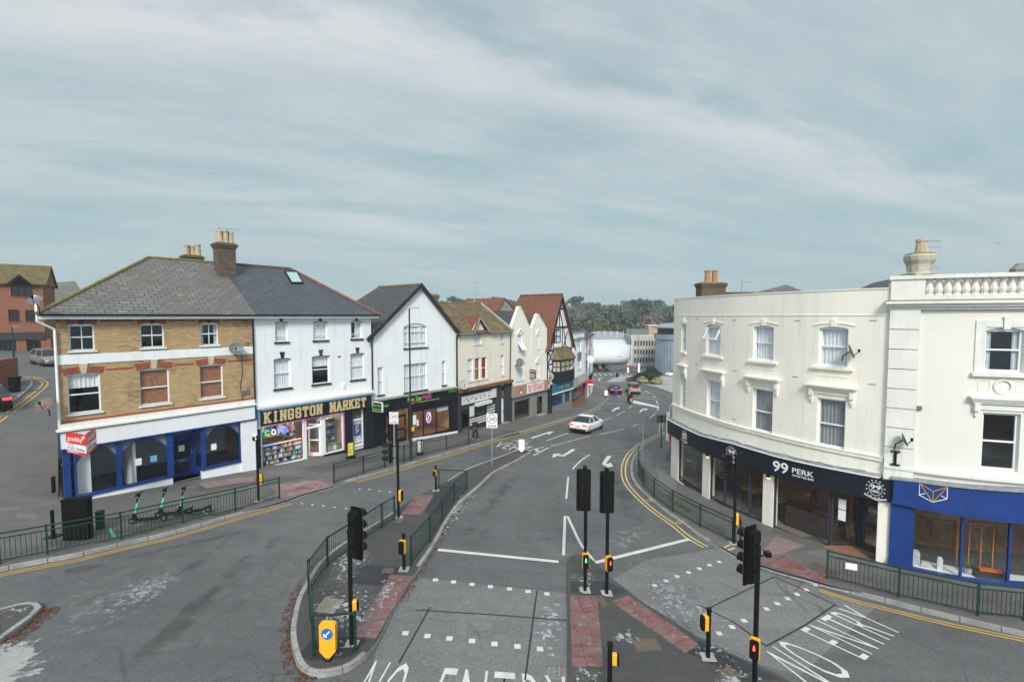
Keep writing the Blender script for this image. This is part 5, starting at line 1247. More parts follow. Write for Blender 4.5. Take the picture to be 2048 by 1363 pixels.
for r_,c_ in ((.36,(.15,.25,1)),(.3,(1,.15,.1))):
    mb=MB();pts=[W5.P(X5(859)+.7*r_*math.cos(k*.4),zt5 - .75+r_*1.25*math.sin(k*.4),-.1) for k in range(17)];mb.path(pts,.022,5);mb.build('neon_ring',mk_emit('neon_ring%d' % int(r_*100),c_,3),t)
mb=MB();mb.path([W5.P(X5(857.5),zt5 - .95,-.1),W5.P(X5(860),zt5 - .6,-.1),W5.P(X5(860.5),zt5 - .45,-.1)],.03,5);mb.build('neon_hand',mk_emit('neon_green',(.2,1,.3),2.5),t)
pr(W5,'window_notice',M['white_sign'],b5,[(X5(824.5),X5(831),zt5 - 1.05,zt5 - .3,.075,.08),(X5(832),X5(836),zt5 - 1.2,zt5 - .7,.075,.08)]);pr(W5,'window_notice',M['yellow'],b5,[(X5(821),X5(827),zt5 - 1.5,zt5 - 1.15,.12,.125)])
pr(W5,'blind',mk('pale_blind',(.55,.62,.62),.05),b5,[(X5(873),X5(897),zt5 - .45,zt5 - .05,-.1,-.08)])
t=thing('hanging_sign','small illuminated black box sign projecting beside the market','sign',W5.P(.12,z5b,.1));Wh=Wall([W5.P(.12,0,1.12).xy,W5.P(.12,0,.2).xy]);Wh=Wall([at(745,812,31.9).xy,at(763.5,812,31.5).xy])
zA,zB=at(750,823,31.7).z,at(750,804,31.7).z
mb=MB();mb.prism(Wh,0,Wh.L,zA,zB,-.14,.0);mb.build('box',M['white_sign'],t);mb=MB();mb.prism(Wh,.03,Wh.L - .03,zA+.03,zB - .03,0,.012);mb.build('face',M['black_paint'],t)
wtext(Wh,'Five Star',(.07,Wh.L - .07,zB - .3,zB - .12),.012,M['lime'],t,th=.005,res=1);wtext(Wh,'01202 290 607',(.06,Wh.L - .06,zA+.08,zA+.24),.012,M['lime'],t,th=.005,res=1)
# ---- cream house with the mossy roof
WC=Wall([B_F1,B_C1]);bC=thing('cream_house','cream house with mossy tiled roof over the stripped black shopfront','building',(B_F1.x,B_F1.y,zg(*B_F1)));XC=lambda u,v=800:WC.hit(u,v)[0]
evC=WC.z_(966,663.5);zct,zcb=WC.z_(966,771),WC.z_(966,777)
wc=[rect(WC,948,963,660.4,688)]+[rect(WC,1001.4,1007,663.5,685)]+eq([rect(WC,935.4,946.3,716.5,761),rect(WC,949.8,960.7,715.4,760),rect(WC,963.6,974,714,757)])+[rect(WC,1001,1008,709.7,750)]
zdo=WC.z_(964,642);sdo=XC(956,650)
mb=MB();wallgrid(mb,WC,0,WC.L,zct - .4,evC,[w if w[3]<evC else w[:3]+[evC+.01] for w in wc],.1)
wallgrid(mb,WC,XC(942,650),XC(977,650),evC,zdo+.35,[[wc[0][0],wc[0][1],evC - .01,wc[0][3]]],.1,[(-1.2,1,zdo+.3 - 1.2*sdo - 0),(1.2,1,zdo+.3+1.2*sdo)])
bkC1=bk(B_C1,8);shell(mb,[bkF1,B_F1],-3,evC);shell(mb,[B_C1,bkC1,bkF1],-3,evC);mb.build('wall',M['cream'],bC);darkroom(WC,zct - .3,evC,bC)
ws=dict(fw=.06,sillm=M['white_paint'])
window(WC,wc[0],bC,h=(.5,),**ws);window(WC,wc[1],bC,h=(.5,),fw=.04,curtain='net');window(WC,wc[5],bC,h=(.5,),fw=.05,curtain='net')
for i,r in enumerate(wc[2:5]):window(WC,r,bC,h=(.5,),curtain=('net','blind','blind')[i],cm=(M['curtain'],M['curtain_dark'],mk('red_blind',(.28,.03,.02),.2))[i],**ws)
rc=WC.off(-3.6);zr=rc.hit(930,606.5)[1];q=[WC.P(-.1,evC - .05,.35),WC.P(WC.L+.05,evC - .05,.35),WC.P(WC.L+.05,zr,-3.6),WC.P(-.1,zr,-3.6),WC.P(-.1,evC,-8),WC.P(WC.L+.05,evC,-8)]
ec=WC.basis(1)[0];mb=MB();roofpoly(mb,q[:4],ec);roofpoly(mb,[q[3],q[2],q[5],q[4]],ec);mb.build('roof',M['clay_moss'],bC);ridge(q[3],q[2],M['lichen'],bC)
sl=(zr - evC)/3.95
def onr(s,z):return WC.P(s,z,.35 - (z - evC+.05)/sl)
ap=WC.P(sdo,zdo+.42,.25);apb=onr(sdo,zdo+.42);l_=WC.P(XC(944,650),evC - .15,.25);lb_=WC.P(XC(944,650),evC - .15,.3);r_=WC.P(XC(977,650),evC - .15,.25)
mb=MB();roofpoly(mb,[l_,ap,apb],back.to_3d(),.06);roofpoly(mb,[ap,r_,apb],back.to_3d(),.06);mb.build('dormer_roof',M['clay_red'],bC)
barge(WC,XC(944,650),evC - .1,sdo,zdo+.42,.3,bC,M['stone'],.2);barge(WC,sdo,zdo+.42,XC(977,650),evC - .1,.3,bC,M['stone'],.2)
pr(WC,'gutter',M['grey_metal'],bC,[(0,XC(942,650),evC - .12,evC - .02,.3,.42),(XC(979,650),WC.L,evC - .12,evC - .02,.3,.42)])
mb=MB()
for k in range(9):a=WC.P(WC.L,evC+sl*3.95*k/9 - .05,.35 - 3.95*k/9);b_=WC.P(WC.L,evC+sl*3.95*(k+1)/9 - .05,.35 - 3.95*(k+1)/9);mb.tube(a+Vector((0,0,.12)),b_+Vector((0,0,.12)),.14,n=6)
mb.build('verge',M['stone'],bC)
chimney(bC,WC.P(WC.L*.42,0,-5.6)[:2],.9,.5,zr - 1.5,zr - .3,ec,M['grey_brick'],[((-.35,0),.17,.85),((0,0),.19,.85),((.35,0),.17,.85)],potm=M['terracotta'])
chimney(bC,WC.P(WC.L+.1,0,-4.4)[:2],.6,1.5,zr - 2.5,zr+.15,ec,M['oldbrick'],[((0,.1),.14,.3)])
aerial(WC.P(WC.L+.1,zr,-4.4),2.3,bC,.3)
pipe([WC.P(WC.L - .12,evC,.2),WC.P(WC.L - .12,zct,.09)],.05,M['black'],bC);pipe([WC.P(.1,evC,.3),WC.P(.02,evC - .4,.08),WC.P(.02,zct,.08)],.05,M['black'],bC)
dish(WC.P(XC(918,765),WC.z_(918,768),.5),R(160),.42,bC,mk('pale_dish',(.38,.38,.37),.1),'pale satellite dish just above the rusty shop cornice')
M['rusty']=mk('rusty_cornice',(.16,.075,.04),.4,6,.9,streak=.4,dirt=(.3,.28,.24));M['worn_black']=mk('worn_black_boards',(.03,.034,.037),.5,5,.75,streak=.25,dirt=(.12,.17,.17));M['peel']=mk('peeling_white_board',(.66,.66,.64),.15,5,.8,streak=.25)
pr(WC,'cornice',M['rusty'],bC,[(0,WC.L,zct - .15,zct+.1,0,.45)]);z1_=zct - .15;gC=lambda s:WC.gz(s) - .1
pr(WC,'shop_pier',M['worn_black'],bC,[(.0,XC(920.5),gC,z1_,0,.15),(XC(990),XC(999.5),gC,z1_,0,.18),(XC(1008),XC(1021),gC,z1_,0,.2)])
pr(WC,'fascia_board',M['peel'],bC,[(XC(921),XC(979),WC.z_(950,803),WC.z_(950,787),.02,.14)]);pr(WC,'loose_panel',M['peel'],bC,[(XC(980.5),XC(989.5),WC.z_(985,794),WC.z_(985,776),.05,.2)])
pr(WC,'fascia_back',M['worn_black'],bC,[(XC(920.5),XC(990),WC.z_(955,812),z1_,0,.02)])
for k in range(12):
    s=XC(925+k*4.3+2*math.sin(k*3));z=WC.z_(950,794.5)+.12*math.sin(k*2.1);pr(WC,'letter_ghost',M['black_paint'],bC,[(s,s+.1+.06*(k % 3),z - .05,z+.05,.14,.146)])
pr(WC,'board_wall',M['worn_black'],bC,[(XC(937),XC(990),gC,WC.z_(955,812),-.02,.03)])
pr(WC,'white_board',M['peel'],bC,[(XC(938.5),XC(947.5),WC.z_(943,832),WC.z_(943,811.5),.03,.06)]+[(XC(973),XC(989),WC.z_(981,811+5.5*k+1.8),WC.z_(981,811+5.5*k - 1.2),.03,.06) for k in range(5)]+[(XC(938.5),XC(972),WC.z_(955,834+5*k+1.8),WC.z_(955,834+5*k - 1),.03,.06) for k in range(3)])
shopwin(WC,XC(950),XC(970),WC.z_(960,831),WC.z_(960,809),.06,M['black_paint'],bC);pr(WC,'poster',mk('teal_poster',(.08,.22,.24),.3,3),bC,[(XC(951),XC(969),WC.z_(960,830),WC.z_(960,811),-.02,.0)])
mb=MB();mb.prism(WC,XC(948),XC(977),WC.z_(962,808),WC.z_(962,802),.06,.45);mb.build('awning_box',M['peel'],bC)
pr(WC,'porch_back',M['black_matt'],bC,[(XC(920.5),XC(937),gC,WC.z_(930,815),-1.2,-1.1)]);g_=WC.gz(XC(1003))+.15;door(WC,XC(999.5),XC(1007.5),g_,g_+2.3,-.05,M['white_paint'],bC,glass=False);pr(WC,'step',M['stone'],bC,[(XC(999),XC(1012),g_ - .3,g_,-.05,.4)])
pr(WC,'transom_panel',M['wood'],bC,[(XC(999.5),XC(1008),g_+2.5,g_+3.1,-.05,-.02)])
# ---- twin-gabled restaurant
WT=Wall([B_C1,B_T1]);bT=thing('twin_gable_building','cream house with twin steep gables above the grey stone restaurant','building',(B_C1.x,B_C1.y,zg(*B_C1)));XT=lambda u,v=790:WT.hit(u,v)[0]
evT=WT.z_(1061,661);p1,p2=WT.hit(1039,614),WT.hit(1075,628.7);sv=XT(1061.7,661)
ztt,ztb=WT.z_(1058,765),WT.z_(1058,785.5)
wT=[rect(WT,1035.8,1044.6,669,701),rect(WT,1074.3,1078,670,697),rect(WT,1030.5,1048,729,760.8)+[.0],rect(WT,1073,1079,725.5,757)+[.12]]
mb=MB()
for (a,b,pk_,hs_) in ((0,sv,p1,wT[0:1]+wT[2:3]),(sv,WT.L,p2,wT[1:2]+wT[3:4])):
    ka=(pk_[1] - evT)/(pk_[0] - .12 - a);kb=(pk_[1] - evT)/(b - pk_[0] - .12)
    wallgrid(mb,WT,a,b,ztt - .3,pk_[1],hs_,.1,[(-ka,1,evT - ka*a),(kb,1,evT+kb*b)])
    for (x0,z0,x1,z1) in ((a,evT,pk_[0] - .12,pk_[1]),(pk_[0]+.12,pk_[1],b,evT),(pk_[0] - .12,pk_[1],pk_[0]+.12,pk_[1])):
        mb.prism(WT,x0,x1,lambda s:z0+(z1 - z0)*(s - x0)/(x1 - x0) - .02,lambda s:z0+(z1 - z0)*(s - x0)/(x1 - x0)+.1,-.3,.07)
bkT1=bk(B_T1,8);shell(mb,[B_T1,bkT1,bkC1],-3,evT);mb.build('wall',M['cream2'],bT);darkroom(WT,ztt - .3,evT,bT)
window(WT,wT[0],bT,h=(.5,),fw=.05);window(WT,wT[1],bT,h=(.5,),fw=.04);window(WT,wT[2],bT,v=(.22,),h=(.74,),fw=.06);window(WT,wT[3][:4],bT,h=(.5,),fw=.04,rise=.12)
sN=XT(1040,693);q=[WT.P(wT[0][0],wT[0][2]+.85,.02),WT.P(wT[0][1],wT[0][2]+.85,.02),WT.P(wT[0][1],wT[0][2]+.1,.5),WT.P(wT[0][0],wT[0][2]+.1,.5)]
mb=MB();mb.slab(q,.05);mb.build('open_sash',M['upvc'],bT)
for r in wT:
    c_=(r[0]+r[1])/2;e_=.22;mb=MB()
    for x0,x1,za,zb in ((r[0] - e_,c_,r[3]+.05,r[3]+.5),(c_,r[1]+e_,r[3]+.5,r[3]+.05)):mb.prism(WT,x0,x1,lambda s:za+(zb - za)*(s - x0)/(x1 - x0),lambda s:za+(zb - za)*(s - x0)/(x1 - x0)+.14,0,.09)
    mb.build('hood_mould',M['white'],bT)
er=WT.basis(1)[0];mb=MB()
for a,b,pk_ in ((0,sv,p1),(sv,WT.L,p2)):
    zz=pk_[1] - .35;roofpoly(mb,[WT.P(a,evT,0),WT.P(pk_[0],zz,-.1),WT.P(pk_[0],zz,-4),WT.P(a,evT,-4)],back.to_3d(),.05);roofpoly(mb,[WT.P(b,evT,0),WT.P(pk_[0],zz,-.1),WT.P(pk_[0],zz,-4),WT.P(b,evT,-4)],back.to_3d(),.05)
mb.build('roof',M['slate_dark'],bT)
gR=WT.off(-4.2);a0,ap_,a1=gR.hit(993,628)[0],gR.hit(1009,597),gR.hit(1036,630)[0]
mb=MB();q=[(a0 - 1,evT),(a1+.6,evT),(a1,gR.z_(1036,630)),ap_,(a0,gR.z_(993,626))];mb.slab([gR.P(s,z) for s,z in q],.2,[(s,z) for s,z in q],WT.basis(1)[1]);mb.build('rear_gable',M['stone'],bT)
A_,B_=gR.P(ap_[0],ap_[1]+.1,.1),gR.P(a1+.2,gR.z_(1036,630),.1);mb=MB();roofpoly(mb,[A_,B_,B_+back.to_3d()*6,A_+back.to_3d()*6],back.to_3d());C_=gR.P(a0 - .1,gR.z_(993,628),.1);roofpoly(mb,[A_,C_,C_+back.to_3d()*6,A_+back.to_3d()*6],back.to_3d());mb.build('rear_roof',M['clay_red'],bT)
dish(WT.P(XT(1031.5,723),WT.z_(1031.5,724),.5),R(165),.42,bT,mk('brown_dish',(.17,.15,.14),.2),'brown satellite dish above the restaurant sign')
pipe([WT.P(sv,evT,.1),WT.P(sv,ztt,.1)],.05,M['stone_white'],bT)
M['tan']=mk('tan_fascia',(.36,.25,.17),.06,2,.6);M['stone_grey']=mk_brick('grey_stone_cladding',(.27,.26,.25),(.22,.215,.21),(.18,.18,.18),.9,.45)
pr(WT,'fascia_board',M['tan'],bT,[(-.02,WT.L,ztb,ztt,0,.42)]);pr(WT,'sign_panel',M['white_sign'],bT,[(XT(1047),XT(1081),ztb+.1,ztt - .02,.42,.47)])
wtext(WT,'TROY RESTAURANT',(XT(1048.5),XT(1080),ztb+.22,ztt - .14),.47,M['red_sign'],bT,th=.01)
for u in (1035,1090.5):
    s,z=XT(u),(ztb+ztt)/2;c_=WT.P(s,z,.43);mb=MB();mb.lathe(c_,[(.0,.02),(.24,.02),(.24,0)],14,WT.basis(1)[1]);mb.box(WT.P(s,z - .45,.43),.12,.03,.4,*[Vector(x) for x in WT.basis(1)]);mb.build('emblem',M['red_sign'],bT)
    mb=MB();mb.lathe(WT.P(s,z - .15,.445),[(0,.01),(.17,.008),(.17,0)],10,WT.basis(1)[1]);mb.build('emblem_plate',M['white_sign'],bT)
gT=lambda s:WT.gz(s) - .1
zs_,zw=WT.z_(1043,837),WT.z_(1043,799)
pr(WT,'stone_front',M['stone_grey'],bT,[(0,XT(1027),gT,ztb,0,.12),(XT(1059),XT(1072),gT,ztb,0,.12),(XT(1084),WT.L,gT,ztb,0,.12),(XT(1027),XT(1059),gT,zs_,0,.12),(XT(1027),XT(1059),zw,ztb,0,.12),(XT(1072),XT(1084),WT.z_(1078,792),ztb,0,.12)])
shopwin(WT,XT(1027),XT(1059),zs_,zw,-.02,M['wood'],bT);g_=WT.gz(XT(1078))+.25;door(WT,XT(1073),XT(1083),g_,WT.z_(1078,792),-.15,M['black_paint'],bT);pr(WT,'step',M['stone'],bT,[(XT(1071),XT(1085),g_ - .4,g_,-.1,.45)])
room(WT,.3,WT.L - .3,g_ - .1,ztb,3,bT,mk('dark_brown_wall',(.10,.06,.04),.3));
t=thing('hanging_sign','maroon sign board hanging between the restaurant windows','sign',at(1064.5,760,49));Wh=Wall([at(1058.5,750,49.6).xy,at(1071,750,48.6).xy]);zA,zB=at(1065,757,49).z,at(1065,739,49).z
mb=MB();mb.prism(Wh,0,Wh.L,zA,zB,-.06,.0);mb.build('board',mk('maroon_board',(.09,.02,.02),.1),t);wtext(Wh,'TROY',(.06,Wh.L - .06,zB - .28,zB - .08),0,M['white_sign'],t,th=.005,res=1)
for k in range(3):mb=MB();mb.prism(Wh,.08,Wh.L - .1,zA+.12+k*.16,zA+.18+k*.16,0,.006);mb.build('text_line',M['white_sign'],t)
# ---- half-timbered pub
WP=Wall([B_T1,B_P1]);bP=thing('half_timbered_pub','half timbered black and white gabled pub with bay window and teal sign','building',(B_T1.x,B_T1.y,zg(*B_T1)));XP=lambda u,v=760:WP.hit(u,v)[0]
evP=WP.z_(1120,688);pp=WP.hit(1119,590);kl=(pp[1] - evP)/pp[0];kr=(pp[1] - evP)/(WP.L - pp[0]);zpt,zpb=WP.z_(1122,763),WP.z_(1122,780)
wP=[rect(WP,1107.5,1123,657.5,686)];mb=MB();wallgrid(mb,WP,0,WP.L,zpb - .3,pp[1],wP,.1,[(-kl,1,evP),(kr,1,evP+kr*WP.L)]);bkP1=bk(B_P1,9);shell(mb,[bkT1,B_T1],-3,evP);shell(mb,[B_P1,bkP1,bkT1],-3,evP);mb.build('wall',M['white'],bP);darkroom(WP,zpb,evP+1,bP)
window(WP,wP[0],bP,v=(.5,),h=(.5,),fm=M['black_paint'],sill=None,curtain='R',fw=.12)
ovp=.4;A_=WP.P(pp[0],pp[1]+.15,ovp);L_=WP.P(-.4,evP - .4*kl+.15,ovp);R_=WP.P(WP.L+.4,evP+.15 - .4*kr,ovp);bb=back.to_3d()
rlen=6.2;Ab=A_+bb*rlen;Lb=L_+bb*9;Rb=R_+bb*9
mb=MB();roofpoly(mb,[L_,A_,Ab,Lb],bb);roofpoly(mb,[R_,A_,Ab,Rb],bb);roofpoly(mb,[Lb,Ab,Rb],WP.basis(1)[0]);mb.build('roof',M['clay_red'],bP);ridge(A_,Ab,M['ridge_red'],bP)
barge(WP,-.4,evP - .4*kl+.1,pp[0],pp[1]+.12,ovp+.04,bP,M['black_stone'],.35);barge(WP,pp[0],pp[1]+.12,WP.L+.4,evP+.1 - .4*kr,ovp+.04,bP,M['black_stone'],.35)
def timber(a,b,w_=.17,d=.06):
    (x0,z0),(x1,z1)=a,b;L=math.hypot(x1 - x0,z1 - z0);nx,nz=-(z1 - z0)/L*w_/2,(x1 - x0)/L*w_/2
    mb=MB();mb.slab([WP.P(s,z,d) for s,z in ((x0+nx,z0+nz),(x0 - nx,z0 - nz),(x1 - nx,z1 - nz),(x1+nx,z1+nz))],d+.02,nrm=WP.basis(1)[1]);mb.build('timber',M['black_stone'],bP)
Lp=WP.L;zt0=zpt+.1;hz=[evP - .6,wP[0][3]+.2,(pp[1]+wP[0][3])/2+.4]
inset=lambda z:((z - evP)/kl if z>evP else 0,Lp - (z - evP)/kr if z>evP else Lp)
for i,z in enumerate(hz):a,b=inset(z);timber((a+.1,z),(b - .1,z),.2,.062+.001*i)
for x in (.12,Lp - .12):timber((x,zt0),(x,hz[0]),.2)
for x0,z0,x1,z1 in ((.2,zt0,1.6,hz[0] - 1.6),(1.6,zt0,.2,hz[0] - 1.6),(.2,hz[0] - 1.5,1.5,hz[0]),(1.5,hz[0] - 1.5,.2,hz[0]),(Lp - 1.1,zt0,Lp - .2,hz[0] - 1.6),(Lp - .2,zt0,Lp - 1.1,hz[0] - 1.6),(Lp - 1.1,hz[0] - 1.5,Lp - .2,hz[0]),(.1,hz[0] - 1.55,1.7,hz[0] - 1.55),
                       (.9,hz[0],1.9,hz[1]),(wP[0][0] - .15,hz[0],wP[0][0] - .15,hz[1]),(wP[0][1]+.15,hz[0],wP[0][1]+.15,hz[1]),(Lp - 1.5,hz[0],Lp - 2.2,hz[1]),(Lp - 2.3,hz[0],Lp - 1.2,hz[1] - .6),(pp[0] - .9,hz[1],pp[0],hz[2]),(pp[0]+.9,hz[1],pp[0],hz[2]),(pp[0],hz[1],pp[0],hz[2]),(pp[0] - .35,hz[2],pp[0] - .35,hz[2]+.9),(pp[0]+.35,hz[2],pp[0]+.35,hz[2]+.9)):
    timber((x0,z0),(x1,z1),.14,.055+random.random()*.006)
b0,b1=XP(1104,740),XP(1139,740);zb0,zb1=WP.z_(1120,757),WP.z_(1120,716)
BW=Wall([WP.P(b0,0,0).xy,WP.P(b0+.5,0,.9).xy,WP.P(b1 - .5,0,.9).xy,WP.P(b1,0,0).xy]);
mb=MB();zm=zb0+.95;mb.prism(BW,0,BW.L,zb0 - .25,zm,-.08,0);mb.prism(BW,0,BW.L,zb1 - .15,zb1,-.08,.05);mb.face([BW.P(c,zb0 - .24) for c in BW.c]);mb.build('bay_base',M['black_paint'],bP)
for k in range(5):pr(BW,'bay_board',M['black_paint'],bP,[(.02,BW.L - .02,zb0 - .1+k*.2,zb0 - .02+k*.2,0,.025)])
for i in range(3):
    a,b=BW.c[i],BW.c[i+1];window(BW,[a+.02,b - .02,zm,zb1 - .15],bP,v=(.33,.66) if i==1 else (.5,),h=(.5,),fm=M['black_paint'],recess=.0,sill=None,fw=.09,curtain='net',cm=mk('cream_blind%d' % i,(.55,.50,.36),.2))
mb=MB();tp=[WP.P(b0+.5,zb1+1.35,.02),WP.P(b1 - .5,zb1+1.35,.02)];e4=[BW.P(c,zb1 - .02,.25) for c in BW.c];roofpoly(mb,[e4[0],e4[1],tp[0]],ec,.08);roofpoly(mb,[e4[1],e4[2],tp[1],tp[0]],ec,.08);roofpoly(mb,[e4[2],e4[3],tp[1]],ec,.08);mb.build('bay_roof',M['clay_moss'],bP)
M['teal']=mk('teal_fascia',(.02,.15,.22),.08,2,.5);pr(WP,'fascia_board',M['teal'],bP,[(XP(1101),Lp - .05,zpb,zpt,0,.35)]);pr(WP,'shop_pier',M['black_paint'],bP,[(.0,XP(1100.5),lambda s:WP.gz(s) - .1,zpt,0,.25)])
pr(WP,'fascia_trim',M['white_sign'],bP,[(XP(1101),Lp - .05,zpb - .14,zpb,0,.4)]);M['pale_letters']=mk('pale_lettering',(.55,.56,.45),.05)
wtext(WP,'THE VINE',(XP(1112),XP(1134),zpb+.35,zpt - .3),.35,M['pale_letters'],bP,th=.02)
gP=lambda s:WP.gz(s) - .1;zs_,zw=WP.z_(1122,806),zpb - .16
pr(WP,'stall_riser',M['grey_brick'],bP,[(XP(1103),Lp - .02,gP,zs_,0,.15)]);shopwin(WP,XP(1105),XP(1123),zs_,zw,.08,M['blue'],bP,[XP(u) for u in (1109,1113.5,1118)],.08);shopwin(WP,XP(1128),XP(1137),zs_,zw,.08,M['blue'],bP,[XP(1132.5)],.08);pr(WP,'stone_front',M['stone_grey'],bP,[(XP(1123),XP(1128),zs_,zw,0,.12),(XP(1137),Lp,zs_,zw,0,.12)])
g_=WP.gz(XP(1099))+.1;door(WP,XP(1097),XP(1102.5),g_,g_+2.1,.02,M['blue'],bP)
t=thing('round_pub_sign','round black and white pub sign on a bracket left of the bay','sign',at(1100,755,53));c_=at(1100,752.5,53);n_=Vector((-.15,-1,.05)).normalized()
for r0,m_,dp in ((.40,M['white_sign'],0),(.34,M['black_paint'],.02),(.27,M['white_sign'],.03),(.23,M['black_paint'],.035)):mb=MB();mb.lathe(c_+n_*dp,[(0,.012),(r0,.012),(r0,-.02)],20,n_);mb.build('disc',m_,t)
mb=MB();mb.tube(c_+n_*.06+Vector((-.15,0,0)),c_+n_*.06+Vector((.15,0,.06)),.04);mb.build('motif',M['white_sign'],t)
for a_,b_ in (((1103,747),(1115,736)),((1125,753),(1139,742)),((1139,739),(1150,727))):
    mb=MB();mb.tube(at(*a_,54),at(*b_,55.5),.035,n=6);mb.build('flagpole',M['white_paint'],label={1103:'short white flagpole left of the pub bay',1125:'white flagpole slanting below the pub bay',1139:'white flagpole slanting right of the pub bay'}[a_[0]],cat='flagpole')
room(WP,.4,Lp - .4,g_ - .1,zpb,2.5,bP)
# ---- white parapet house, slate house and the tall white house beyond
WW=Wall([B_P1,B_W1]);bW=thing('parapet_house','narrow white house with parapet and grey window panels beyond the pub','building',(B_P1.x,B_P1.y,zg(*B_P1)));XW=lambda u,v=760:WW.hit(u,v)[0]
zp=WW.z_(1155,665);w3=[rect(WW,1142.5,1147.5,686,712),rect(WW,1154.8,1162.5,674,703),rect(WW,1142.5,1147.5,719,740),rect(WW,1154.8,1162.5,714.5,738)];zwt,zwb=WW.z_(1154,751),WW.z_(1154,768)
w3[0][2:4]=w3[1][2:4];w3[2][2:4]=w3[3][2:4]
mb=MB();wallgrid(mb,WW,0,WW.L,zwb - .2,zp,w3,.1);bkW1=bk(B_W1,9);shell(mb,[B_W1,bkW1,bkP1,B_P1],-4,zp - .5);mb.build('wall',M['white'],bW);darkroom(WW,zwb,zp,bW)
for r in w3:window(WW,r,bW,h=(.5,),v=(.5,),fw=.07,curtain='net')
pr(WW,'infill_panel',mk('grey_cladding',(.20,.20,.19),.15,4),bW,[(r[0],r[1],r[2] - 1.1,r[2] - .1,0,.04) for r in w3[:2]])
pr(WW,'cornice',M['stone'],bW,[(0,WW.L,zp - .9,zp - .7,0,.15),(0,WW.L,zp,zp+.08,-.2,.1)]);pr(WW,'fascia_board',M['concrete'],bW,[(.1,WW.L - .05,zwb,zwt,0,.5)]);wtext(WW,'ITALIA',(XW(1149),XW(1164),zwb+.25,zwt - .2),.5,M['pale_letters'],bW,th=.02)
gW=lambda s:WW.gz(s) - .1;zs_=WW.z_(1155,797);pr(WW,'stall_riser',M['redbrick'],bW,[(.3,WW.L - .05,gW,zs_,0,.2)]);shopwin(WW,.5,WW.L - .4,zs_,zwb,.1,M['black_paint'],bW);pr(WW,'shop_pier',M['redbrick'],bW,[(WW.L - .4,WW.L - .02,gW,zwb,0,.25)]);room(WW,.4,WW.L - .3,zs_ - .6,zwb,2.5,bW)
pr(WW,'poster',M['red_sign'],bW,[(XW(1154),XW(1162),zwb - 1.3,zwb - .3,-.05,-.03)]);shelfunit(WW,.7,WW.L - .6,zs_,zs_+1.6,-.5,3,'goods crowding the window of the brick fronted far shop')
gq=WW.off(-2.5);mb=MB();pz=[gq.hit(1126,660),gq.hit(1165,662),gq.hit(1140,641)];mb.slab([gq.P(*p) for p in pz],.3,[(s,z) for s,z in pz],WW.basis(1)[1]);mb.build('rear_gable',M['oldbrick'],bW)
WX=Wall([B_W1,B_X1]);bX=thing('slate_roofed_house','tall white house with slate roof at the far end of the terrace','building',(B_W1.x,B_W1.y,zg(*B_W1)));zx=WX.z_(1178,672)
w4=[rect(WX,1171,1172.8,690,705),rect(WX,1176.5,1178,688,702),rect(WX,1171,1172.8,722,738),rect(WX,1176.5,1178,718,734)]
mb=MB();wallgrid(mb,WX,0,WX.L,-4,zx,w4,.1);bkX1=bk(B_X1,9);shell(mb,[B_X1,bkX1,bkW1,B_W1],-5,zx);mb.build('wall',M['white'],bX);darkroom(WX,0,zx,bX)
for r in w4:window(WX,r,bX,h=(.5,),fw=.08)
rx=WX.off(-4.5);zx2=rx.z_(1150,641);e_=WX.basis(1)[0];q=[WX.P(-.2,zx,.3),WX.P(WX.L+.2,zx,.3),WX.P(WX.L+.2,zx2,-4.5),WX.P(-.2,zx2,-4.5),WX.P(-.2,zx,-9),WX.P(WX.L+.2,zx,-9)];mb=MB();roofpoly(mb,q[:4],e_);roofpoly(mb,[q[3],q[2],q[5],q[4]],e_);mb.slab([q[1],q[5],q[2]],.1);mb.build('roof',M['slate_dark'],bX)
chimney(bX,WX.P(1.2,0,-4.5)[:2],1.2,.7,zx2 - 1,zx2+.5,e_,M['oldbrick'],[((-.3,0),.2,.7),((.3,0),.2,.7)],potm=M['pale_pot'])
pr(WX,'drainpipe',M['black'],bX,[(3,3.1,-3,zx,0,.1),(8,8.1,-3,zx,0,.1)]);pr(WX,'shop_band',M['black_paint'],bX,[(6.5,13,WX.z_(1180,757),WX.z_(1180,748),0,.15)])
dish(at(1180.5,718,66),R(170),.55,bX,mk('white_dish',(.7,.7,.7),.05),'large white satellite dish on the far white house');dish(at(1181,690,70),R(170),.3,bX,M['terracotta'],'small reddish satellite dish high on the far white house')
t=thing('letting_board','red and white agent board on the far white house','sign',at(1178,766,63));Wh=Wall([at(1170,765,63.6).xy,at(1186.5,765,63).xy]);zA,zB=at(1178,773,63).z,at(1178,760.5,63).z;mb=MB();mb.prism(Wh,0,Wh.L,zA,zB,-.05,0);mb.build('board_panel',M['red_sign'],t);mb=MB();mb.prism(Wh,Wh.L*.35,Wh.L,zA+.12,zA+.38,0,.01);mb.build('white_strip',M['white_sign'],t)
t=thing('hanging_sign','small black sign above the far red agent board','sign',at(1182,755,66));Wh=Wall([at(1177,755,66).xy,at(1184.5,755,66).xy]);mb=MB();mb.prism(Wh,0,Wh.L,at(1180,759,66).z,at(1180,750.5,66).z,-.05,0);mb.build('board',M['black_paint'],t)
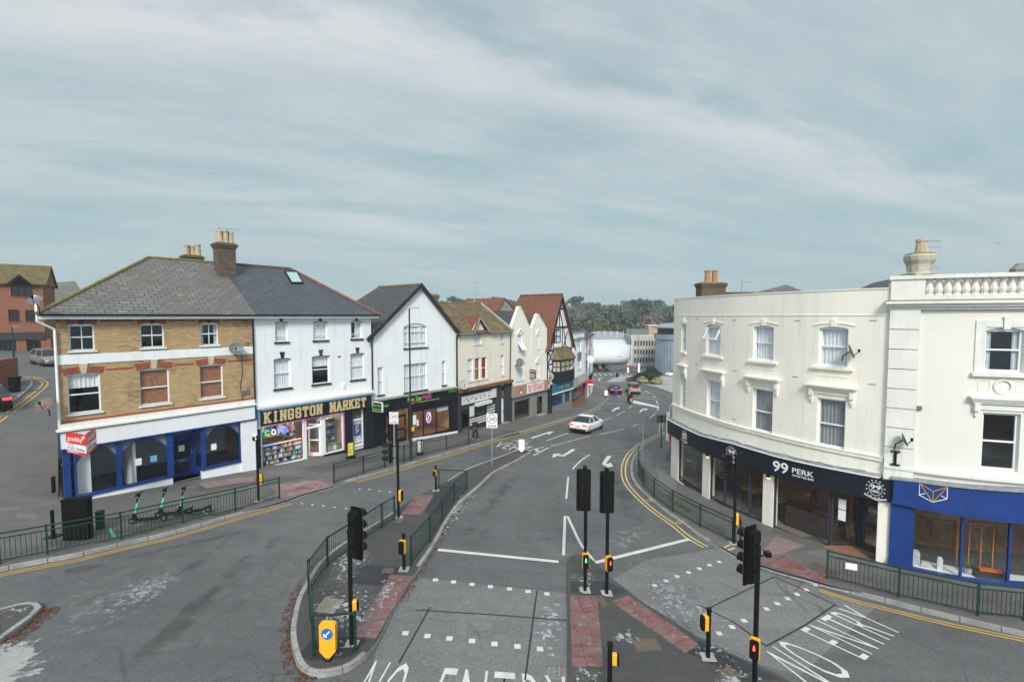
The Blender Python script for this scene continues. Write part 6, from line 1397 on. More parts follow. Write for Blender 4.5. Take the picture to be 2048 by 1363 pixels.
# ================================================================ RIGHT-HAND CURVED BUILDINGS
dense=lambda L:[p.xy for p in smooth_line([Vector((*p,0)) for p in L],5)]
WR=Wall(dense(RB_P),True);bR_=thing('curved_bar_building','curved cream building with black cocktail bar fascia wrapping the corner','building',(10.4,25.6,zg(10.4,25.6)))
XR=lambda u,v=760:WR.hit(u,v)[0]
ZT,ZS=10.03,9.04
wR=eq([rect(WR,1363,1372,647,701),rect(WR,1412,1441,649.5,711),rect(WR,1506,1547,649,720),rect(WR,1637,1696,651.5,732)],.09)
lR=eq([rect(WR,1361.5,1371,748,816),rect(WR,1413.5,1440,762,838),rect(WR,1504.6,1545,777,863),rect(WR,1633,1690.6,797,893)])
zft=WR.zl([(1345,844),(1399,870),(1465,887),(1550,912.4),(1663,937.5),(1781,960)],.3);zfb=WR.zl([(1345,872),(1399,902),(1526,946),(1660,981),(1777,1005)],.3)
mb=MB();wallgrid(mb,WR,0,WR.L,2.2,ZT,wR+lR,.16,sub=34)
L_=Vector((RB_P[0][0],RB_P[0][1]));shell(mb,[(L_.x+9,L_.y+3),L_],-1.6,ZT);shell(mb,[(RB_P[-1][0]+3.5,RB_P[-1][1]+7),(L_.x+9,L_.y+3)],-1.5,ZT);mb.build('wall',M['cream2'],bR_)
mb=MB();mb.prism(WR,0,WR.L,ZT,ZT+.05,-.3,.03,30);mb.build('parapet_coping',M['cream2'],bR_)
mb=MB();mb.face([WR.P(c,9.3,-.05) for c in WR.c]+[Vector((L_.x+9,L_.y+3,9.3))]);mb.build('roof',M['lead'],bR_)
mb=MB();mb.prism(WR,.02,WR.L - .1,ZS - .02,ZS+.012,0,.022,30);mb.build('string_course',M['cream2'],bR_)
mb=MB();mb.prism(WR,0,WR.L,3.44,3.58,0,.07,30);mb.prism(WR,0,WR.L,3.58,3.62,0,.1,30);mb.build('string_moulding',M['cream2'],bR_)
mb=MB();n_=MB();n_.prism(WR,.1,WR.L,2.6,9.2,-1.7,-1.6,20);n_.build('dark_backing',M['interior'],bR_)  # added dark sheet, keeps the curved upper windows looking unlit
for i,r in enumerate(wR):
    window(WR,r[:4],bR_,h=(.5,),curtain='net',rise=.09,recess=.14,sill=None,cm=M['curtain'],fw=.07)
    a,b=r[0] - .1,r[1]+.1
    if i:a,b=r[0] - .22,r[1]+.22
    pr(WR,'sill',M['cream2'],bR_,[(a,b,r[2] - .14,r[2] - .04,0,.12)]);pr(WR,'apron_panel',M['cream2'],bR_,[(a+.2,b - .2,r[2] - .42,r[2] - .39,0,.02)])
    mb=MB();c_=(a+b)/2;w_=(b - a)
    for k in range(8):
        f=lambda s:r[3]+.12 - .10*((s - c_)/(w_/2)) ** 2
        mb.prism(WR,a+w_*k/8,a+w_*(k+1)/8,f,lambda s:f(s)+.05,0,.03,1,False)
    mb.build('window_head',M['cream2'],bR_);pr(WR,'keystone',M['cream2'],bR_,[(c_ - .09,c_+.09,r[3],r[3]+.3,0,.05)])
for i,r in enumerate(lR):
    window(WR,r[:4],bR_,h=(.47,),curtain='net',recess=.14,sill=None,cm=M['curtain'] if i<2 else mk('grey_net%d' % i,(.30,.31,.32),.1),fw=.07)
    a,b=(r[0] - .12,r[1]+.12) if not i else (r[0] - .3,r[1]+.3)
    mb=MB()
    for k,(dz,dd_) in enumerate(((.36,.14),(.43,.2),(.5,.27))):mb.prism(WR,a - .05*k,b+.05*k,r[3]+dz,r[3]+dz+.07,0,dd_)
    mb.prism(WR,a+.05,b - .05,r[3]+.18,r[3]+.36,0,.05);mb.build('hood_mould',M['cream2'],bR_)
    for x in (a+.02,b - .16):
        mb=MB();mb.prism(WR,x,x+.14,r[3]+.1,r[3]+.36,0,.16);mb.prism(WR,x+.02,x+.12,r[3] - .1,r[3]+.1,0,.1);mb.prism(WR,x+.04,x+.1,r[3] - .22,r[3] - .1,0,.06);mb.build('bracket',M['cream2'],bR_)
for u,v in ((1395,638),(1468,640),(1595,641),(1746,641),(1393,728),(1470,741),(1590,753),(1744,768),(1468,898 - 60)):
    s,z=WR.hit(u,v);pr(WR,'air_vent',M['stone'],bR_,[(s - .12,s+.12,z - .015,z+.02,0,.012)])
t1,t2=WR.hit(1407.5,650)
r=wR[1];q=[WR.P(r[0]+.05,r[3] - .1,-.1),WR.P(r[1] - .05,r[3] - .1,-.1),WR.P(r[1] - .05,r[3] - .78,.28),WR.P(r[0]+.05,r[3] - .78,.28)];mb=MB();c_=sum(q,Vector())/4
for i in range(4):a,b=q[i],q[(i+1) % 4];mb.slab([a,b,b.lerp(c_,.16),a.lerp(c_,.16)],.05,nrm=(q[1] - q[0]).cross(q[0] - q[3]).normalized())
o=mb.build('open_sash',M['upvc'],bR_);mb=MB();mb.face(q);mb.build('pane',M['glass'],o)
dish(WR.P(WR.hit(1705,702)[0],WR.hit(1705,702)[1],.35),R(122),.3,bR_,M['sign_back'],'grey satellite dish right of the fourth top window on the curved building')
mb=MB();mb.prism(WR,.0,WR.L - .05,zfb,zft,-.02,.30,30);mb.build('fascia_board',M['navy_sign'],bR_)
mb=MB();mb.prism(WR,.0,WR.L - .05,zft,lambda s:zft(s)+.04,-.02,.34,30);mb.build('fascia_trim',M['white_sign'],bR_)
mb=MB();mb.prism(WR,.0,WR.L - .05,lambda s:zft(s)+.04,lambda s:zft(s)+.1,-.02,.28,30);mb.build('lead_capping',M['lead'],bR_)
cab=MB();pts=[WR.P(WR.L*k/24,zft(WR.L*k/24)+.13+.05*math.sin(k*2.3),.22+.05*math.sin(k)) for k in range(24)];cab.path(pts,.012,5);cab.build('cable',M['black'],bR_)
fz=lambda s:(zft(s)+zfb(s))/2
def onfas(txt,u0,u1,h0,h1,mat,off=.01,**k):
    s0,s1=WR.hit(u0,930,.3)[0],WR.hit(u1,930,.3)[0];return wtext(WR,txt,(s0,s1,h0,h1),.30,mat,bR_,th=.02,skew=fz,off=off,**k)
onfas('99',1546,1576.5,-.2,.28,M['white_sign'],0.012);onfas('PERK',1585,1628,-.06,.16,M['white_sign'],0);onfas('COCKTAIL BAR',1585,1628.5,-.2,-.12,M['white_sign'],0,res=1)
M['crest_grey']=mk('silver_crest',(.5,.5,.52),.2,20)
def crest(u,v,k):
    k *= .88
    s=WR.hit(u,v,.3)[0];z=fz(s);X_,N_=WR.basis(s);P_=lambda x,y:WR.P(s+x*k,z+y*k,.315)
    mb=MB()
    for i in range(16):
        a0,a1=i*math.pi/8,(i+1)*math.pi/8;f=lambda a,r:P_(r*math.cos(a)*.8,r*math.sin(a)*1.0);mb.slab([f(a0,.29),f(a1,.29),f(a1,.32),f(a0,.32)],.012,nrm=N_)
    for i in range(14):
        a=i*2*math.pi/14+.2;x,y=.34*math.cos(a),.40*math.sin(a);mb.lathe(P_(x,y),[(0,.006),(.035*k,.006),(.035*k,-.01)],6,N_)
    mb.slab([P_(*p) for p in ((-.42,-.28),(-.1,-.42),(.1,-.42),(.42,-.34),(.42,-.42),(.05,-.53),(-.42,-.37))],.012,nrm=N_)
    o=mb.build('crest',M['crest_grey'],bR_)
    wtext(WR,'99',(s - .19*k,s+.19*k,z - .02*k,z+.18*k),.30,M['white_sign'],o,th=.02);wtext(WR,'PERK',(s - .17*k,s+.17*k,z - .17*k,z - .06*k),.30,M['white_sign'],o,th=.02,res=1)
crest(1369,868,.9);crest(1463,905,1.0);crest(1751,980,.95)
gR_=lambda s:WR.gz(s)+.02
XG=lambda u,v=1000:WR.hit(u,v)[0]
zgl=WR.zl([(1358,961),(1404.5,996),(1419,1003),(1526,1052.5),(1547,1062),(1661,1102),(1700,1108)])
e0,e1,e2,e3,e4_,e5,e6=XG(1355.7),XG(1404.5),XG(1419),XG(1526),XG(1547),XG(1661),XG(1777)
pr(WR,'pier',M['cream2'],bR_,[(0,e0,gR_,zfb,-.3,.03),(e1,e2,gR_,zfb,-.3,.03),(e3,e4_,gR_,zfb,-.3,.03),(e6 - .0,WR.L,gR_,zfb,-.3,.05)])
for a,b in ((e0,e1),(e2,e3),(e4_,e5)):
    mb=MB();mb.prism(WR,a,b,gR_,zgl,-.2,.03,4);mb.build('stall_riser',M['cream2'],bR_)
    mb=MB();mb.prism(WR,a,b,zgl,lambda s:zgl(s)+.06,-.12,-.02,4);mb.prism(WR,a,a+.06,zgl,zfb,-.12,-.02);mb.prism(WR,b - .06,b,zgl,zfb,-.12,-.02)
    for x in ([XG(1447),XG(1498)] if a==e2 else []):mb.prism(WR,x - .05,x+.05,zgl,zfb,-.12,-.015)
    o=mb.build('shop_window',M['anth'],bR_)
    mb=MB();n=6
    for i in range(n):p,q_=a+(b - a)*i/n,a+(b - a)*(i+1)/n;mb.face([WR.P(p,zgl(p),-.08),WR.P(q_,zgl(q_),-.08),WR.P(q_,zfb(q_),-.08),WR.P(p,zfb(p),-.08)])
    mb.build('pane',M['shop_glass'],o)
g0=WR.gz(e5+1)+.12;pA,pB=WR.P(e5,0,-.08),WR.P(e5+.75,0,-.9);WQ=Wall([pA.xy,pB.xy]);zt_=zfb(e5)+.02
shopwin(WQ,0,WQ.L,g0+.1,zt_,0,M['anth'],bR_);WD=Wall([WR.P(e5+.75,0,-.9).xy,WR.P(e6,0,-.55).xy])
door(WD,.12,WD.L - .25,g0+.02,g0+2.15,0,M['anth'],bR_,panels=((.25,.95),(1.15,1.98)),wd=.14);pr(WD,'door_frame',M['anth'],bR_,[(0,.11,g0,zt_,-.05,.03),(WD.L - .24,WD.L,g0,zt_,-.05,.03),(.11,WD.L - .24,g0+2.18,zt_,-.05,.03)])
s_,z_=.55,g0+1.7;mb=MB();mb.lathe(WD.P(s_,z_,.01),[(0,.01),(.2,.01),(.2,0)],14,WD.basis(.3)[1]);mb.build('door_sign',M['sign_back'],bR_);wtext(WD,'CLOSED',(s_ - .15,s_+.15,z_ - .03,z_+.04),.02,M['white_sign'],bR_,th=.004,res=1)
mb=MB();mb.slab([WR.P(e5 - .1,g0,.28),WR.P(e6,g0,.28),WR.P(e6,g0,-.7),WR.P(e5+.75,g0,-.95),WR.P(e5,g0,-.1)],.3,nrm=Vector((0,0,1)));M['porch_brick']=mk_brick('porch_tiles',(.34,.16,.09),(.28,.13,.08),(.2,.15,.12),.2,.1);mb.build('porch_floor',M['porch_brick'],bR_)
pr(WR,'menu_sheet',M['white_sign'],bR_,[(XG(1674),XG(1689.5),WR.z_(1681,1020),WR.z_(1681,1000),-.2,-.19),(XG(1674),XG(1689.5),WR.z_(1681,1043),WR.z_(1681,1022),-.2,-.19)])
mb=MB();fl=[WR.P(e0+(e6 - e0)*k/10,-.62,-.12) for k in range(11)];cen=[WR.P(e0+(e6 - e0)*k/10,-.62,-3.6) for k in range(11)]
for k in range(10):mb.face([fl[k],fl[k+1],cen[k+1],cen[k]])
mb.build('bar_floor',mk('grey_bar_floor',(.22,.19,.17),.3,3,.5),bR_)
mb=MB();mb.prism(WR,.05,WR.L - .05,-1.4,2.6,-3.7,-3.6,12);mb.build('bar_back_wall',M['redbrick'],bR_)
mb=MB();mb.prism(WR,.05,WR.L - .05,2.3,2.36,-3.7,-.05,16);mb.build('ceiling',M['black_matt'],bR_)
def bx(t,nm,m,W,s,d,z,a,b,c):mb=MB();mb.box(W.P(s,z,d),a,b,c,*[Vector(x) for x in W.basis(s)]);return mb.build(nm,m,t)
M['leather']=mk('dark_leather',(.045,.032,.028),.3,3,.45)
ts=thing('sofa','dark leather sofa inside the bar window','sofa',WR.P(XG(1600),-.62,-1.0));s=XG(1603)
bx(ts,'seat',M['leather'],WR,s,-1.2,-.6,2.1,.75,.45);bx(ts,'backrest',M['leather'],WR,s,-.8,-.6,2.1,.25,.95);[bx(ts,'arm',M['leather'],WR,s+k*1.1,-1.15,-.6,.22,.85,.65) for k in (-1,1)]
ts=thing('chest','pale wooden trunk table behind the leather sofa in the bar','table',WR.P(XG(1620),-.6,-1.9));bx(ts,'trunk',M['pine'],WR,XG(1625),-1.85,-.6,1.5,.6,.55);bx(ts,'lid',M['pine'],WR,XG(1625),-1.85,-.05,1.56,.64,.05)
for i,u in enumerate((1462,1512)):
    s=XG(u);ts=thing('bar_table',('yellow topped table in the middle of the bar windows','yellow topped table at the right end of the triple bar window')[i],'table',WR.P(s,-.62,-1.4));bx(ts,'tabletop',mk('mustard_top%d' % i,(.50,.33,.04),.1),WR,s,-1.4,.1,.9,.6,.05);[bx(ts,'leg',M['black'],WR,s+a,-1.4+b,-.62,.05,.05,.72) for a in (-.4,.4) for b in (-.25,.25)]
s=XG(1385);ts=thing('armchair','black armchair in the leftmost bar window','chair',WR.P(s,-.7,-1.1));bx(ts,'seat',M['leather'],WR,s+.3,-1.2,-.7,.9,.8,.5);bx(ts,'backrest',M['leather'],WR,s+.3,-.75,-.7,.9,.2,1.2)
for i,u in enumerate((1415,1537.5)):
    s=XG(u);z=zfb(s) - .2;t=thing('wall_lamp',('lit black lamp on the pier left of the triple bar window','lit black lamp on the pier right of the triple bar window')[i],'lamp',WR.P(s,z,.05));bx(t,'housing',M['black'],WR,s,.09,z,.1,.1,.16);bx(t,'bulb',mk_emit('lamp_glow%d' % i,(1,.55,.2),9),WR,s,.09,z - .03,.07,.07,.03)
t=thing('banner_sign','narrow red and white blade sign on the far corner of the bar','sign',at(1338,855,29.3));mb=MB();c_=at(1338,880,29.3);mb.box(c_,.12,.5,1.25);mb.build('panel',M['red_sign'],t);mb=MB();mb.box(c_+Vector((.10,.02,-.02)),.05,.5,1.3);mb.box(c_+Vector((-.09,.02,-.02)),.04,.5,1.8);mb.build('frame',M['white_sign'],t)
cc_=at(1421,595,36);chimney(bR_,cc_.xy,1.9,.9,9.2,at(1421,567,36).z,(1,.1),M['oldbrick'],[((-.28,0),.22,.95),((.3,0),.22,.95)])
cc_=at(1465,590,36);mb=MB();mb.box(Vector((cc_.x+.3,cc_.y,9.2)),2.6,.6,at(1465,584,36).z - 9.2);mb.build('roof_wall',M['oldbrick'],bR_);aerial(at(1483,584,36),.8,bR_,0.1,4,.8)
def hip(parent,a,pk_,b,dY,m):
    A_,P_,B_=at(*a),at(*pk_),at(*b);bk_=Vector((2.5,dY,0));mb=MB();z0=min(A_.z,B_.z) - 1.2;A_.z -= 0;F=P_+Vector((0,-3.5,-(P_.z - z0)));ex=(B_ - A_).normalized()
    A2=A_+(A_ - P_)*.6;B2=B_+(B_ - P_)*.6;roofpoly(mb,[A2,P_,P_+Vector((0,-2.6,(min(A2.z,B2.z) - P_.z)))],ex);roofpoly(mb,[P_,B2,P_+Vector((0,-2.6,(min(A2.z,B2.z) - P_.z)))],ex);roofpoly(mb,[A2,P_,P_+bk_,A2+bk_],bk_);roofpoly(mb,[B2,P_,P_+bk_,B2+bk_],bk_);mb.build('roof_peak',m,parent)
hip(bR_,(1492,590,30),(1573,569,30),(1618,586,30),8,M['slate_old']);hip(bR_,(1758,580,24),(1830,548,24),(1900,575,24),6,M['slate_dark'])
# ---- blue-fronted building with balustrade
M['cream_brick']=mk_brick('painted_brickwork',(.82,.79,.73),(.80,.77,.71),(.77,.74,.68),var2=.05)
WB=Wall(dense(BB_P),True);bB=thing('balustraded_building','cream painted brick building with rooftop balustrade over the blue shopfront','building',(BB_P[1][0],BB_P[1][1],zg(*BB_P[1])))
XB=lambda u,v=760:WB.hit(u,v)[0]
zc0,zc1=WB.z_(1900,618),WB.z_(1900,606);zbt,zbb=WB.z_(1900,556),WB.z_(1900,590);wb=[rect(WB,1970,2049,655,744)+[.1],rect(WB,1963,2039,826,941)]
sP=XB(1837,700);mb=MB();wallgrid(mb,WB,sP*.5,WB.L,2.4,zc0,wb,.14,sub=14);mb.build('wall',M['cream_brick'],bB)
mb=MB();mb.prism(WB,.3,WB.L,2.6,zc0,-1.7,-1.6);mb.build('dark_backing',M['interior'],bB);mb=MB();shell(mb,[(WB.p[-1].x,WB.p[-1].y),(24,26),(16,26)],-1.5,zc1);shell(mb,[(16,26),BB_P[0]],ZT - 1,zc1);mb.build('side_wall',M['cream_brick'],bB)  # the sheet inside is added to make the upper windows dark
nq=9;z0,z1=2.6,zc0
for k in range(nq):pr(WB,'quoin_block',M['stone_white'],bB,[(0,sP,z0+(z1 - z0)*k/nq+.015,z0+(z1 - z0)*(k+1)/nq - .015,-.02,.14)])
mb=MB()
for dz,d_ in ((.0,.16),(.1,.26),(.2,.36)):mb.prism(WB,-.15,WB.L,zc0+dz,zc0+dz+.1,-.2,d_,10)
mb.build('cornice',M['stone_white'],bB);mb=MB();mb.prism(WB,-.15,WB.L,zc0+.3,zc0+.34,-.2,.36,10);mb.build('cornice_lichen',M['lichen'],bB)
mb=MB();mb.prism(WB,.0,WB.L,zc0+.34,zbb,-.2,.1,10);mb.prism(WB,.0,XB(1850,575),zbb,zbt,-.2,.1,2);mb.build('parapet',M['stone_white'],bB)
mb=MB();mb.prism(WB,-.05,WB.L,zbt,zbt+.14,-.25,.16,10);mb.build('balustrade_rail',M['stone_white'],bB)
mb=MB();mb.prism(WB,0,WB.L,zbb - .2,zbt - .05,-1.2,-1.1,8);mb.build('rear_parapet',mk('pinkish_render',(.36,.28,.25),.15),bB)
hb=zbt - zbb;pf=[(r*1.25,h*hb) for r,h in ((.1,0),(.1,.08),(.06,.12),(.085,.2),(.1,.35),(.075,.55),(.05,.72),(.07,.8),(.05,.84),(.1,.92),(.1,1))];bal=None
for k in range(18):
    s=XB(1860+18.4*k*(1 - .0),575) if k<11 else XB(1860+18.4*10,575)+(k - 10)*.36
    if s>WB.L:break
    mb=MB();mb.lathe(WB.P(s,zbb,-.05),pf,8);mb.build('baluster',M['stone_white'],bB)
r=wb[0];window(WB,r[:4],bB,h=(.5,),curtain='sides',rise=.1,recess=.12,sill=None,fw=.075);window(WB,wb[1][:4],bB,h=(.5,),curtain=None,recess=.12,sill=None,fw=.075)
pr(WB,'window_surround',M['stone_white'],bB,[(r[0] - .28,r[0] - .02,r[2] - .1,r[3]+.25,0,.04),(r[1]+.02,r[1]+.28,r[2] - .1,r[3]+.25,0,.04),(r[0] - .02,r[1]+.02,r[3]+.02,r[3]+.25,0,.04)]);c_=(r[0]+r[1])/2
pr(WB,'keystone',M['stone_white'],bB,[(c_ - .09,c_+.09,r[3] - .05,r[3]+.38,0,.09)]);pr(WB,'sill',M['stone_white'],bB,[(r[0] - .35,r[1]+.35,r[2] - .16,r[2] - .04,0,.14)])
zr_=r[2] - .5;mb=MB();mb.lathe(WB.P(c_,zr_,.0),[(.2,.04),(.24,.05),(.27,.04),(.27,0)],18,WB.basis(c_)[1]);mb.build('roundel',M['stone_white'],bB)
for a,b in ((r[0] - .15,c_ - .35),(c_+.35,r[1]+.15)):mb=MB();[mb.prism(WB,*p) for p in ((a,b,zr_ - .2,zr_ - .18,0,.015),(a,b,zr_+.18,zr_+.2,0,.015),(a,a+.02,zr_ - .18,zr_+.18,0,.015),(b - .02,b,zr_ - .18,zr_+.18,0,.015))];mb.build('panel_moulding',M['stone_white'],bB)
r=wb[1];mb=MB();[mb.prism(WB,r[0] - .32 - .05*k,r[1]+.32+.05*k,r[3]+.33+.08*k,r[3]+.41+.08*k,0,.14+.06*k) for k in range(3)];mb.prism(WB,r[0] - .25,r[1]+.25,r[3]+.1,r[3]+.33,0,.05);mb.build('hood_mould',M['stone_white'],bB)
for x in (r[0] - .28,r[1]+.14):mb=MB();mb.prism(WB,x,x+.14,r[3]+.05,r[3]+.33,0,.16);mb.prism(WB,x+.03,x+.11,r[3] - .15,r[3]+.05,0,.08);mb.build('bracket',M['stone_white'],bB)
zst=WB.z_(1900,950);mb=MB();mb.prism(WB,0,WB.L,zst,zst+.1,0,.18,10);mb.build('string_moulding',M['stone_white'],bB)
dish(WB.P(WB.hit(1800,874)[0]+.05,WB.hit(1800,874)[1],.45),R(122),.26,bB,M['sign_back'],'small grey satellite dish on the pilaster above the blue shopfront')
s,z=WB.hit(1836,815);pr(WB,'alarm_box',M['sign_back'],bB,[(s - .1,s+.1,z - .07,z+.07,0,.08)]);s,z=WB.hit(1790,912);pr(WB,'tie_plate',M['black'],bB,[(s - .04,s+.04,z - .25,z+.2,.14,.2),(s - .14,s+.14,z+.2,z+.25,.14,.2),(s - .14,s+.14,z - .3,z - .25,.14,.2)])
cp_=at(1838,556,20.3);mb=MB();mb.box(Vector((cp_.x,cp_.y,9.8)),1.0,.8,at(1838,547,20.3).z - 9.8);mb.lathe(Vector((cp_.x,cp_.y,at(1838,550,20.3).z)),[(.50,0),(.5,.06),(.42,.12),(.46,.45),(.54,.62),(.56,.8),(.5,.88),(.0,.88)],12);o=mb.build('chimney',mk('lichened_render',(.48,.45,.36),.25,2.5,.85,streak=.7,dirt=(.22,.18,.05)),bB)
mb=MB();mb.lathe(Vector((cp_.x,cp_.y,at(1838,510,20.3).z - .1)),[(.54,0),(.5,.16),(.3,.2),(0,.2)],12);mb.build('mortar_cap',M['lichen'],o);mb=MB();mb.lathe(Vector((cp_.x+.05,cp_.y,at(1840,508,20.3).z)),[(.25,0),(.19,.5),(.22,.52),(.22,.62),(.17,.64),(.15,.3)],10);mb.build('chimney_pot',M['pale_pot'],o)
for k,(v,l) in enumerate(((480,.9),(492,.85),(506,.8),(533,.7))):mb=MB();a=at(1845+k*2,v+2,20.3);mb.tube(a,a+Vector((l,.1,.03)),.01,n=4);[mb.tube(a+Vector((l*j/7,.02,-.05)),a+Vector((l*j/7,.02,.07)),.006,n=4) for j in range(1,7)] if k==0 else None;mb.build('tv_aerial',M['sign_back'],bB)
cp_=at(2040,545,21);mb=MB();mb.lathe(Vector((cp_.x+.2,cp_.y,10)),[(.5,0),(.5,at(2040,545,21).z - 10),(.5,at(2040,538,21).z - 10),(.3,at(2040,526,21).z - 10),(0,at(2040,525,21).z - 10)],10);mb.build('chimney',M['stone'],bB)
zf1=WB.zl([(1800,958),(1835,962),(1930,974),(2048,982)],.25);zf0=WB.zl([(1800,1002),(1835,1009),(1930,1026),(2048,1040)],.25);gB=lambda s:WB.gz(s)+.02
mb=MB();mb.prism(WB,.28,WB.L,zf0,zf1,-.02,.3,12);mb.build('fascia_board',M['blue'],bB);mb=MB();mb.prism(WB,.24,WB.L,zf1,lambda s:zf1(s)+.07,-.02,.38,12);mb.build('lead_capping',M['lead'],bB)
mb=MB();mb.prism(WB,.26,WB.L,lambda s:zf0(s) - .1,zf0,-.02,.36,12);mb.prism(WB,XB(1826,980),WB.L,lambda s:zf0(s)+.0,lambda s:zf0(s)+.04,.30,.37,12);mb.build('fascia_trim',M['blue'],bB)
sB0=XB(1824,1080);pr(WB,'pilaster',M['blue'],bB,[(.25,sB0,gB,lambda s:zf0(s) - .1,-.02,.2),(.23,sB0+.03,gB,lambda s:gB(s)+.35,-.02,.26),(.3,XB(1835,970),zf0,zf1,.3,.36)]);pr(WB,'fascia_end',M['navy_sign'],bB,[(-.22,.3,WB.z_(1788,1003),WB.z_(1788,958),.0,.2)]);pr(WB,'pier',M['cream2'],bB,[(-.12,.25,gB,zf0,-.1,.1)])
zsB=WB.zl([(1822,1131),(1925,1152),(2048,1162)]);mb=MB();mb.prism(WB,sB0,WB.L,gB,zsB,-.02,.14,8);mb.prism(WB,sB0,WB.L,lambda s:zsB(s) - .08,zsB,0,.2,8);mb.build('stall_riser',M['blue'],bB)
mu=[sB0,XB(1922,1080),XB(2017,1080),WB.L - .1]
for a,b in zip(mu,mu[1:]):
    mb=MB();mb.prism(WB,b - .035,b+.035,zsB,lambda s:zf0(s) - .1,0,.1);mb.prism(WB,a,a+.04,zsB,lambda s:zf0(s) - .1,0,.08);o=mb.build('shop_window',M['blue'],bB)
    mb=MB();n=4
    for i in range(n):p,q_=a+(b - a)*i/n,a+(b - a)*(i+1)/n;mb.face([WB.P(p,zsB(p),.05),WB.P(q_,zsB(q_),.05),WB.P(q_,zf0(q_) - .1,.05),WB.P(p,zf0(p) - .1,.05)])
    mb.build('pane',M['shop_glass'],o)
zi=zsB(sB0+1) - .02
mb=MB();mb.prism(WB,sB0,WB.L,zi - .04,zi,-.8,.02,8);mb.build('display_shelf',M['white_sign'],bB);mb=MB();mb.prism(WB,.1,WB.L,-1,2.6,-3.3,-3.2,8);mb.build('shop_back_wall',M['wood'],bB);mb=MB();mb.prism(WB,.1,WB.L,zi - .5,zi - .45,-3.3,-.8,8);mb.build('shop_floor',M['wood'],bB);mb=MB();mb.prism(WB,.1,WB.L,2.35,2.4,-3.2,-.02,8);mb.build('ceiling',M['white'],bB)
t=thing('display_case','tall orange framed glass cabinets in the blue shop','cabinet',WB.P(XB(1975,1080),zi,-1.6));
for k in range(4):s=XB(1960,1080)+k*.42;mb=MB();mb.prism(WB,s,s+.05,zi - .4,zi+1.5,-1.6,-1.55);mb.prism(WB,s,s+.4,zi+1.45,zi+1.5,-1.6,-1.55);mb.build('cabinet_frame',mk('orange_wood%d' % k,(.45,.17,.04),.1),t)
t=thing('potted_plant','spiky leaved plant in a blue and white pot in the blue shop window','plant',WB.P(XB(1947,1130),zi,-.35));p=WB.P(XB(1947,1130),zi,-.35);mb=MB();mb.lathe(p,[(.09,0),(.13,.1),(.12,.2),(.0,.2)],12);mb.build('pot',mk('blue_white_pot',(.35,.38,.5),.6,30,.3),t);mb=MB()
for k in range(16):a=k*2.4;l=.28+.12*(k % 3);d_=Vector((math.cos(a)*.7,math.sin(a)*.7,.8)).normalized();w_=Vector((-math.sin(a),math.cos(a),0))*.025;b0_=p+Vector((0,0,.2));mb.face([b0_ - w_,b0_+w_,b0_+d_*l]);
mb.build('leaves',mk('agave_leaf',(.06,.14,.05),.3,9),t)
for nm,lb,u,c_,sz in (('white_vase','white carton standing in the blue shop window',1885,(.6,.6,.6),(.16,.12,.42)),('glass_jar','stack of white pots at the left of the blue shop window',1834,(.5,.52,.52),(.22,.2,.5)),('tool_box','low white appliance in the blue shop window',1856,(.5,.5,.48),(.34,.2,.14)),('orange_seat','black bench with an orange cushion in the blue shop window',1990,(.03,.03,.03),(.9,.3,.25))):
    t=thing(nm,lb,{'white_vase':'carton','glass_jar':'pots','tool_box':'appliance','orange_seat':'bench'}[nm],WB.P(XB(u,1130),zi,-.3));mm=mk(nm,c_,.2,6,.5);bx(t,'body',mm,WB,XB(u,1130),-.3,zi,*sz);bx(t,'top',mm if nm != 'orange_seat' else mk('orange_cushion',(.7,.13,.02),.1),WB,XB(u,1130),-.3,zi+sz[2],sz[0]*.7,sz[1]*.7,.06)
g_=[(0,1),(1,1),(1,.3),(.5,0),(0,.3),(.5,.62),(.22,.45),(.78,.45)];s0,s1=WB.hit(1838,985,.3)[0],WB.hit(1894,985,.3)[0];zA,zB=WB.z_(1865,1003,.3),WB.z_(1865,969,.3)
for i,j,m_ in ((0,4,'w'),(4,3,'w'),(3,2,'w'),(2,1,'w'),(4,6,'w'),(2,7,'w'),(0,1,'g'),(0,5,'g'),(5,1,'g'),(5,3,'g'),(0,3,'g'),(1,3,'g')):
    a,b=[WB.P(s0+(s1 - s0)*g_[k][0],zA+(zB - zA)*g_[k][1],.312+.001*i) for k in (i,j)];mb=MB();mb.tube(a,b,.014,n=4);mb.build('emblem_line',M['white_sign'] if m_=='w' else mk('emblem_gold',(.55,.30,.06),.05) if 'eg' not in M else M['eg'],bB)
# ================================================================ STREET FURNITURE
UPP=.118
def railing(px,label,double=False,group=None,step=2.0,up=UPP):
    """green guard rail: posts named post, each bay a panel of bars"""
    P=gpts(px,up=up);t=thing('guard_railing',label,'railing',P[0],group)
    pts=[P[0]]
    for a,b in zip(P,P[1:]):
        n=max(1,round((b - a).length/step));pts += [a.lerp(b,i/n) for i in range(1,n+1)]
    for p in pts:mb=MB();mb.box(p,.06,.06,1.08,*[Vector(x) for x in (((P[-1] - P[0]).xy.normalized().to_3d()),Vector((0,0,1)).cross((P[-1] - P[0]).xy.normalized().to_3d()))]);mb.build('post',M['green_metal'],t)
    Z=Vector((0,0,1))
    for a,b in zip(pts,pts[1:]):
        d=(b - a).normalized();y=Z.cross(d).normalized();mb=MB()
        def rail(h,th=.035):mb.slab([a+Z*h - y*.02,b+Z*h - y*.02,b+Z*h+y*.02,a+Z*h+y*.02],th,nrm=Z)
        rail(1.05,.045);rail(.13);
        if double:rail(.88)
        tp=.85 if double else 1.01;n=int((b - a).length/.115)
        for i in range(1,n):q=a.lerp(b,i/n);mb.tube(q+Z*.1,q+Z*tp,.0085,n=4,cap=False)
        mb.build('bar_panel',M['green_metal'],t)
    return t
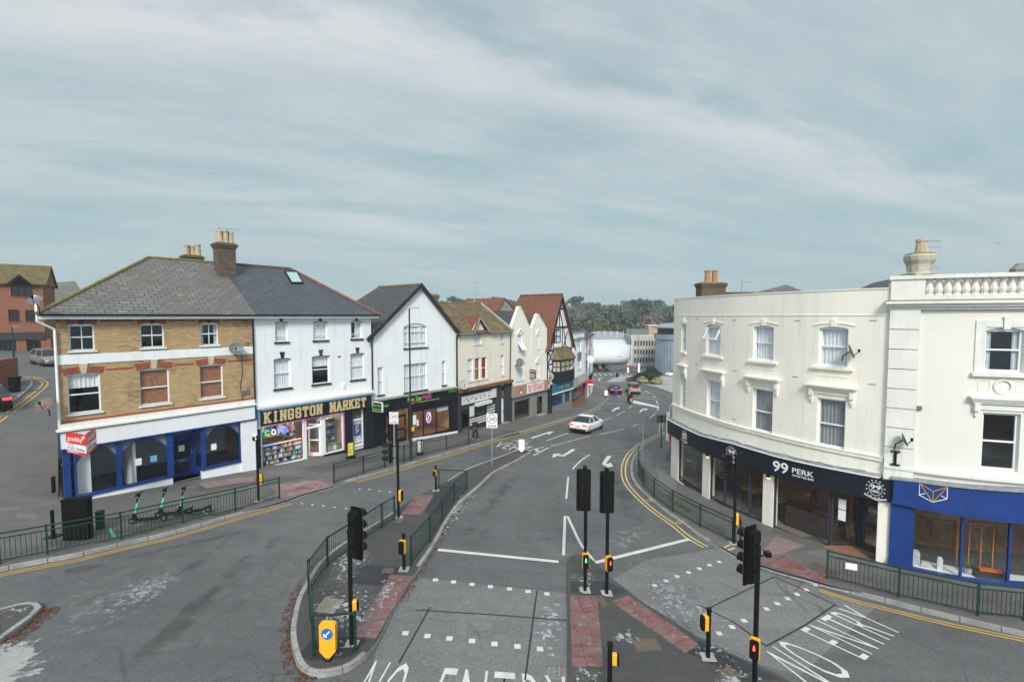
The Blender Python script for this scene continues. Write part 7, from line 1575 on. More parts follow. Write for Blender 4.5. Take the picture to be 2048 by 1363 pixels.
railing([(-110,1148),(0,1127),(95,1108),(243,1078),(366,1047),(471,1022),(559,997)],'long green railing on the left pavement in front of the scooters',True)
railing([(668,966),(727,947),(843,912),(893,899),(937,888)],'green railing outside the market and nail salon',True)
railing([(789,1039),(764,1055),(655,1132),(618,1186)],'green railing along the left side of the left island')
railing([(618,1186),(627,1310),(711,1303)],'short green railing round the blunt end of the left island')
railing([(822,1129),(860,1081),(884,1042),(908,1005),(934,979)],'green railing along the right side of the left island')
railing([(878,976),(934,979)],'short green railing panel across the left island behind the push button post')
railing([(1277,921),(1278,952),(1287,971),(1308,994),(1345,1022),(1400,1053),(1465,1085),(1481,1090)],'curved green railing on the right pavement by the bar windows',True)
railing([(1654,1157),(1797,1194),(1955,1230),(2048,1240),(2200,1262)],'green railing on the right pavement in front of the blue shop',True)
mb=MB();c_=G(1699,1170,UPP)+Vector((0,-.05,.6));mb.box(c_,.34,.012,.22,Vector((.93,-.36,0)),Vector((.36,.93,0)));mb.build('railing_notice',M['white_sign'],label='small white notice fixed to the right hand railing',cat='notice')
# ---- signals
def rr_poly(w,h,r,n=4):
    out=[]
    for cx,cy,a0 in ((w/2 - r,h/2 - r,0),(-w/2+r,h/2 - r,90),(-w/2+r,-h/2+r,180),(w/2 - r,-h/2+r,270)):
        out += [(cx+r*math.cos(R(a0+90*i/n)),cy+r*math.sin(R(a0+90*i/n))) for i in range(n+1)]
    return out
GREEN_L=mk_emit('green_man',(.05,1,.35),5);RED_L=mk_emit('red_man',(1,.04,.02),6);M['lens']=mk('unlit_lens',(.03,.03,.035),.1,3,.15);M['signal_white']=M['white_sign']
def pole(t,H,r=.057,cap=True):
    mb=MB();mb.tube((0,0,0),(0,0,H),r,n=12);mb.build('pole',M['black'],t);mb=MB();mb.box((0,0,.0),.34,.34,.012);mb.build('base_plate',M['concrete'],t)
    if cap:mb=MB();mb.lathe((0,0,H),[(r*1.15,-.06),(r*1.15,.02),(0,.03)],12);mb.build('pole_cap',M['black'],t)
def head(t,z,ang,off=(0,.16),n=4,w=.52,name='signal_head',board=True):
    """z: centre height; ang: direction the lamps face (degrees from +y, clockwise)"""
    a=R(ang);F=Vector((math.sin(a),math.cos(a),0));X_=Vector((F.y,-F.x,0));Z=Vector((0,0,1));c=Vector((off[0],off[1],z));H=n*.3
    mb=MB();mb.box(c - Z*H/2 - F*.06,.3,.15,H,X_,F)
    for i in range(n):
        zc=c - Z*H/2+Z*(.15+i*.3);mb.box(zc - F*.15 - Z*.12,.26,.05,.24,X_,F)
        for s in (-1,1):mb.box(zc - F*.13+X_*s*.14,.03,.03,.03,X_,F);mb.box(zc - F*.01+X_*s*.21,.02,.03,.02,X_,F)
    o=mb.build(name,M['black'],t)
    if board:
        p2=rr_poly(w,H+.2,.06);mb=MB();mb.slab([c+X_*x+Z*y+F*.02 for x,y in p2],.015,nrm=F);mb.build('backing_board',M['black'],t)
        p3=rr_poly(w - .05,H+.15,.05);mb=MB()
        for i in range(len(p2)):j=(i+1) % len(p2);mb.face([c+X_*q[0]+Z*q[1]+F*.0225 for q in (p2[i],p2[j],p3[j],p3[i])])
        mb.build('white_border',M['signal_white'],t)
    for i in range(n):
        zc=c - Z*H/2+Z*(.15+i*.3)+F*.02;mb=MB();mb.lathe(zc,[(0,.03),(.1,.02),(.1,0)],14,F);mb.build('lens',M['lens'],t)
        mb=MB();mb.smooth=True;m_=10
        for k in range(m_):a0,a1=math.pi*(k/m_*1.2 - .1),math.pi*((k+1)/m_*1.2 - .1);mb.slab([zc+X_*.115*math.cos(q)+Z*.115*math.sin(q)+F*d for q,d in ((a0,0),(a1,0),(a1,.24),(a0,.24))],.006)
        mb.build('visor',M['black'],t)
    mb=MB();mb.tube(c+Z*H*.3 - F*.1,Vector((0,0,z+H*.3)),.025);mb.tube(c - Z*H*.3 - F*.1,Vector((0,0,z - H*.3)),.025);mb.build('bracket',M['black'],t)
def button(t,z,ang,lit=None,off=.1,k=1.0):
    a=R(ang);F=Vector((math.sin(a),math.cos(a),0));X_=Vector((F.y,-F.x,0));Z=Vector((0,0,1));c=F*(off)+Z*z
    mb=MB();mb.slab([c+X_*x+Z*y+F*.05 for x,y in rr_poly(.22*k,.48*k,.05*k)],.1,nrm=F);mb.build('yellow_case',M['yellow'],t)
    mb=MB();mb.slab([c+X_*x+Z*y+F*.105 for x,y in rr_poly(.19*k,.45*k,.05*k)],.055,nrm=F);mb.build('button_face',M['black'],t)
    if lit:
        m_=GREEN_L if lit=='g' else RED_L;mb=MB();q=c+F*.106+Z*.06;mb.lathe(q+Z*.05,[(0,.004),(.014,.003),(.014,0)],8,F);mb.slab([q+X_*x+Z*y+F*.004 for x,y in ((-.018,.03),(.018,.03),(.022,-.02),(.02,-.07),(-.02,-.07),(-.022,-.02))],.004,nrm=F);mb.build('lit_figure',m_,t)
def sig(u,v,H,label,name='traffic_signal',cat='traffic light',r=.057):
    t=thing(name,label,cat,(0,0,0),None,True);pole(t,H,r);t.location=G(u,v,UPP);return t
def detector(t,H,ang=0):a=R(ang);F=Vector((math.sin(a),math.cos(a),0));mb=MB();mb.tube((0,0,H - .05),F*.2+Vector((0,0,H+.02)),.02);mb.box(F*.22+Vector((0,0,H - .03)),.12,.14,.11);mb.build('detector',M['black'],t)
t=sig(703,1288,3.05,'tall black signal pole with ribbed signal back on the blunt end of the left island');head(t,2.95,25,(.17,.04),4,.40);button(t,1.05,80,None,k=.6)
t=sig(797,1034,3.55,'black signal pole on the left island with three lamps facing left');head(t,2.95,246,(-.42,.0),3,.42);button(t,1.0,95,None);detector(t,3.55,60)
t=sig(1170,1180,3.72,'left of the paired signal poles with green walking figure lit');head(t,3.3,4,(-.05,.14),4,.47);button(t,1.06,182,'g');detector(t,4.0,0)
t=sig(1213.5,1186,3.72,'right of the paired signal poles with red figure lit');head(t,3.3,2,(.0,.14),4,.47);button(t,1.06,160,'r');detector(t,4.0,0)
t=sig(1468,1086,3.75,'black signal pole by the triple bar window with lamps facing left');head(t,3.15,300,(-.28,.12),4,.36);button(t,1.05,110,'r');detector(t,3.75,80)
t=sig(1508,1392,3.45,'nearest large black signal pole on the right island');head(t,3.35,-28,(-.13,.1),4,.44);button(t,1.25,215,'r',.12);detector(t,3.4,90)
PB='push_button_post'
t=sig(808,1138,1.25,'short black post with yellow edged box at the left island crossing',PB,'button post');button(t,.85,195)
t=sig(872,980,1.30,'short black push button post far up the left island by the end railing',PB,'button post');button(t,.95,200,k=.65)
t=sig(1416,1313,1.3,'short black push button post on the right island with yellow box on its left',PB,'button post');button(t,.95,262,k=.85)
t=sig(1219,1400,1.35,'short black push button post at the lower edge between the two red tactile strips',PB,'button post');button(t,1.0,100,k=.55)
t=sig(517,1001,3.1,'black pole outside the market with a yellow crossing box',PB,'button post');button(t,1.0,40);mb=MB();mb.box((-.06,0,2.95),.16,.12,.26);mb.build('detector',M['white_sign'],t);mb=MB();mb.box((-.1,-.06,2.9),.1,.08,.2);mb.build('camera_box',M['black'],t)
# ---- 20 zone signs, backs of signs, bollards
def zone(base,H,w,label,m='grey_metal',tip=0):
    t=thing('speed_limit_sign',label,'road sign',(0,0,0),None,True);mb=MB();mb.tube((0,0,0),(0,0,H),.045,n=10);mb.build('pole',M[m],t)
    h=w*1.32;W=Wall([(-w/2,-.06),(w/2,-.06)]);z0=H - h+.05
    mb=MB();mb.prism(W,0,w,z0,z0+h,-.02,0);o=mb.build('sign_plate',M['white_sign'],t);mb=MB();c=Vector((w/2 - w/2,-.062,z0+h*.62));mb.lathe(c,[(w*.36,.004),(w*.42,.004),(w*.42,0)],24,Vector((0,-1,0)));mb.build('red_ring',M['red_sign'],o)
    ORG.pop(o.name,None)
    wtext(W,'20',(w*.24,w*.76,z0+h*.50,z0+h*.74),.0,M['black'],o,th=.006);wtext(W,'ZONE',(w*.12,w*.88,z0+h*.07,z0+h*.22),.0,M['black'],o,th=.006)
    mb=MB();[mb.prism(W,*q) for q in ((0,w,z0,z0+.015,0,.004),(0,w,z0+h - .015,z0+h,0,.004),(0,.015,z0,z0+h,0,.004),(w - .015,w,z0,z0+h,0,.004))];mb.build('border',M['sign_back'],o);t.location=base;return t
b1=G(790,1034 - 22,UPP);b1=Vector((b1.x,b1.y,b1.z));
t=zone(at(789.5,944,28)*1,at(789,827,28).z - at(789,944,28).z,.55,'twenty zone sign on a grey pole behind the side facing signal');t.location=G(789.5,944 - 0,UPP);Hs=t.location.y;
t=zone(G(984,931,UPP),3.35,.72,'twenty zone sign on a tall grey pole towards the far end of the island')
def keepleft(base,w,label,front=True):
    t=thing('traffic_bollard',label,'bollard',(0,0,0),None,True);mb=MB();pr_=[(-w/2,.25),(0,.02),(w/2,.25),(w/2,.92),(w/2 - .05,.97),(-w/2+.05,.97),(-w/2,.92)]
    mb.slab([Vector((x,-.06,z)) for x,z in pr_],.12,nrm=Vector((0,-1,0)));mb.build('bollard_shell',M['yellow'] if front else M['white_sign'],t)
    if front:
        mb=MB();mb.lathe((0,-.062,.70),[(0,.006),(w*.36,.006),(w*.36,0)],22,Vector((0,-1,0)));mb.build('blue_disc',mk('sign_blue',(.01,.12,.55),.03),t)
        mb=MB();W=Wall([(-1,-.068),(1,-.068)])
        def seg(a,b,tt):d=Vector((b[0] - a[0],b[1] - a[1]));nn=Vector((-d.y,d.x)).normalized()*tt/2;mb.slab([Vector((p[0],-.072,p[1])) for p in (Vector(a)+nn,Vector(a) - nn,Vector(b) - nn,Vector(b)+nn)],.004,nrm=Vector((0,-1,0)))
        seg((.07,.77),(-.05,.65),.035);seg((-.075,.63),(-.075,.71),.032);seg((-.085,.632),(.0,.632),.032);mb.build('arrow',M['white_sign'],t)
    else:mb=MB();mb.box((w/2 - .0,.02,.25),.03,.1,.68);mb.build('yellow_edge',M['yellow'],t)
    mb=MB();mb.lathe((0,0,0),[(.1,0),(.09,.05),(.05,.1),(0,.1)],10);mb.build('base',M['black'],t);t.location=base;return t
keepleft(G(657,1318,UPP),.40,'yellow keep left bollard with blue arrow disc on the left island');keepleft(G(1043,905,UPP),.42,'white reverse side of the bollard at the far tip of the left island',False)
def backsign(base,H,w,h,m,label,two=False):
    t=thing('road_sign',label,'road sign',(0,0,0),None,True);mb=MB();mb.tube((0,-.03,0),(0,-.03,H),.045,n=8);mb.build('pole',M[m],t);mb=MB();mb.box((0,.03,H - h),w,.02,h);mb.build('sign_plate',M['sign_back'],t)
    for k in (.1,.9):mb=MB();mb.box((0,.01,H - h+h*k),w,.03,.05);mb.build('sign_rail',M['sign_back'],t)
    t.location=base;return t
backsign(G(1285,917,UPP),2.65,.58,.75,'grey_metal','back of a square grey sign on a pale pole by the right hand kerb');t=backsign(G(1322,894,UPP),2.6,.75,.62,'green_metal','back of a wide grey sign on a dark pole beside the bar corner')
def lamp(base,H,label,arm=.55,dirx=1):
    t=thing('street_lamp',label,'street lamp',(0,0,0),None,True);mb=MB();mb.tube((0,0,0),(0,0,1.4),.095,n=10);mb.tube((0,0,1.4),(0,0,H),.06,.05,n=10);mb.build('column',M['green_metal'],t)
    mb=MB();mb.tube((0,0,H - .02),(arm*.4*dirx,-.05,H+.06),.03);mb.box((arm*.75*dirx,-.08,H+.02),arm*.8,.2,.07);mb.build('lantern',M['grey_metal'],t);t.location=base;return t
lb=G(822,920,UPP);lamp(lb,at(820,617,lb.y).z - lb.z,'tall green street lamp outside the nail salon')
# ---- left pavement things
def local(name,label,cat,u,v,rz=0,group=None,up=UPP,zf=zg):t=thing(name,label,cat,G(u,v,up,zf),group,True,rz);return t
def lb_(t,nm,m,c,a,b,h,taper=1.0,ry=None):mb=MB();mb.box(Vector(c),a,b,h,taper=taper);return mb.build(nm,m,t)
fa=math.atan2(WA.basis(1)[0].y,WA.basis(1)[0].x)
t=local('utility_cabinet','tall black street cabinet behind the left railing','cabinet',153,1079,R(10));lb_(t,'body',M['black_matt'],(0,.1,0),.84,.28,1.5);lb_(t,'top',M['black_matt'],(0,.1,1.5),.88,.32,.05)
for k in (-.27,0,.27):lb_(t,'door_panel',M['black'],(k,-.05,.08),.24,.02,.5)
t=local('litter_post','short dark green bollard beside the black cabinet','bollard',201,1057);lb_(t,'post',M['green_metal'],(0,0,0),.2,.2,.68);lb_(t,'cap',M['green_metal'],(0,0,.68),.24,.24,.06,.8)
t=local('marker_post','thin black edge-on sign panel left of the cabinet','sign',106.5,1073);lb_(t,'panel',M['black'],(0,0,.05),.06,.1,.98);lb_(t,'foot',M['black'],(0,0,0),.4,.4,.04)
t=local('pavement_board','black board leaning by the corner of the blue shop','sign',108,990);lb_(t,'board',M['black'],(0,.0,.05),.06,.16,.85);lb_(t,'foot',M['black'],(0,0,0),.2,.3,.05)
M['mint']=mk('mint_plastic',(.12,.56,.42),.05,5,.4);M['tyre']=mk('tyre_rubber',(.015,.015,.016),.2,9,.8)
def scooter():
    t=thing('electric_scooter','x','scooter',(0,0,0),'rental scooters parked behind the left railing',True);X_=Vector((1,0,0));Y_=Vector((0,1,0))
    for x in (-.0,1.02):
        mb=MB();mb.lathe((x,-.035,.13),[(.06,0),(.12,-.0),(.13,.02),(.13,.05),(.12,.07),(.06,.07)],18,Y_);w_=mb.build('wheel',M['tyre'],t);mb=MB();mb.lathe((x,-.03,.13),[(0,0),(.065,0),(.065,.06),(0,.06)],10,Y_);mb.build('hub',M['sign_back'],w_)
    mb=MB();mb.slab([Vector(p) for p in ((.14,-.09,.17),(.86,-.09,.17),(.86,.09,.17),(.14,.09,.17))],.06,nrm=Vector((0,0,1)));mb.build('deck',M['black'],t)
    mb=MB();mb.slab([Vector(p) for p in ((.84,-.06,.2),(1.16,-.06,.3),(1.16,.06,.3),(.84,.06,.2))],.03);mb.build('mudguard',M['black'],t)
    mb=MB();mb.tube((.0,0,.16),(.1,0,.42),.05,.055);mb.tube((.14,0,.16),(.08,0,.34),.05);mb.build('fork',M['black'],t)
    mb=MB();mb.tube((.1,0,.42),(.24,0,1.02),.042,.036,10);mb.build('stem',M['mint'],t)
    mb=MB();mb.tube((.17,0,.8),(.22,-.0,.98),.046,n=8);mb.build('stem_label',M['black'],t)
    mb=MB();mb.tube((.24,0,1.0),(.25,0,1.1),.04);mb.tube((.25,-.26,1.12),(.25,.26,1.12),.018);mb.tube((.25,-.26,1.12),(.25,-.15,1.12),.026);mb.tube((.25,.15,1.12),(.25,.26,1.12),.026);mb.box((.22,0,1.08),.12,.12,.07);mb.build('handlebar',M['black'],t)
    return t
sc0=scooter()
for i,(u,v,rz,lab) in enumerate(((265,1047,.28,'leftmost parked electric scooter with mint green stem, front wheel nearest the cabinet'),(318,1035,.34,'middle parked electric scooter with mint green stem, between its two neighbours'),(356,1032,.40,'rightmost parked electric scooter with mint green stem, by the railing post'))):
    o=sc0 if i==0 else copy_tree(sc0);o.location=G(u,v,UPP);o.rotation_euler.z=rz;o['label']=lab;o.scale=(1.08,)*3
def aboard(u,v,label,mf,h=1.0,w=.55,rz=0,mb_='black'):
    t=local('pavement_sign',label,'sign board',u,v,rz);W=Wall([(-w/2,-.03),(w/2,-.03)]);lb_(t,'frame',M[mb_],(0,0,.08),w,.05,h);mb=MB();mb.slab([Vector((x*(w/2 - .05),-.03,z)) for x,z in ((-1,.16),(1,.16),(1,h),(-1,h))],.012,nrm=Vector((0,-1,0)));mb.build('poster',mf,t);lb_(t,'foot',M['black'],(0,0,0),w*1.1,.4,.08);return t
aboard(701,915,'yellow and white wind sign outside the market',mk('yellow_poster',(.62,.60,.08),.4,5),1.0,.5,.9);aboard(840,908,'white pavement board behind the railing by the street lamp',M['white_sign'],.95,.45,.4);aboard(1212,793,'white pavement board at the kerb where the road narrows',M['white_sign'],1.0,.6,0)
# ================================================================ VEHICLES
M['rubber']=M['tyre'];M['car_glass']=mk('tinted_car_glass',(.02,.025,.03),.1,1,.06);M['rim']=mk('dark_alloy',(.10,.10,.11),.1,6,.35,metal=.7);M['plate_y']=mk('yellow_plate',(.72,.50,.03),.03);M['tail']=mk_emit('tail_lamp',(1,.06,.04),2.5,(.5,.01,.01));M['trim']=M['black']
def car(label,col,L=4.9,Wd=1.85,H=1.45,kind='saloon',m=None,name='car',cat='car'):
    """x forward, z up; loft of cross sections, with cabin, panes, lamps, wheels"""
    t=thing(name,label,cat,(0,0,0),None,True);m=m or mk(name+'_paint',col,.02,1,.28,spec=.6);h=L/2
    saloon=[(-h,.55,.86,.80),(-h+.12,.30,.95,.88),(-h+.5,.22,.98,.96),(-h+1.1,.20,.96,1.0),(-h+1.7,.2,.93,1.0),(0,.2,.92,1.0),(h - 1.6,.2,.92,1.0),(h - 1.0,.2,.86,.98),(h - .4,.22,.76,.93),(h - .1,.3,.64,.84),(h,.42,.56,.72)]
    van=[(-h,.45,.95,.90),(-h+.1,.3,1.02,.95),(-h+.6,.25,1.05,1.0),(0,.22,1.05,1.0),(h - 1.3,.22,1.05,1.0),(h - .6,.22,.98,.95),(h - .15,.3,.8,.86),(h,.42,.65,.74)]
    prof=van if kind=='van' else saloon;mb=MB();rings=[]
    for x,zb,zt,k in prof:
        w=Wd/2*k;rings.append([Vector(p) for p in ((x,-w*.9,zb),(x,-w,zb+(zt - zb)*.25),(x,-w,zb+(zt - zb)*.7),(x,-w*.94,zt - .03),(x,-w*.8,zt),(x,w*.8,zt),(x,w*.94,zt - .03),(x,w,zb+(zt - zb)*.7),(x,w,zb+(zt - zb)*.25),(x,w*.9,zb))])
    mb.smooth=True
    for a,b in zip(rings,rings[1:]):
        for i in range(10):j=(i+1) % 10;mb.face([a[i],b[i],b[j],a[j]])
    mb.smooth=False;mb.face(rings[0]);mb.face(rings[-1][::-1]);mb.build('body',m,t,merge=True)
    if kind=='van':cab=[(-h+.05,1.0),(-h+.22,H - .04),(h - 1.75,H),(h - .95,1.0)]
    else:cab=[(-h+.55,.95),(-h+1.6,H - .04),(h - 2.3,H),(h - 1.2,.9)]
    zt0=cab[0][1];yb,yt=Wd/2*.93,Wd/2*.64
    q=[(x,z,(yb if i in (0,3) else yt)) for i,(x,z) in enumerate(cab)];Lp_=[Vector((x,-y,z)) for x,z,y in q];Rp_=[Vector((x,y,z)) for x,z,y in q]
    mb=MB();mb.slab([Lp_[1],Lp_[2],Rp_[2],Rp_[1]],.05,nrm=Vector((0,0,1)))
    mid=lambda a,b,k:a.lerp(b,k)
    for P_ in (Lp_,Rp_):
        for k0,k1 in ((0,.07),(.45,.52),(.93,1)):mb.face([mid(P_[0],P_[3],k0),mid(P_[0],P_[3],k1),mid(P_[1],P_[2],k1),mid(P_[1],P_[2],k0)])
        mb.slab([P_[1].lerp(P_[0],.12),P_[2].lerp(P_[3],.12),P_[2],P_[1]],.02)
    mb.build('roof',m,t)
    for nm,qd in (('rear_window',[Lp_[0],Rp_[0],Rp_[1],Lp_[1]]),('windscreen',[Rp_[3],Lp_[3],Lp_[2],Rp_[2]]),('side_window',[Lp_[3],Lp_[0],Lp_[1],Lp_[2]]),('side_window',[Rp_[0],Rp_[3],Rp_[2],Rp_[1]])):
        mb=MB();c=sum(qd,Vector())/4;mb.face([p.lerp(c,.03) for p in qd]);mb.build(nm,M['car_glass'],t)
    for x in (-h+.95,h - .92):
        for s in (-1,1):
            y=s*(Wd/2 - .2);mb=MB();mb.lathe((x,y - .11,.33),[(.2,0),(.31,.0),(.33,.03),(.33,.19),(.31,.22),(.2,.22)],18,Vector((0,1,0)));w_=mb.build('wheel',M['rubber'],t);mb=MB();mb.lathe((x,y - .1 if s>0 else y+.1,.33),[(0,.205*s),(.06,.2*s),(.2,.195*s),(.22,.2*s)],12,Vector((0,1,0)));mb.build('rim',M['rim'],w_)
            mb=MB();mb.lathe((x,y - .02*s,.34),[(.37,.14*s),(.37,.215*s),(.30,.22*s)],18,Vector((0,1,0)));mb.build('wheel_arch',M['trim'],t)
    for s in (-1,1):
        mb=MB();z=.74 if kind != 'van' else .85;mb.box((-h+.06,s*Wd*.34,z),.16,.42 if kind != 'van' else .2,.14 if kind != 'van' else .35);mb.build('tail_light',M['tail'],t)
        mb=MB();mb.box((h - .16,s*Wd*.34,.58),.2,.36,.12);mb.build('headlight',M['white_sign'],t);mb=MB();mb.box((h - 1.6,s*(Wd/2+.06),.93),.1,.2,.13);mb.build('mirror',m,t)
    mb=MB();mb.box((-h - .005,0,.62 if kind != 'van' else .75),.02,.5,.12);mb.build('number_plate',M['plate_y'],t);mb=MB();mb.box((-h+.04,0,.26),.14,Wd*.8,.2);mb.build('bumper',M['trim'],t)
    return t
def place(t,ur,vr,uf,vf,zf=zg,up=.0):
    """rear and front contact pixels"""
    a,b=G(ur,vr,0,zf),G(uf,vf,0,zf);d=(b - a);c=a.lerp(b,.5);t.location=Vector((c.x,c.y,zf(c.x,c.y)+up));t.rotation_euler=(0,-math.atan2(d.z,d.xy.length),math.atan2(d.y,d.x));return t
def placeat(t,u,v,yaw,zf=zg):
    p=G(u,v,0,zf);d=Vector((math.cos(yaw),math.sin(yaw)));a=p.xy+d;t.location=(p.x,p.y,p.z);t.rotation_euler=(0,-math.atan2(zf(a.x,a.y) - p.z,1),yaw);return t
placeat(car('white saloon car driving away past the restaurant',(.78,.78,.78)),1174,859.5,R(60))
placeat(car('black car parked at the kerb with its boot towards the camera',(.012,.012,.014),4.3,1.82,1.42),1229,785.5,R(86));
t=car('beige people carrier with roof bars waiting behind the motorcycle',(.30,.27,.23),4.6,1.85,1.72,'van');placeat(t,1265.5,785,R(86))
for s in (-1,1):mb=MB();mb.tube((-1.9,s*.6,1.78),(.6,s*.6,1.78),.025);mb.build('roof_bar',M['grey_metal'],t)
mb=MB();mb.box((-1.2,0,1.8),.5,1.1,.06);mb.box((-1.5,.2,1.84),.3,.5,.1);mb.build('ladder_clamp',M['grey_metal'],t)
placeat(car('black car on the side road at the left edge of the view',(.012,.014,.02),4.5,1.85,1.4),-22,812,R(142),zg2)
t=placeat(car('silver grey car climbing the side road by the red brick flats',(.19,.185,.17),4.4,1.8,1.6,'van'),97,729,R(-28),zg2)
placeat(car('white car beyond the roundabout planting at the right',(.75,.75,.75),4.3,1.8,1.5),1350,752,R(200))
# ================================================================ PEOPLE
def body(name,J,E,rad,m,parent=None,sub=2,kindlab=None):
    """continuous skinned surface over joints J with edges E"""
    me=bpy.data.meshes.new(name);me.from_pydata([Vector(j) for j in J],E,[]);o=bpy.data.objects.new(name,me);COL.objects.link(o);me.materials.append(m)
    o.modifiers.new('skin','SKIN');
    for i,v in enumerate(me.skin_vertices[0].data):v.radius=(rad[i],rad[i]) if not isinstance(rad[i],tuple) else rad[i];v.use_root=(i==0)
    o.modifiers.new('sub','SUBSURF').levels=sub;o.modifiers['sub'].render_levels=sub;dg=bpy.context.evaluated_depsgraph_get();dg.update()
    m2=bpy.data.meshes.new_from_object(o.evaluated_get(dg));bpy.data.objects.remove(o);m2.name=name;
    for p in m2.polygons:p.use_smooth=True
    m2.materials.clear();m2.materials.append(m);o=bpy.data.objects.new(name,m2);COL.objects.link(o)
    if parent:o.parent=parent
    return o
M['skin']=mk('skin',(.42,.25,.18),.05,8,.6,objco=True);M['hair']=mk('hair_brown',(.06,.04,.03),.2,20,.7,objco=True)
def person(label,loc,yaw,top,legs,hat=None,stride=.22,lean=0.0,sit=False,arms='walk',k=1.0,shoe=None):
    """faces +y locally"""
    t=thing('person',label,'person',(0,0,0),None,True)
    if sit:hip=(0,0,.85);kn=[(-.17,.38,.80),(.17,.38,.80)];an=[(-.18,.28,.38),(.18,.28,.38)];toe=[(-.18,.42,.34),(.18,.42,.34)]
    else:hip=(0,0,.92);kn=[(-.1,stride*.7,.5),(.1,-stride*.2,.5)];an=[(-.1,stride,.08),(.1,-stride,.12)];toe=[(-.11,stride+.17,.04),(.12,-stride+.15,.05)]
    hz=hip[2];ch=(0,lean,hz+.42);nk=(0,lean*1.3,hz+.56);hd=(0,lean*1.4+.02,hz+.66);tp_=(0,lean*1.4,hz+.80)
    if arms=='walk':el=[(-.25,-.12+lean,hz+.22),(.25,.1+lean,hz+.22)];ha=[(-.24,-.05,hz - .04),(.24,.22,hz+.0)]
    else:el=[(-.24,.18+lean,hz+.25),(.24,.18+lean,hz+.25)];ha=[(-.2,.42,hz+.2),(.2,.42,hz+.2)]
    J=[hip,(0,lean*.5,hz+.2),ch,nk,hd,tp_,(-.19,lean,hz+.47),el[0],ha[0],(.19,lean,hz+.47),el[1],ha[1],(-.09,0,hz - .06),kn[0],an[0],toe[0],(.09,0,hz - .06),kn[1],an[1],toe[1]]
    E=[(0,1),(1,2),(2,3),(3,4),(4,5),(2,6),(6,7),(7,8),(2,9),(9,10),(10,11),(0,12),(12,13),(13,14),(14,15),(0,16),(16,17),(17,18),(18,19)]
    rr=[.13,.125,.15,.06,.085,.075,.075,.05,.035,.075,.05,.035,.095,.068,.045,.04,.095,.068,.045,.04]
    body('body',J,E,rr,M['skin'],t)
    J2=[J[0],J[1],J[2],J[6],J[7],tuple(Vector(J[7]).lerp(Vector(J[8]),.88)),J[9],J[10],tuple(Vector(J[10]).lerp(Vector(J[11]),.88)),(0,lean*1.15,hz+.5)]
    body('jacket',J2,[(0,1),(1,2),(2,3),(3,4),(4,5),(2,6),(6,7),(7,8),(2,9)],[.165,.155,.175,.095,.07,.055,.095,.07,.055,.10],top,t)
    body('trousers',[J[0],J[12],J[13],J[14],J[16],J[17],J[18]],[(0,1),(1,2),(2,3),(0,4),(4,5),(5,6)],[.145,.115,.085,.065,.115,.085,.065],legs,t)
    for i,(a,b) in enumerate(((14,15),(18,19))):body('shoe',[Vector(J[a]) - Vector((0,.05,.03)),J[b]],[(0,1)],[.058,.05],shoe or M['black'],t,1)
    for h_,s in ((J[8],-1),(J[11],1)):
        P0=Vector(h_);
        JJ=[P0,P0+Vector((0,.03,-.07))];EE=[(0,1)];RRd=[.03,.03]
        for f in range(4):i0=len(JJ);JJ += [P0+Vector((.0,.0+f*.018,-.1)),P0+Vector((-s*.02,.01+f*.018,-.15+.008*abs(f - 1.5)))];EE += [(1,i0),(i0,i0+1)];RRd += [.01,.008]
        JJ += [P0+Vector((-s*.02,.07,-.07))];EE += [(0,len(JJ) - 1)];RRd += [.01];body('hand',JJ,EE,RRd,M['skin'],t,1)
    hc=Vector(tp_)+Vector((0,-.005,.015));mb=MB();mb.smooth=True;mb.lathe(hc - Vector((0,.01,.06)),[(.098,-.02),(.102,.03),(.085,.085),(.045,.115),(0,.122)],14);mb.build('cap' if hat else 'hair',hat or M['hair'],t)
    mb=MB();mb.lathe(Vector((0,hd[1]+.075,hd[2]+.03)),[(.018,0),(.012,.02),(0,.03)],6,Vector((0,1,0)));
    [mb.lathe(Vector((s*.085,hd[1],hd[2]+.04)),[(.02,0),(.016,.015),(0,.016)],6,Vector((s,0,0))) for s in (-1,1)];mb.build('nose_and_ears',M['skin'],t)
    mb=MB();[mb.lathe(Vector((s*.032,hd[1]+.078,hd[2]+.06)),[(.01,0),(.007,.006),(0,.007)],6,Vector((0,1,0))) for s in (-1,1)];mb.box((0,hd[1]+.082,hd[2] - .02),.04,.012,.008);mb.build('eyes_and_mouth',M['hair'],t)
    t.location=loc;t.rotation_euler.z=yaw;t.scale=(k,)*3;return t
M['navy_cloth']=mk('navy_cloth',(.018,.024,.035),.2,9,.9);M['dark_cloth']=mk('dark_trousers',(.012,.012,.014),.2,9,.9);M['jeans']=mk('jeans',(.05,.09,.17),.2,9,.9);M['blue_cloth']=mk('bright_blue_top',(.03,.12,.50),.1,9,.85)
person('person in dark jacket, black trousers and grey cap walking by the stripped shopfront',G(950,879,UPP),R(-145),M['navy_cloth'],M['dark_cloth'],mk('grey_cap',(.3,.28,.28),.1,9,objco=True),shoe=M['sign_back'])
person('person in bright blue jacket standing behind the parked black car',G(1231.5,792),R(5),M['blue_cloth'],M['jeans'],stride=.1,arms='reach')
person('person in pale jacket walking by the far planting, left of the other walker',G(1212.5,742.5),R(80),mk('pale_pink_coat',(.3,.25,.26),.1),M['dark_cloth']);person('person in dark jacket walking by the far railing, right of the other walker',G(1218.5,742),R(80),M['navy_cloth'],M['jeans'])
mt=thing('motorcycle','delivery motorcycle with black box and lit red tail lamp behind the beige car','motorcycle',(0,0,0),None,True)
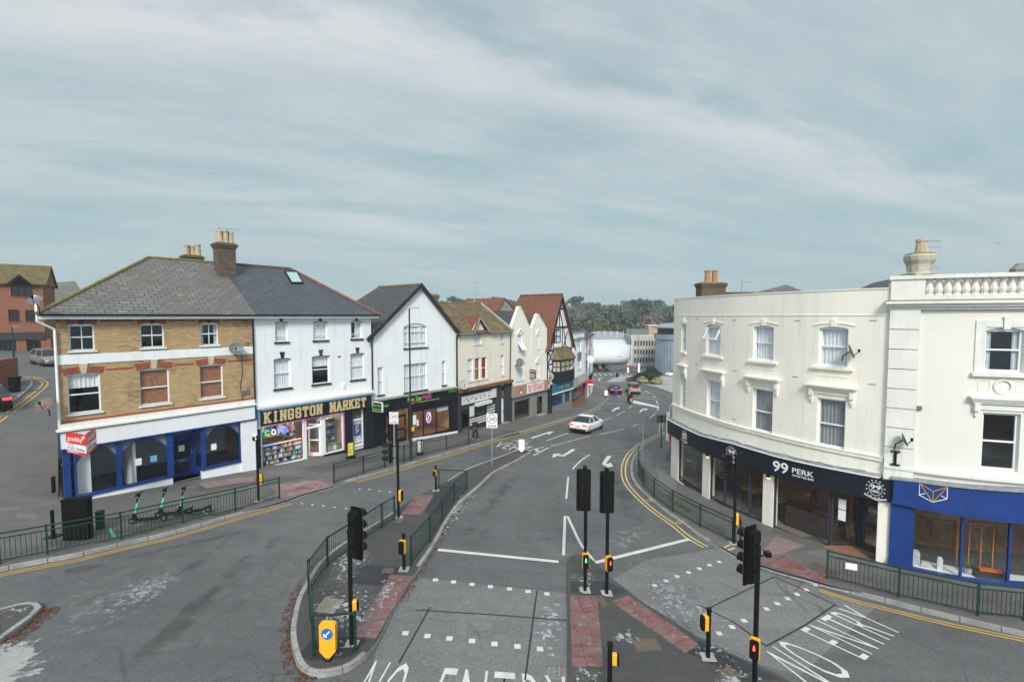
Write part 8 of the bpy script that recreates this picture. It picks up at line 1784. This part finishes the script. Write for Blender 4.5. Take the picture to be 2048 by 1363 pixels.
for y in (-.65,.65):mb=MB();mb.lathe((-.06,y,.3),[(.18,0),(.29,0),(.31,.04),(.31,.08),(.29,.12),(.18,.12)],16,Vector((1,0,0)));w_=mb.build('wheel',M['tyre'],mt);mb=MB();mb.lathe((-.04,y,.3),[(0,0),(.18,.01),(.18,.07),(0,.08)],10,Vector((1,0,0)));mb.build('rim',M['rim'],w_)
mb=MB();mb.box((0,0,.3),.3,.9,.35,taper=.8);mb.build('engine_body',M['black'],mt);mb=MB();mb.box((0,-.25,.68),.3,.8,.14,taper=.85);mb.build('seat',M['black'],mt);mb=MB();mb.tube((-.05,.65,.3),(-.05,.45,1.0),.035);mb.tube((.05,.65,.3),(.05,.45,1.0),.035);mb.tube((-.35,.4,1.02),(.35,.4,1.02),.02);mb.build('handlebar',M['black'],mt)
mb=MB();mb.box((0,-.62,.95),.5,.42,.42);mb.build('delivery_box',M['black'],mt);mb=MB();mb.box((0,-.86,.75),.2,.05,.1);mb.build('tail_light',M['tail'],mt);mb=MB();mb.box((0,-.88,.42),.2,.015,.24);mb.build('number_plate',M['plate_y'],mt)
p=G(1258.5,807);mt.location=p;mt.rotation_euler.z=R(-2);mt.scale=(1,1,1)
person('rider in black jacket and yellow helmet seated on the delivery motorcycle',p+Vector((0,-.1,.02)),R(-2),M['dark_cloth'],M['dark_cloth'],mk('yellow_helmet',(.7,.42,.05),.1,5,.3,objco=True),sit=True,lean=.1,arms='reach')
# ================================================================ FAR SETTING
rn=random.Random(11)
def leafmat(name,a,b):
    m,n,bs,o=newmat(name);g=n.n('ShaderNodeNewGeometry');oi=n.n('ShaderNodeObjectInfo')
    f=n.math('ADD',n.math('MULTIPLY',n.noise(g.outputs['Position'],.35,4),.8),n.math('MULTIPLY',g.outputs['Random Per Island'],.35));f=n.math('ADD',f,n.math('MULTIPLY',oi.outputs['Random'],.15))
    n.set(bs,'Base Color',n.mix(n.ramp(f,[(.3,0.0),(.85,1.0)]),a,b));n.set(bs,'Roughness',.8);n.set(bs,'Specular IOR Level',.2);return m
LEAF=[leafmat('pine_foliage',(.034,.052,.044),(.09,.12,.095)),leafmat('evergreen_foliage',(.042,.062,.044),(.11,.14,.095)),leafmat('bare_twigs',(.11,.085,.075),(.21,.17,.145)),leafmat('olive_foliage',(.06,.07,.04),(.14,.145,.085))]  # leaf tones lightened to carry some of the distance haze
M['bark']=mk('bark',(.08,.06,.045),.3,3,.9)
def crownmesh(mb,c,rx,rz,n,s,flat=False):
    for _ in range(n):
        while True:
            p=Vector((rn.uniform(-1,1),rn.uniform(-1,1),rn.uniform(-1,1)))
            if .35<p.length<1:break
        k=1+.18*math.sin(p.x*5+c[0])+.15*math.sin(p.y*6+c[0]*2)
        q=Vector((c[0]+p.x*rx*k,c[1]+p.y*rx*k,c[2]+(abs(p.z)*1.0 - .3 if flat else p.z)*rz*k))
        a=Vector((rn.gauss(0,1),rn.gauss(0,1),rn.gauss(0,1))).normalized();b=a.orthogonal().normalized();d=a.cross(b);z_=s*rn.uniform(.6,1.4)
        mb.face([q+b*z_,q+d*z_,q - b*z_*.8,q - d*z_])
def tree(kind,mat_,w_,h,trunk,n,s,flat=False):
    t=thing(kind,'x','tree',(0,0,0),'trees on the far hillside',True);mb=MB();mb.tube((0,0,0),(0,0,h*.6),.35,.18,6)
    for k in range(4):a=k*1.7;mb.tube((0,0,h*(.4+.08*k)),(math.cos(a)*w_*.6,math.sin(a)*w_*.6,h*(.6+.08*k)),.14,.06,5)
    mb.build('trunk',M['bark'],t);mb=MB();c0=h - (h - trunk)/2;rz=(h - trunk)/2
    for k in range(5):a=k*2.5+w_;crownmesh(mb,(math.cos(a)*w_*.45,math.sin(a)*w_*.45,c0+rz*.35*math.sin(k*1.9)),w_*.62,rz*.72,n // 5,s,flat)
    mb.build('crown',mat_,t);return t
hillz=lambda x,y:-4.3+max(0,y - 165)*.060*(1 - .35*max(0,min(1,(x - 40)/130)))
mb=MB();gx=[-240+40*i for i in range(16)];gy=[150+25*j for j in range(13)]
for i in range(15):
    for j in range(12):mb.face([Vector((x,y,hillz(x,y) - (3 if y>440 else 0))) for x,y in ((gx[i],gy[j]),(gx[i+1],gy[j]),(gx[i+1],gy[j+1]),(gx[i],gy[j+1]))])
mb.build('hill',M['dirt_ground'],kind='structure')
protos=[tree('pine_tree',LEAF[0],5.5,15,8,700,.55,True),tree('evergreen_tree',LEAF[1],5.5,12,2,800,.6),tree('bare_tree',LEAF[2],5,11,2.5,600,.45),tree('bushy_tree',LEAF[3],5,9,1,700,.55)]
names=['stone pine with a flat dark crown on the far wooded hill','dense rounded evergreen tree on the far wooded hill','bare reddish brown tree on the far wooded hill','olive green bushy tree on the far wooded hill']
for i,p in enumerate(protos):p['label']=names[i]
used=[0]*4
def put(k,x,y,s):
    o=protos[k] if not used[k] else copy_tree(protos[k]);used[k]=1;o.location=(x,y,hillz(x,y) - .5);o.rotation_euler.z=rn.uniform(0,6);o.scale=(s,s,s*rn.uniform(.85,1.1));o['group']=['stone pines','evergreen trees','bare trees','bushy trees'][k]+' on the far hillside';return o
for row,(y,dx,kk) in enumerate(((192,7.5,(3,1,2,3)),(222,7.5,(1,3,2,1)),(258,8.5,(1,2,1,3)),(300,9,(2,1,1,0)),(345,9,(1,0,1,0)),(330,8,(3,1,3,1)),(385,7,(0,1,3,0)))):
    x0=(1125 - 1024)/940*y - 8 if y<300 else (860 - 1024)/940*y;x1=(1430 - 1024)/940*y+4;x=x0
    while x<x1:
        if not (y>320 and rn.random()<.12):put(rn.choice(kk),x+rn.uniform(-2,2),y+rn.uniform(-9,9),rn.uniform(.8,1.2))
        x += dx*rn.uniform(.75,1.15)
o=put(0,82,300,1.35);del o['group'];o['label']='tall layered cedar standing above its neighbours on the far skyline'
# ---- far buildings
def gp(u,v):return G(u,v)
M['membrane']=mk('white_cladding',(.58,.60,.61),.04,.6,.5,streak=.15,dirt=(.45,.45,.44));M['wave_blue']=decal('blue_wave_panel',(.12,.34,.68),(.36,.46),.5,.95)
c0,c1_=at(1176,740,124),at(1262,740,124);WV=Wall([(c0.x - 6,124),(c1_.x,124)]);bV=thing('bulging_white_building','white building with a rounded bulging front across the roundabout','building',(c0.x,124,-4.5))
zz=lambda v,Y=124:at(1200,v,Y).z
sec=[(0,zz(726)),(.6,zz(727.5)),(2.2,zz(726)),(3.2,zz(721)),(3.4,zz(712)),(2.6,zz(700)),(1.6,zz(691)),(-6,zz(679,130))]
S_=WV.L;cap_=[(0,1),(S_ - 4.5,1),(S_ - 2.6,.93),(S_ - 1.2,.72),(S_ - .5,.4),(S_ - .25,.1)]
mb=MB();mb.smooth=True;zc=zz(706)
for (s0,k0),(s1,k1) in zip(cap_,cap_[1:]):
    for (d0,z0),(d1,z1) in zip(sec,sec[1:]):
        f=lambda s,d,z,k:WV.P(s,zc+(z - zc)*(k if d>-1 else 1),d*k if d>0 else d);mb.face([f(s0,d0,z0,k0),f(s1,d0,z0,k1),f(s1,d1,z1,k1),f(s0,d1,z1,k0)])
mb.build('bulging_front',M['membrane'],bV,merge=True)
mb=MB();n=9;i0,i1=S_ - 5.2,S_ - 2.4
mb.prism(WV,S_ - 5,S_+.2,-5,zz(690),-8,-.3);mb.prism(WV,0,S_ - 2,zz(726) - .2,zz(690),-8,-2.5);mb.build('wall',M['membrane'],bV)
q=[f(i0,3.42,zz(709),1),f(i1,3.15,zz(709),.95),f(i1,2.6,zz(724.5),.95),f(i0,2.75,zz(725),1)];mb=MB();mb.face([p+Vector((0,-.12,0)) for p in q],[(0,0),(1,0),(1,1),(0,1)]);mb.build('wave_mural',M['wave_blue'],bV)
mb=MB();mb.prism(WV,0,S_ - 5,-5,zz(726) - .1,-3,-2.9);mb.build('dark_glazing',mk('navy_glazing',(.02,.035,.06),.3,1,.2),bV)
for u in (1200,1218):mb=MB();c=at(u,740,123.5);mb.tube(Vector((c.x,c.y,-4.8)),Vector((c.x,c.y,zz(727))),.45,n=10);mb.build('column',M['membrane'],bV)
for k in range(7):c=at(1197+k*12.4,675,136);mb=MB();mb.tube(Vector((c.x,c.y,3)),Vector((c.x,c.y,at(1197,661,136).z)),.08,n=5);mb.build('roof_mast',M['white_paint'],bV)
mb=MB();a,b=at(1184,673,136),at(1265,673,136);[mb.tube(a+Vector((0,0,k)),b+Vector((0,0,k)),.06,n=4) for k in (0,.45,.9)];mb.build('roof_rail',M['grey_metal'],bV)
mb=MB();c=at(1212,672,150);mb.lathe(Vector((c.x,150,c.z - 1)),[(9,0),(8,1.2),(4.5,2.4),(0,2.6)],16);mb.build('leisure_dome',M['lead'],label='low grey domed roof behind the bulging white building',cat='building')
a,b=at(1262,745,128),at(1325,745,128);WQ2=Wall([(a.x,128),(b.x,128)]);bQ=thing('concrete_block','pale ribbed concrete block with rows of slot windows','building',(a.x,128,-4.5));zt_=at(1290,671,128).z
hol=[]
for vt,vb in ((681,691.5),(698.5,708),(715,724.5),(733,741)):
    for k in range(10):
        if vt==733 and k<5:continue
        u=1270.5+k*5.75;hol.append([WQ2.hit(u - 1.5,700)[0],WQ2.hit(u+1.5,700)[0],at(1290,vb,128).z,at(1290,vt,128).z])
for h_ in hol:h_[0],h_[1]=round(h_[0],3),round(h_[1],3)
mb=MB();wallgrid(mb,WQ2,0,WQ2.L,at(1290,731.5,128).z,zt_,hol,.3);wallgrid(mb,WQ2,WQ2.L*.5,WQ2.L,-5,at(1290,731.5,128).z,[h_ for h_ in hol if h_[3]<at(1290,731,128).z],.3);mb.prism(WQ2,0,WQ2.L,-5,zt_,-9,-1.2);mb.build('wall',M['concrete2'] if 'concrete2' in M else mk('pale_concrete',(.52,.51,.47),.1,1,.8,streak=.3),bQ)
for h_ in hol:mb=MB();mb.face([WQ2.P(s,z,-.2) for s,z in ((h_[0],h_[2]),(h_[1],h_[2]),(h_[1],h_[3]),(h_[0],h_[3]))]);mb.build('window',M['black_matt'],bQ)
for k in range(11):s=WQ2.hit(1267.6+k*5.75,700)[0];pr(WQ2,'rib',M['concrete'],bQ,[(s - .08,s+.08,at(1290,731,128).z,zt_,0,.18)])
mb=MB();mb.prism(WQ2,0,WQ2.L*.75,zt_,zt_+1.7,-6,-5.9);mb.build('roof_screen',M['sign_back'],bQ);c=at(1304,650,136);mb=MB();mb.box((c.x,136,2),2.9,3,c.z - 2);mb.build('stair_tower',mk('tan_brick',(.42,.29,.16),.1),bQ);mb=MB();mb.box((c.x,136,c.z),3.2,3.3,.15);mb.build('tower_coping',M['white_paint'],bQ)
c=Vector((at(1368,700,112).x,114,0));bG=thing('round_glass_building','grey glazed round building with a curved metal roof','building',(c.x,c.y,-4.5));rg=6.2;zr2=at(1330,654,110).z
for nm,m_,pf in (('glazing',mk('pale_blue_glass',(.25,.31,.38),.15,.4,.2),[(rg*.97,-4.8),(rg*.97,zr2 - 2.6)]),('upper_glazing',mk('dark_green_glass',(.03,.045,.045),.3,.4,.15),[(rg*.9,zr2 - 2.6),(rg*.9,zr2 - .3)]),('balcony',M['grey_metal'],[(rg*.98,zr2 - 2.9),(rg*1.03,zr2 - 2.9),(rg*1.03,zr2 - 1.7),(rg,zr2 - 1.7)]),('roof',M['lead'],[(rg*.9,zr2 - .4),(rg*1.12,zr2 - .15),(rg*1.12,zr2),(rg*.7,zr2+.8),(0,zr2+1.1)])):mb=MB();mb.lathe(c,pf,40);mb.build(nm,m_,bG)
for k in range(26):a=math.pi+k*math.pi/25;pr_=c+Vector((math.cos(a),math.sin(a),0))*rg;mb=MB();mb.tube(pr_+Vector((0,0,-4.8)),pr_+Vector((0,0,zr2 - 2.7)),.06,n=4);mb.build('mullion',M['grey_metal'],bG)
ppoly([(1100,745),(1180,743.5),(1240,742),(1262,744),(1300,746),(1400,749),(1400,738),(1100,737)],.1,m=M['pave'],name='far_pavement')
isl=gpts([(1212,764),(1228,755.5),(1248,752.5),(1275,750),(1350,752),(1380,790),(1345,787),(1310,774),(1280,767),(1245,763.5)]);sheet('roundabout_island',isl,.11,mk('pale_paving',(.36,.35,.34),.15,.6));kerb('kerb_stone',[isl[i] for i in (5,6,7,8,9,0,1)][1:],-1,w_=.3)
mb=MB();a,b=at(1243,741,119),at(1266,741,119);mb.box(((a.x+b.x)/2,119,-4.4),b.x - a.x,.3,.9);mb.build('low_brick_wall',M['redbrick'],label='low red brick wall at the foot of the bulging building',cat='wall')
mb=MB();a,b=at(1221,741,118),at(1243,741,118)
for k in range(24):x=a.x+(b.x - a.x)*k/23;mb.tube((x,118,-4.4),(x,118,-3.4),.03,n=4)
mb.tube((a.x,118,-3.4),(b.x,118,-3.4),.04,n=4);mb.build('far_railing',M['grey_metal'],label='grey railing in front of the dark far glazing',cat='railing')
def tuft(c,r,h,n,m,nm,lb,w_=.05):
    mb=MB()
    for _ in range(n):a=rn.uniform(0,6.3);q=rn.random();d=Vector((math.cos(a),math.sin(a),0));b0=Vector(c)+d*r*.3*q;tp=Vector(c)+d*r*(.3+.7*q)+Vector((0,0,h*rn.uniform(.5,1)*(1.1 - .6*q)));sd_=Vector((-d.y,d.x,0))*w_;md=b0.lerp(tp,.6)+Vector((0,0,h*.3));mb.face([b0 - sd_,b0+sd_,md+sd_,md - sd_]);mb.face([md - sd_,md+sd_,tp])
    return mb.build(nm,m,label=lb,cat='plant')
GR=mk('spiky_green_leaf',(.035,.06,.03),.4,2,.7);YL=mk('variegated_leaf',(.42,.42,.20),.3,2,.7);BR=mk('brown_grass',(.20,.15,.09),.3,2,.9)
tuft(G(1303,764),2.9,3.3,700,GR,'spiky_shrub','large dark spiky shrub on the roundabout');tuft(G(1280,764),2.3,2.1,520,GR,'spiky_shrub','lower green shrub left of the large spiky one on the roundabout');tuft(G(1285,767),1.5,1.5,320,YL,'variegated_plant','left cream striped plant on the roundabout');tuft(G(1315,769),1.6,1.5,320,YL,'variegated_plant','right cream striped plant on the roundabout');tuft(G(1264,763),2.2,1.1,300,BR,'grass_clump','brown grass clump at the left of the roundabout bed');tuft(G(1300,768),1.2,.6,200,BR,'grass_clump','brown ground plants between the cream striped plants')
for k in range(4):tuft(G(1188+k*8,742),1.1,1.0,180,GR if k % 2 else BR,'low_shrub',('first low brown shrub from the left by the far wall','second low green shrub from the left by the far wall','third low brown shrub from the left by the far wall','fourth low green shrub from the left by the far wall')[k],.08)
for u,v,lb in ((1256,745,'white far bollard near the brick wall'),(1277.5,746,'pale blue far sign column by the concrete block'),(1234,755,'black keep left post on the small far island')):c=G(u,v);t=thing('traffic_bollard',lb,'bollard',c,None,True);mb=MB();hh={1256:1.3,1277.5:2.4,1234:1.1}[u];mb.box((0,0,0),.5,.25,hh,taper=.85);mb.build('post',M['black'] if u==1234 else M['white_sign'],t);mb=MB();mb.box((0,0,0),.7,.5,.08);mb.build('base',M['concrete'],t)
ppoly([(1222,757.5),(1238,757),(1248,753),(1243,752.5),(1232,754.5)],.1,m=M['white_line'])
for u in (1187,1198,1208,1219,1230,1240,1250):mark([(u,747),(u+6,751)],.25)
mark([(1186,752),(1230,752)],.15,M['faint_line']);mark([(1206,754),(1197,757.5),(1200,761)],.25);mark([(1205,763),(1226,769)],.2,M['faint_line']);mark([(1188,762),(1212,769)],.2,M['faint_line'])
for u,h_,lb in ((1275.5,9,'tall dark far lamp column in front of the concrete block'),(1260,13,'slender far lamp column beside the bulging building'),(1186.5,6,'thin far lamp column beside the white terrace end')):lamp(G(u,745),h_,lb,.5)
# ---- side street: red brick flats, gate wall, kerb, lamp, bin
YF=60;fl0,fl1=at(-60,700,YF),at(92,700,YF);WF=Wall([(fl1.x - 14.4,YF - 10.8),(fl1.x,YF)]);bF=thing('red_brick_flats','red brick flats with mossy roof up the side street','building',(fl0.x,YF,4));gz_=at(50,712,YF).z - .5;ze=WF.z_(60,568)
hf=[rect(WF,17,39.5,619,643),rect(WF,51,73.5,620,643),rect(WF,21.5,65.5,571,593)];hf[2][3]=min(hf[2][3],ze - .02)
zgf=WF.z_(50,664);mb=MB();wallgrid(mb,WF,0,WF.L,zgf,ze,hf,.2);bx1=(fl1.x - 5.1,YF+6.8);shell(mb,[WF.p[1],bx1,(fl1.x - 19.5,YF - 4)],gz_ - 3,ze);mb.build('wall',M['redbrick'],bF)
M['maroon']=mk('maroon_frame',(.06,.012,.015),.1)
for r in hf:window(WF,r,bF,v=(.5,) if r is not hf[2] else (.33,.66),fm=M['maroon'],sillm=M['arch_red'],curtain=None,fw=.1)
mb=MB();mb.prism(WF,.3,WF.L - .3,zgf,ze,-2.2,-2.1);mb.build('dark_backing',M['interior'],bF)  # dark sheet added to make the flats' windows look unlit
zr=WF.z_(50,534)+.6;R1=[WF.P(-.5,ze,.5),WF.P(WF.L+.4,ze,.5),WF.P(WF.L+.4,zr,-4),WF.P(-.5,zr,-4),WF.P(WF.L+.4,ze,-8.5),WF.P(-.5,ze,-8.5)];mb=MB();roofpoly(mb,R1[:4],WF.basis(1)[0],.15);roofpoly(mb,[R1[3],R1[2],R1[4],R1[5]],WF.basis(1)[0],.15);mb.build('roof',M['moss_roof'],bF)
mb=MB();mb.slab([WF.P(WF.L - .02,ze,.4),WF.P(WF.L - .02,zr - .2,-4),WF.P(WF.L - .02,ze,-8.4)],.2);mb.build('gable',M['redbrick'],bF)
s0,s1=WF.hit(17,568)[0],WF.hit(66,568)[0];sm=(s0+s1)/2;zp_=WF.z_(42,553);mb=MB();mb.slab([WF.P(s0+.2,ze - .1,.55),WF.P(s1 - .2,ze - .1,.55),WF.P(sm,zp_,.55)],.3,nrm=WF.basis(1)[1]);mb.build('dormer',M['black_matt'],bF);barge(WF,s0,ze,sm,zp_+.25,.7,bF,M['black'],.3);barge(WF,sm,zp_+.25,s1,ze,.7,bF,M['black'],.3)
mb=MB();mb.prism(WF,0,WF.L,zgf - .9,zgf,-.4,.3);mb.build('canopy',mk('dark_canopy',(.035,.035,.04),.3,8),bF);mb=MB();mb.prism(WF,0,WF.L,gz_ - 3,zgf - .9,-2.6,-2.5);mb.build('undercroft_wall',M['stone'],bF)
for u in (43,92):s=WF.hit(u,690)[0];pr(WF,'brick_pier',M['redbrick'],bF,[(s - .45,s+.45,gz_ - 3,zgf - .9,-.5,.1)])
mb=MB()
for k in range(40):s=WF.L*k/40;mb.prism(WF,s,s+.05,gz_ - .5,gz_+2.6,-.02,.03)
mb.prism(WF,0,WF.hit(38,690)[0],gz_ - .5,gz_+1.2,-.06,-.02);mb.build('gate_bars',M['black'],bF)
mb=MB();a,b=at(96,600,75),at(190,600,75);roofpoly(mb,[a+Vector((0,0,-2)),b+Vector((0,0,-2)),at(150,562,80),at(104,565,80)],(1,0,0));mb.slab([a+Vector((0,0,-9)),b+Vector((0,0,-9)),b+Vector((0,0,-2)),a+Vector((0,0,-2))],.3);mb.build('slate_roofed_house',M['slate_old'],label='weathered slate roof glimpsed behind the corner house',cat='building')
b0,b1=G(-60,800,0,zg2),G(38,765,0,zg2);WL=Wall([b0.xy,b1.xy]);zw=at(20,714,b1.y).z;mb=MB();mb.prism(WL,0,WL.L,b1.z - 3,zw,-.35,0);bw=mb.build('brick_boundary_wall',M['redbrick'],label='old red brick wall on the far side of the side street',cat='wall')
zg_cur=zg2;mp_=gpts([(58,757),(66,764),(66,771),(55,783),(38,797),(0,822),(-80,870)],zg2);sheet('pavement',mp_+[WL.P(0,0,.1),WL.P(WL.L,0,.1)],.11,M['pave'],zf=zg2,kinks=KINKS2);kerb('kerb_stone',mp_,-1);mb=MB();l2=gpts([(46,754),(66,755),(83,763),(84,770),(70,783),(40,806),(0,833),(-80,885)],zg2)
for o_ in (0,.3):strip(smooth_line(l2,3),o_,.1,.012,mb)
mb.build('double_yellow_line',M['yellow_line'],kind='structure');zg_cur=zg
lamp(G(28,722,0,zg2),at(28,655,46).z - G(28,722,0,zg2).z,'green street lamp in front of the red brick flats',.8)
c=G(30,783,.1,zg2);t=thing('litter_bin','black litter bin beside the old brick wall','bin',c,None,True);mb=MB();mb.lathe((0,0,0),[(.3,0),(.34,1.0),(.38,1.02),(.38,1.12),(0,1.15)],14);mb.build('bin_body',M['black'],t)
for i,(u,v,Y,s,lb) in enumerate(((1996,487,40,.5,'gull flying above the balustraded roof'),(1211,617,160,1.0,'white gull gliding in front of the wooded hill'),(1324,632,170,.9,'white gull low over the trees near the bar corner'))):
    p=at(u,v,Y);t=thing('gull',lb,'bird',(0,0,0),None,True);mb=MB();mb.lathe((-.25*s,0,0),[(0,0),(.05*s,.1*s),(.07*s,.25*s),(.03*s,.45*s),(0,.5*s)],8,Vector((1,0,0)));mb.build('body',M['white_sign'] if i else M['stone'],t)
    for k in (-1,1):mb=MB();mb.slab([Vector(q)*s for q in ((-.05,0,.03),(.08,0,.03),(.06,k*.35,.16),(-.04,k*.33,.16))],.012);mb.slab([Vector(q)*s for q in ((-.04,k*.33,.16),(.06,k*.35,.16),(-.06,k*.7,.1))],.01);mb.build('wing',M['white_sign'] if i else M['stone'],t)
    t.location=p;t.rotation_euler.z=1.2+i
mb=MB();mb.box((40,190,-12),620,560,60)
hz=mb.build('haze',newmat('haze')[0],kind='stuff');nt_=hz.data.materials[0].node_tree;nt_.nodes.clear();vo_=nt_.nodes.new('ShaderNodeVolumePrincipled');vo_.inputs['Density'].default_value=.0006;vo_.inputs['Color'].default_value=(.75,.83,.88,1);nt_.links.new(vo_.outputs[0],nt_.nodes.new('ShaderNodeOutputMaterial').inputs[1])
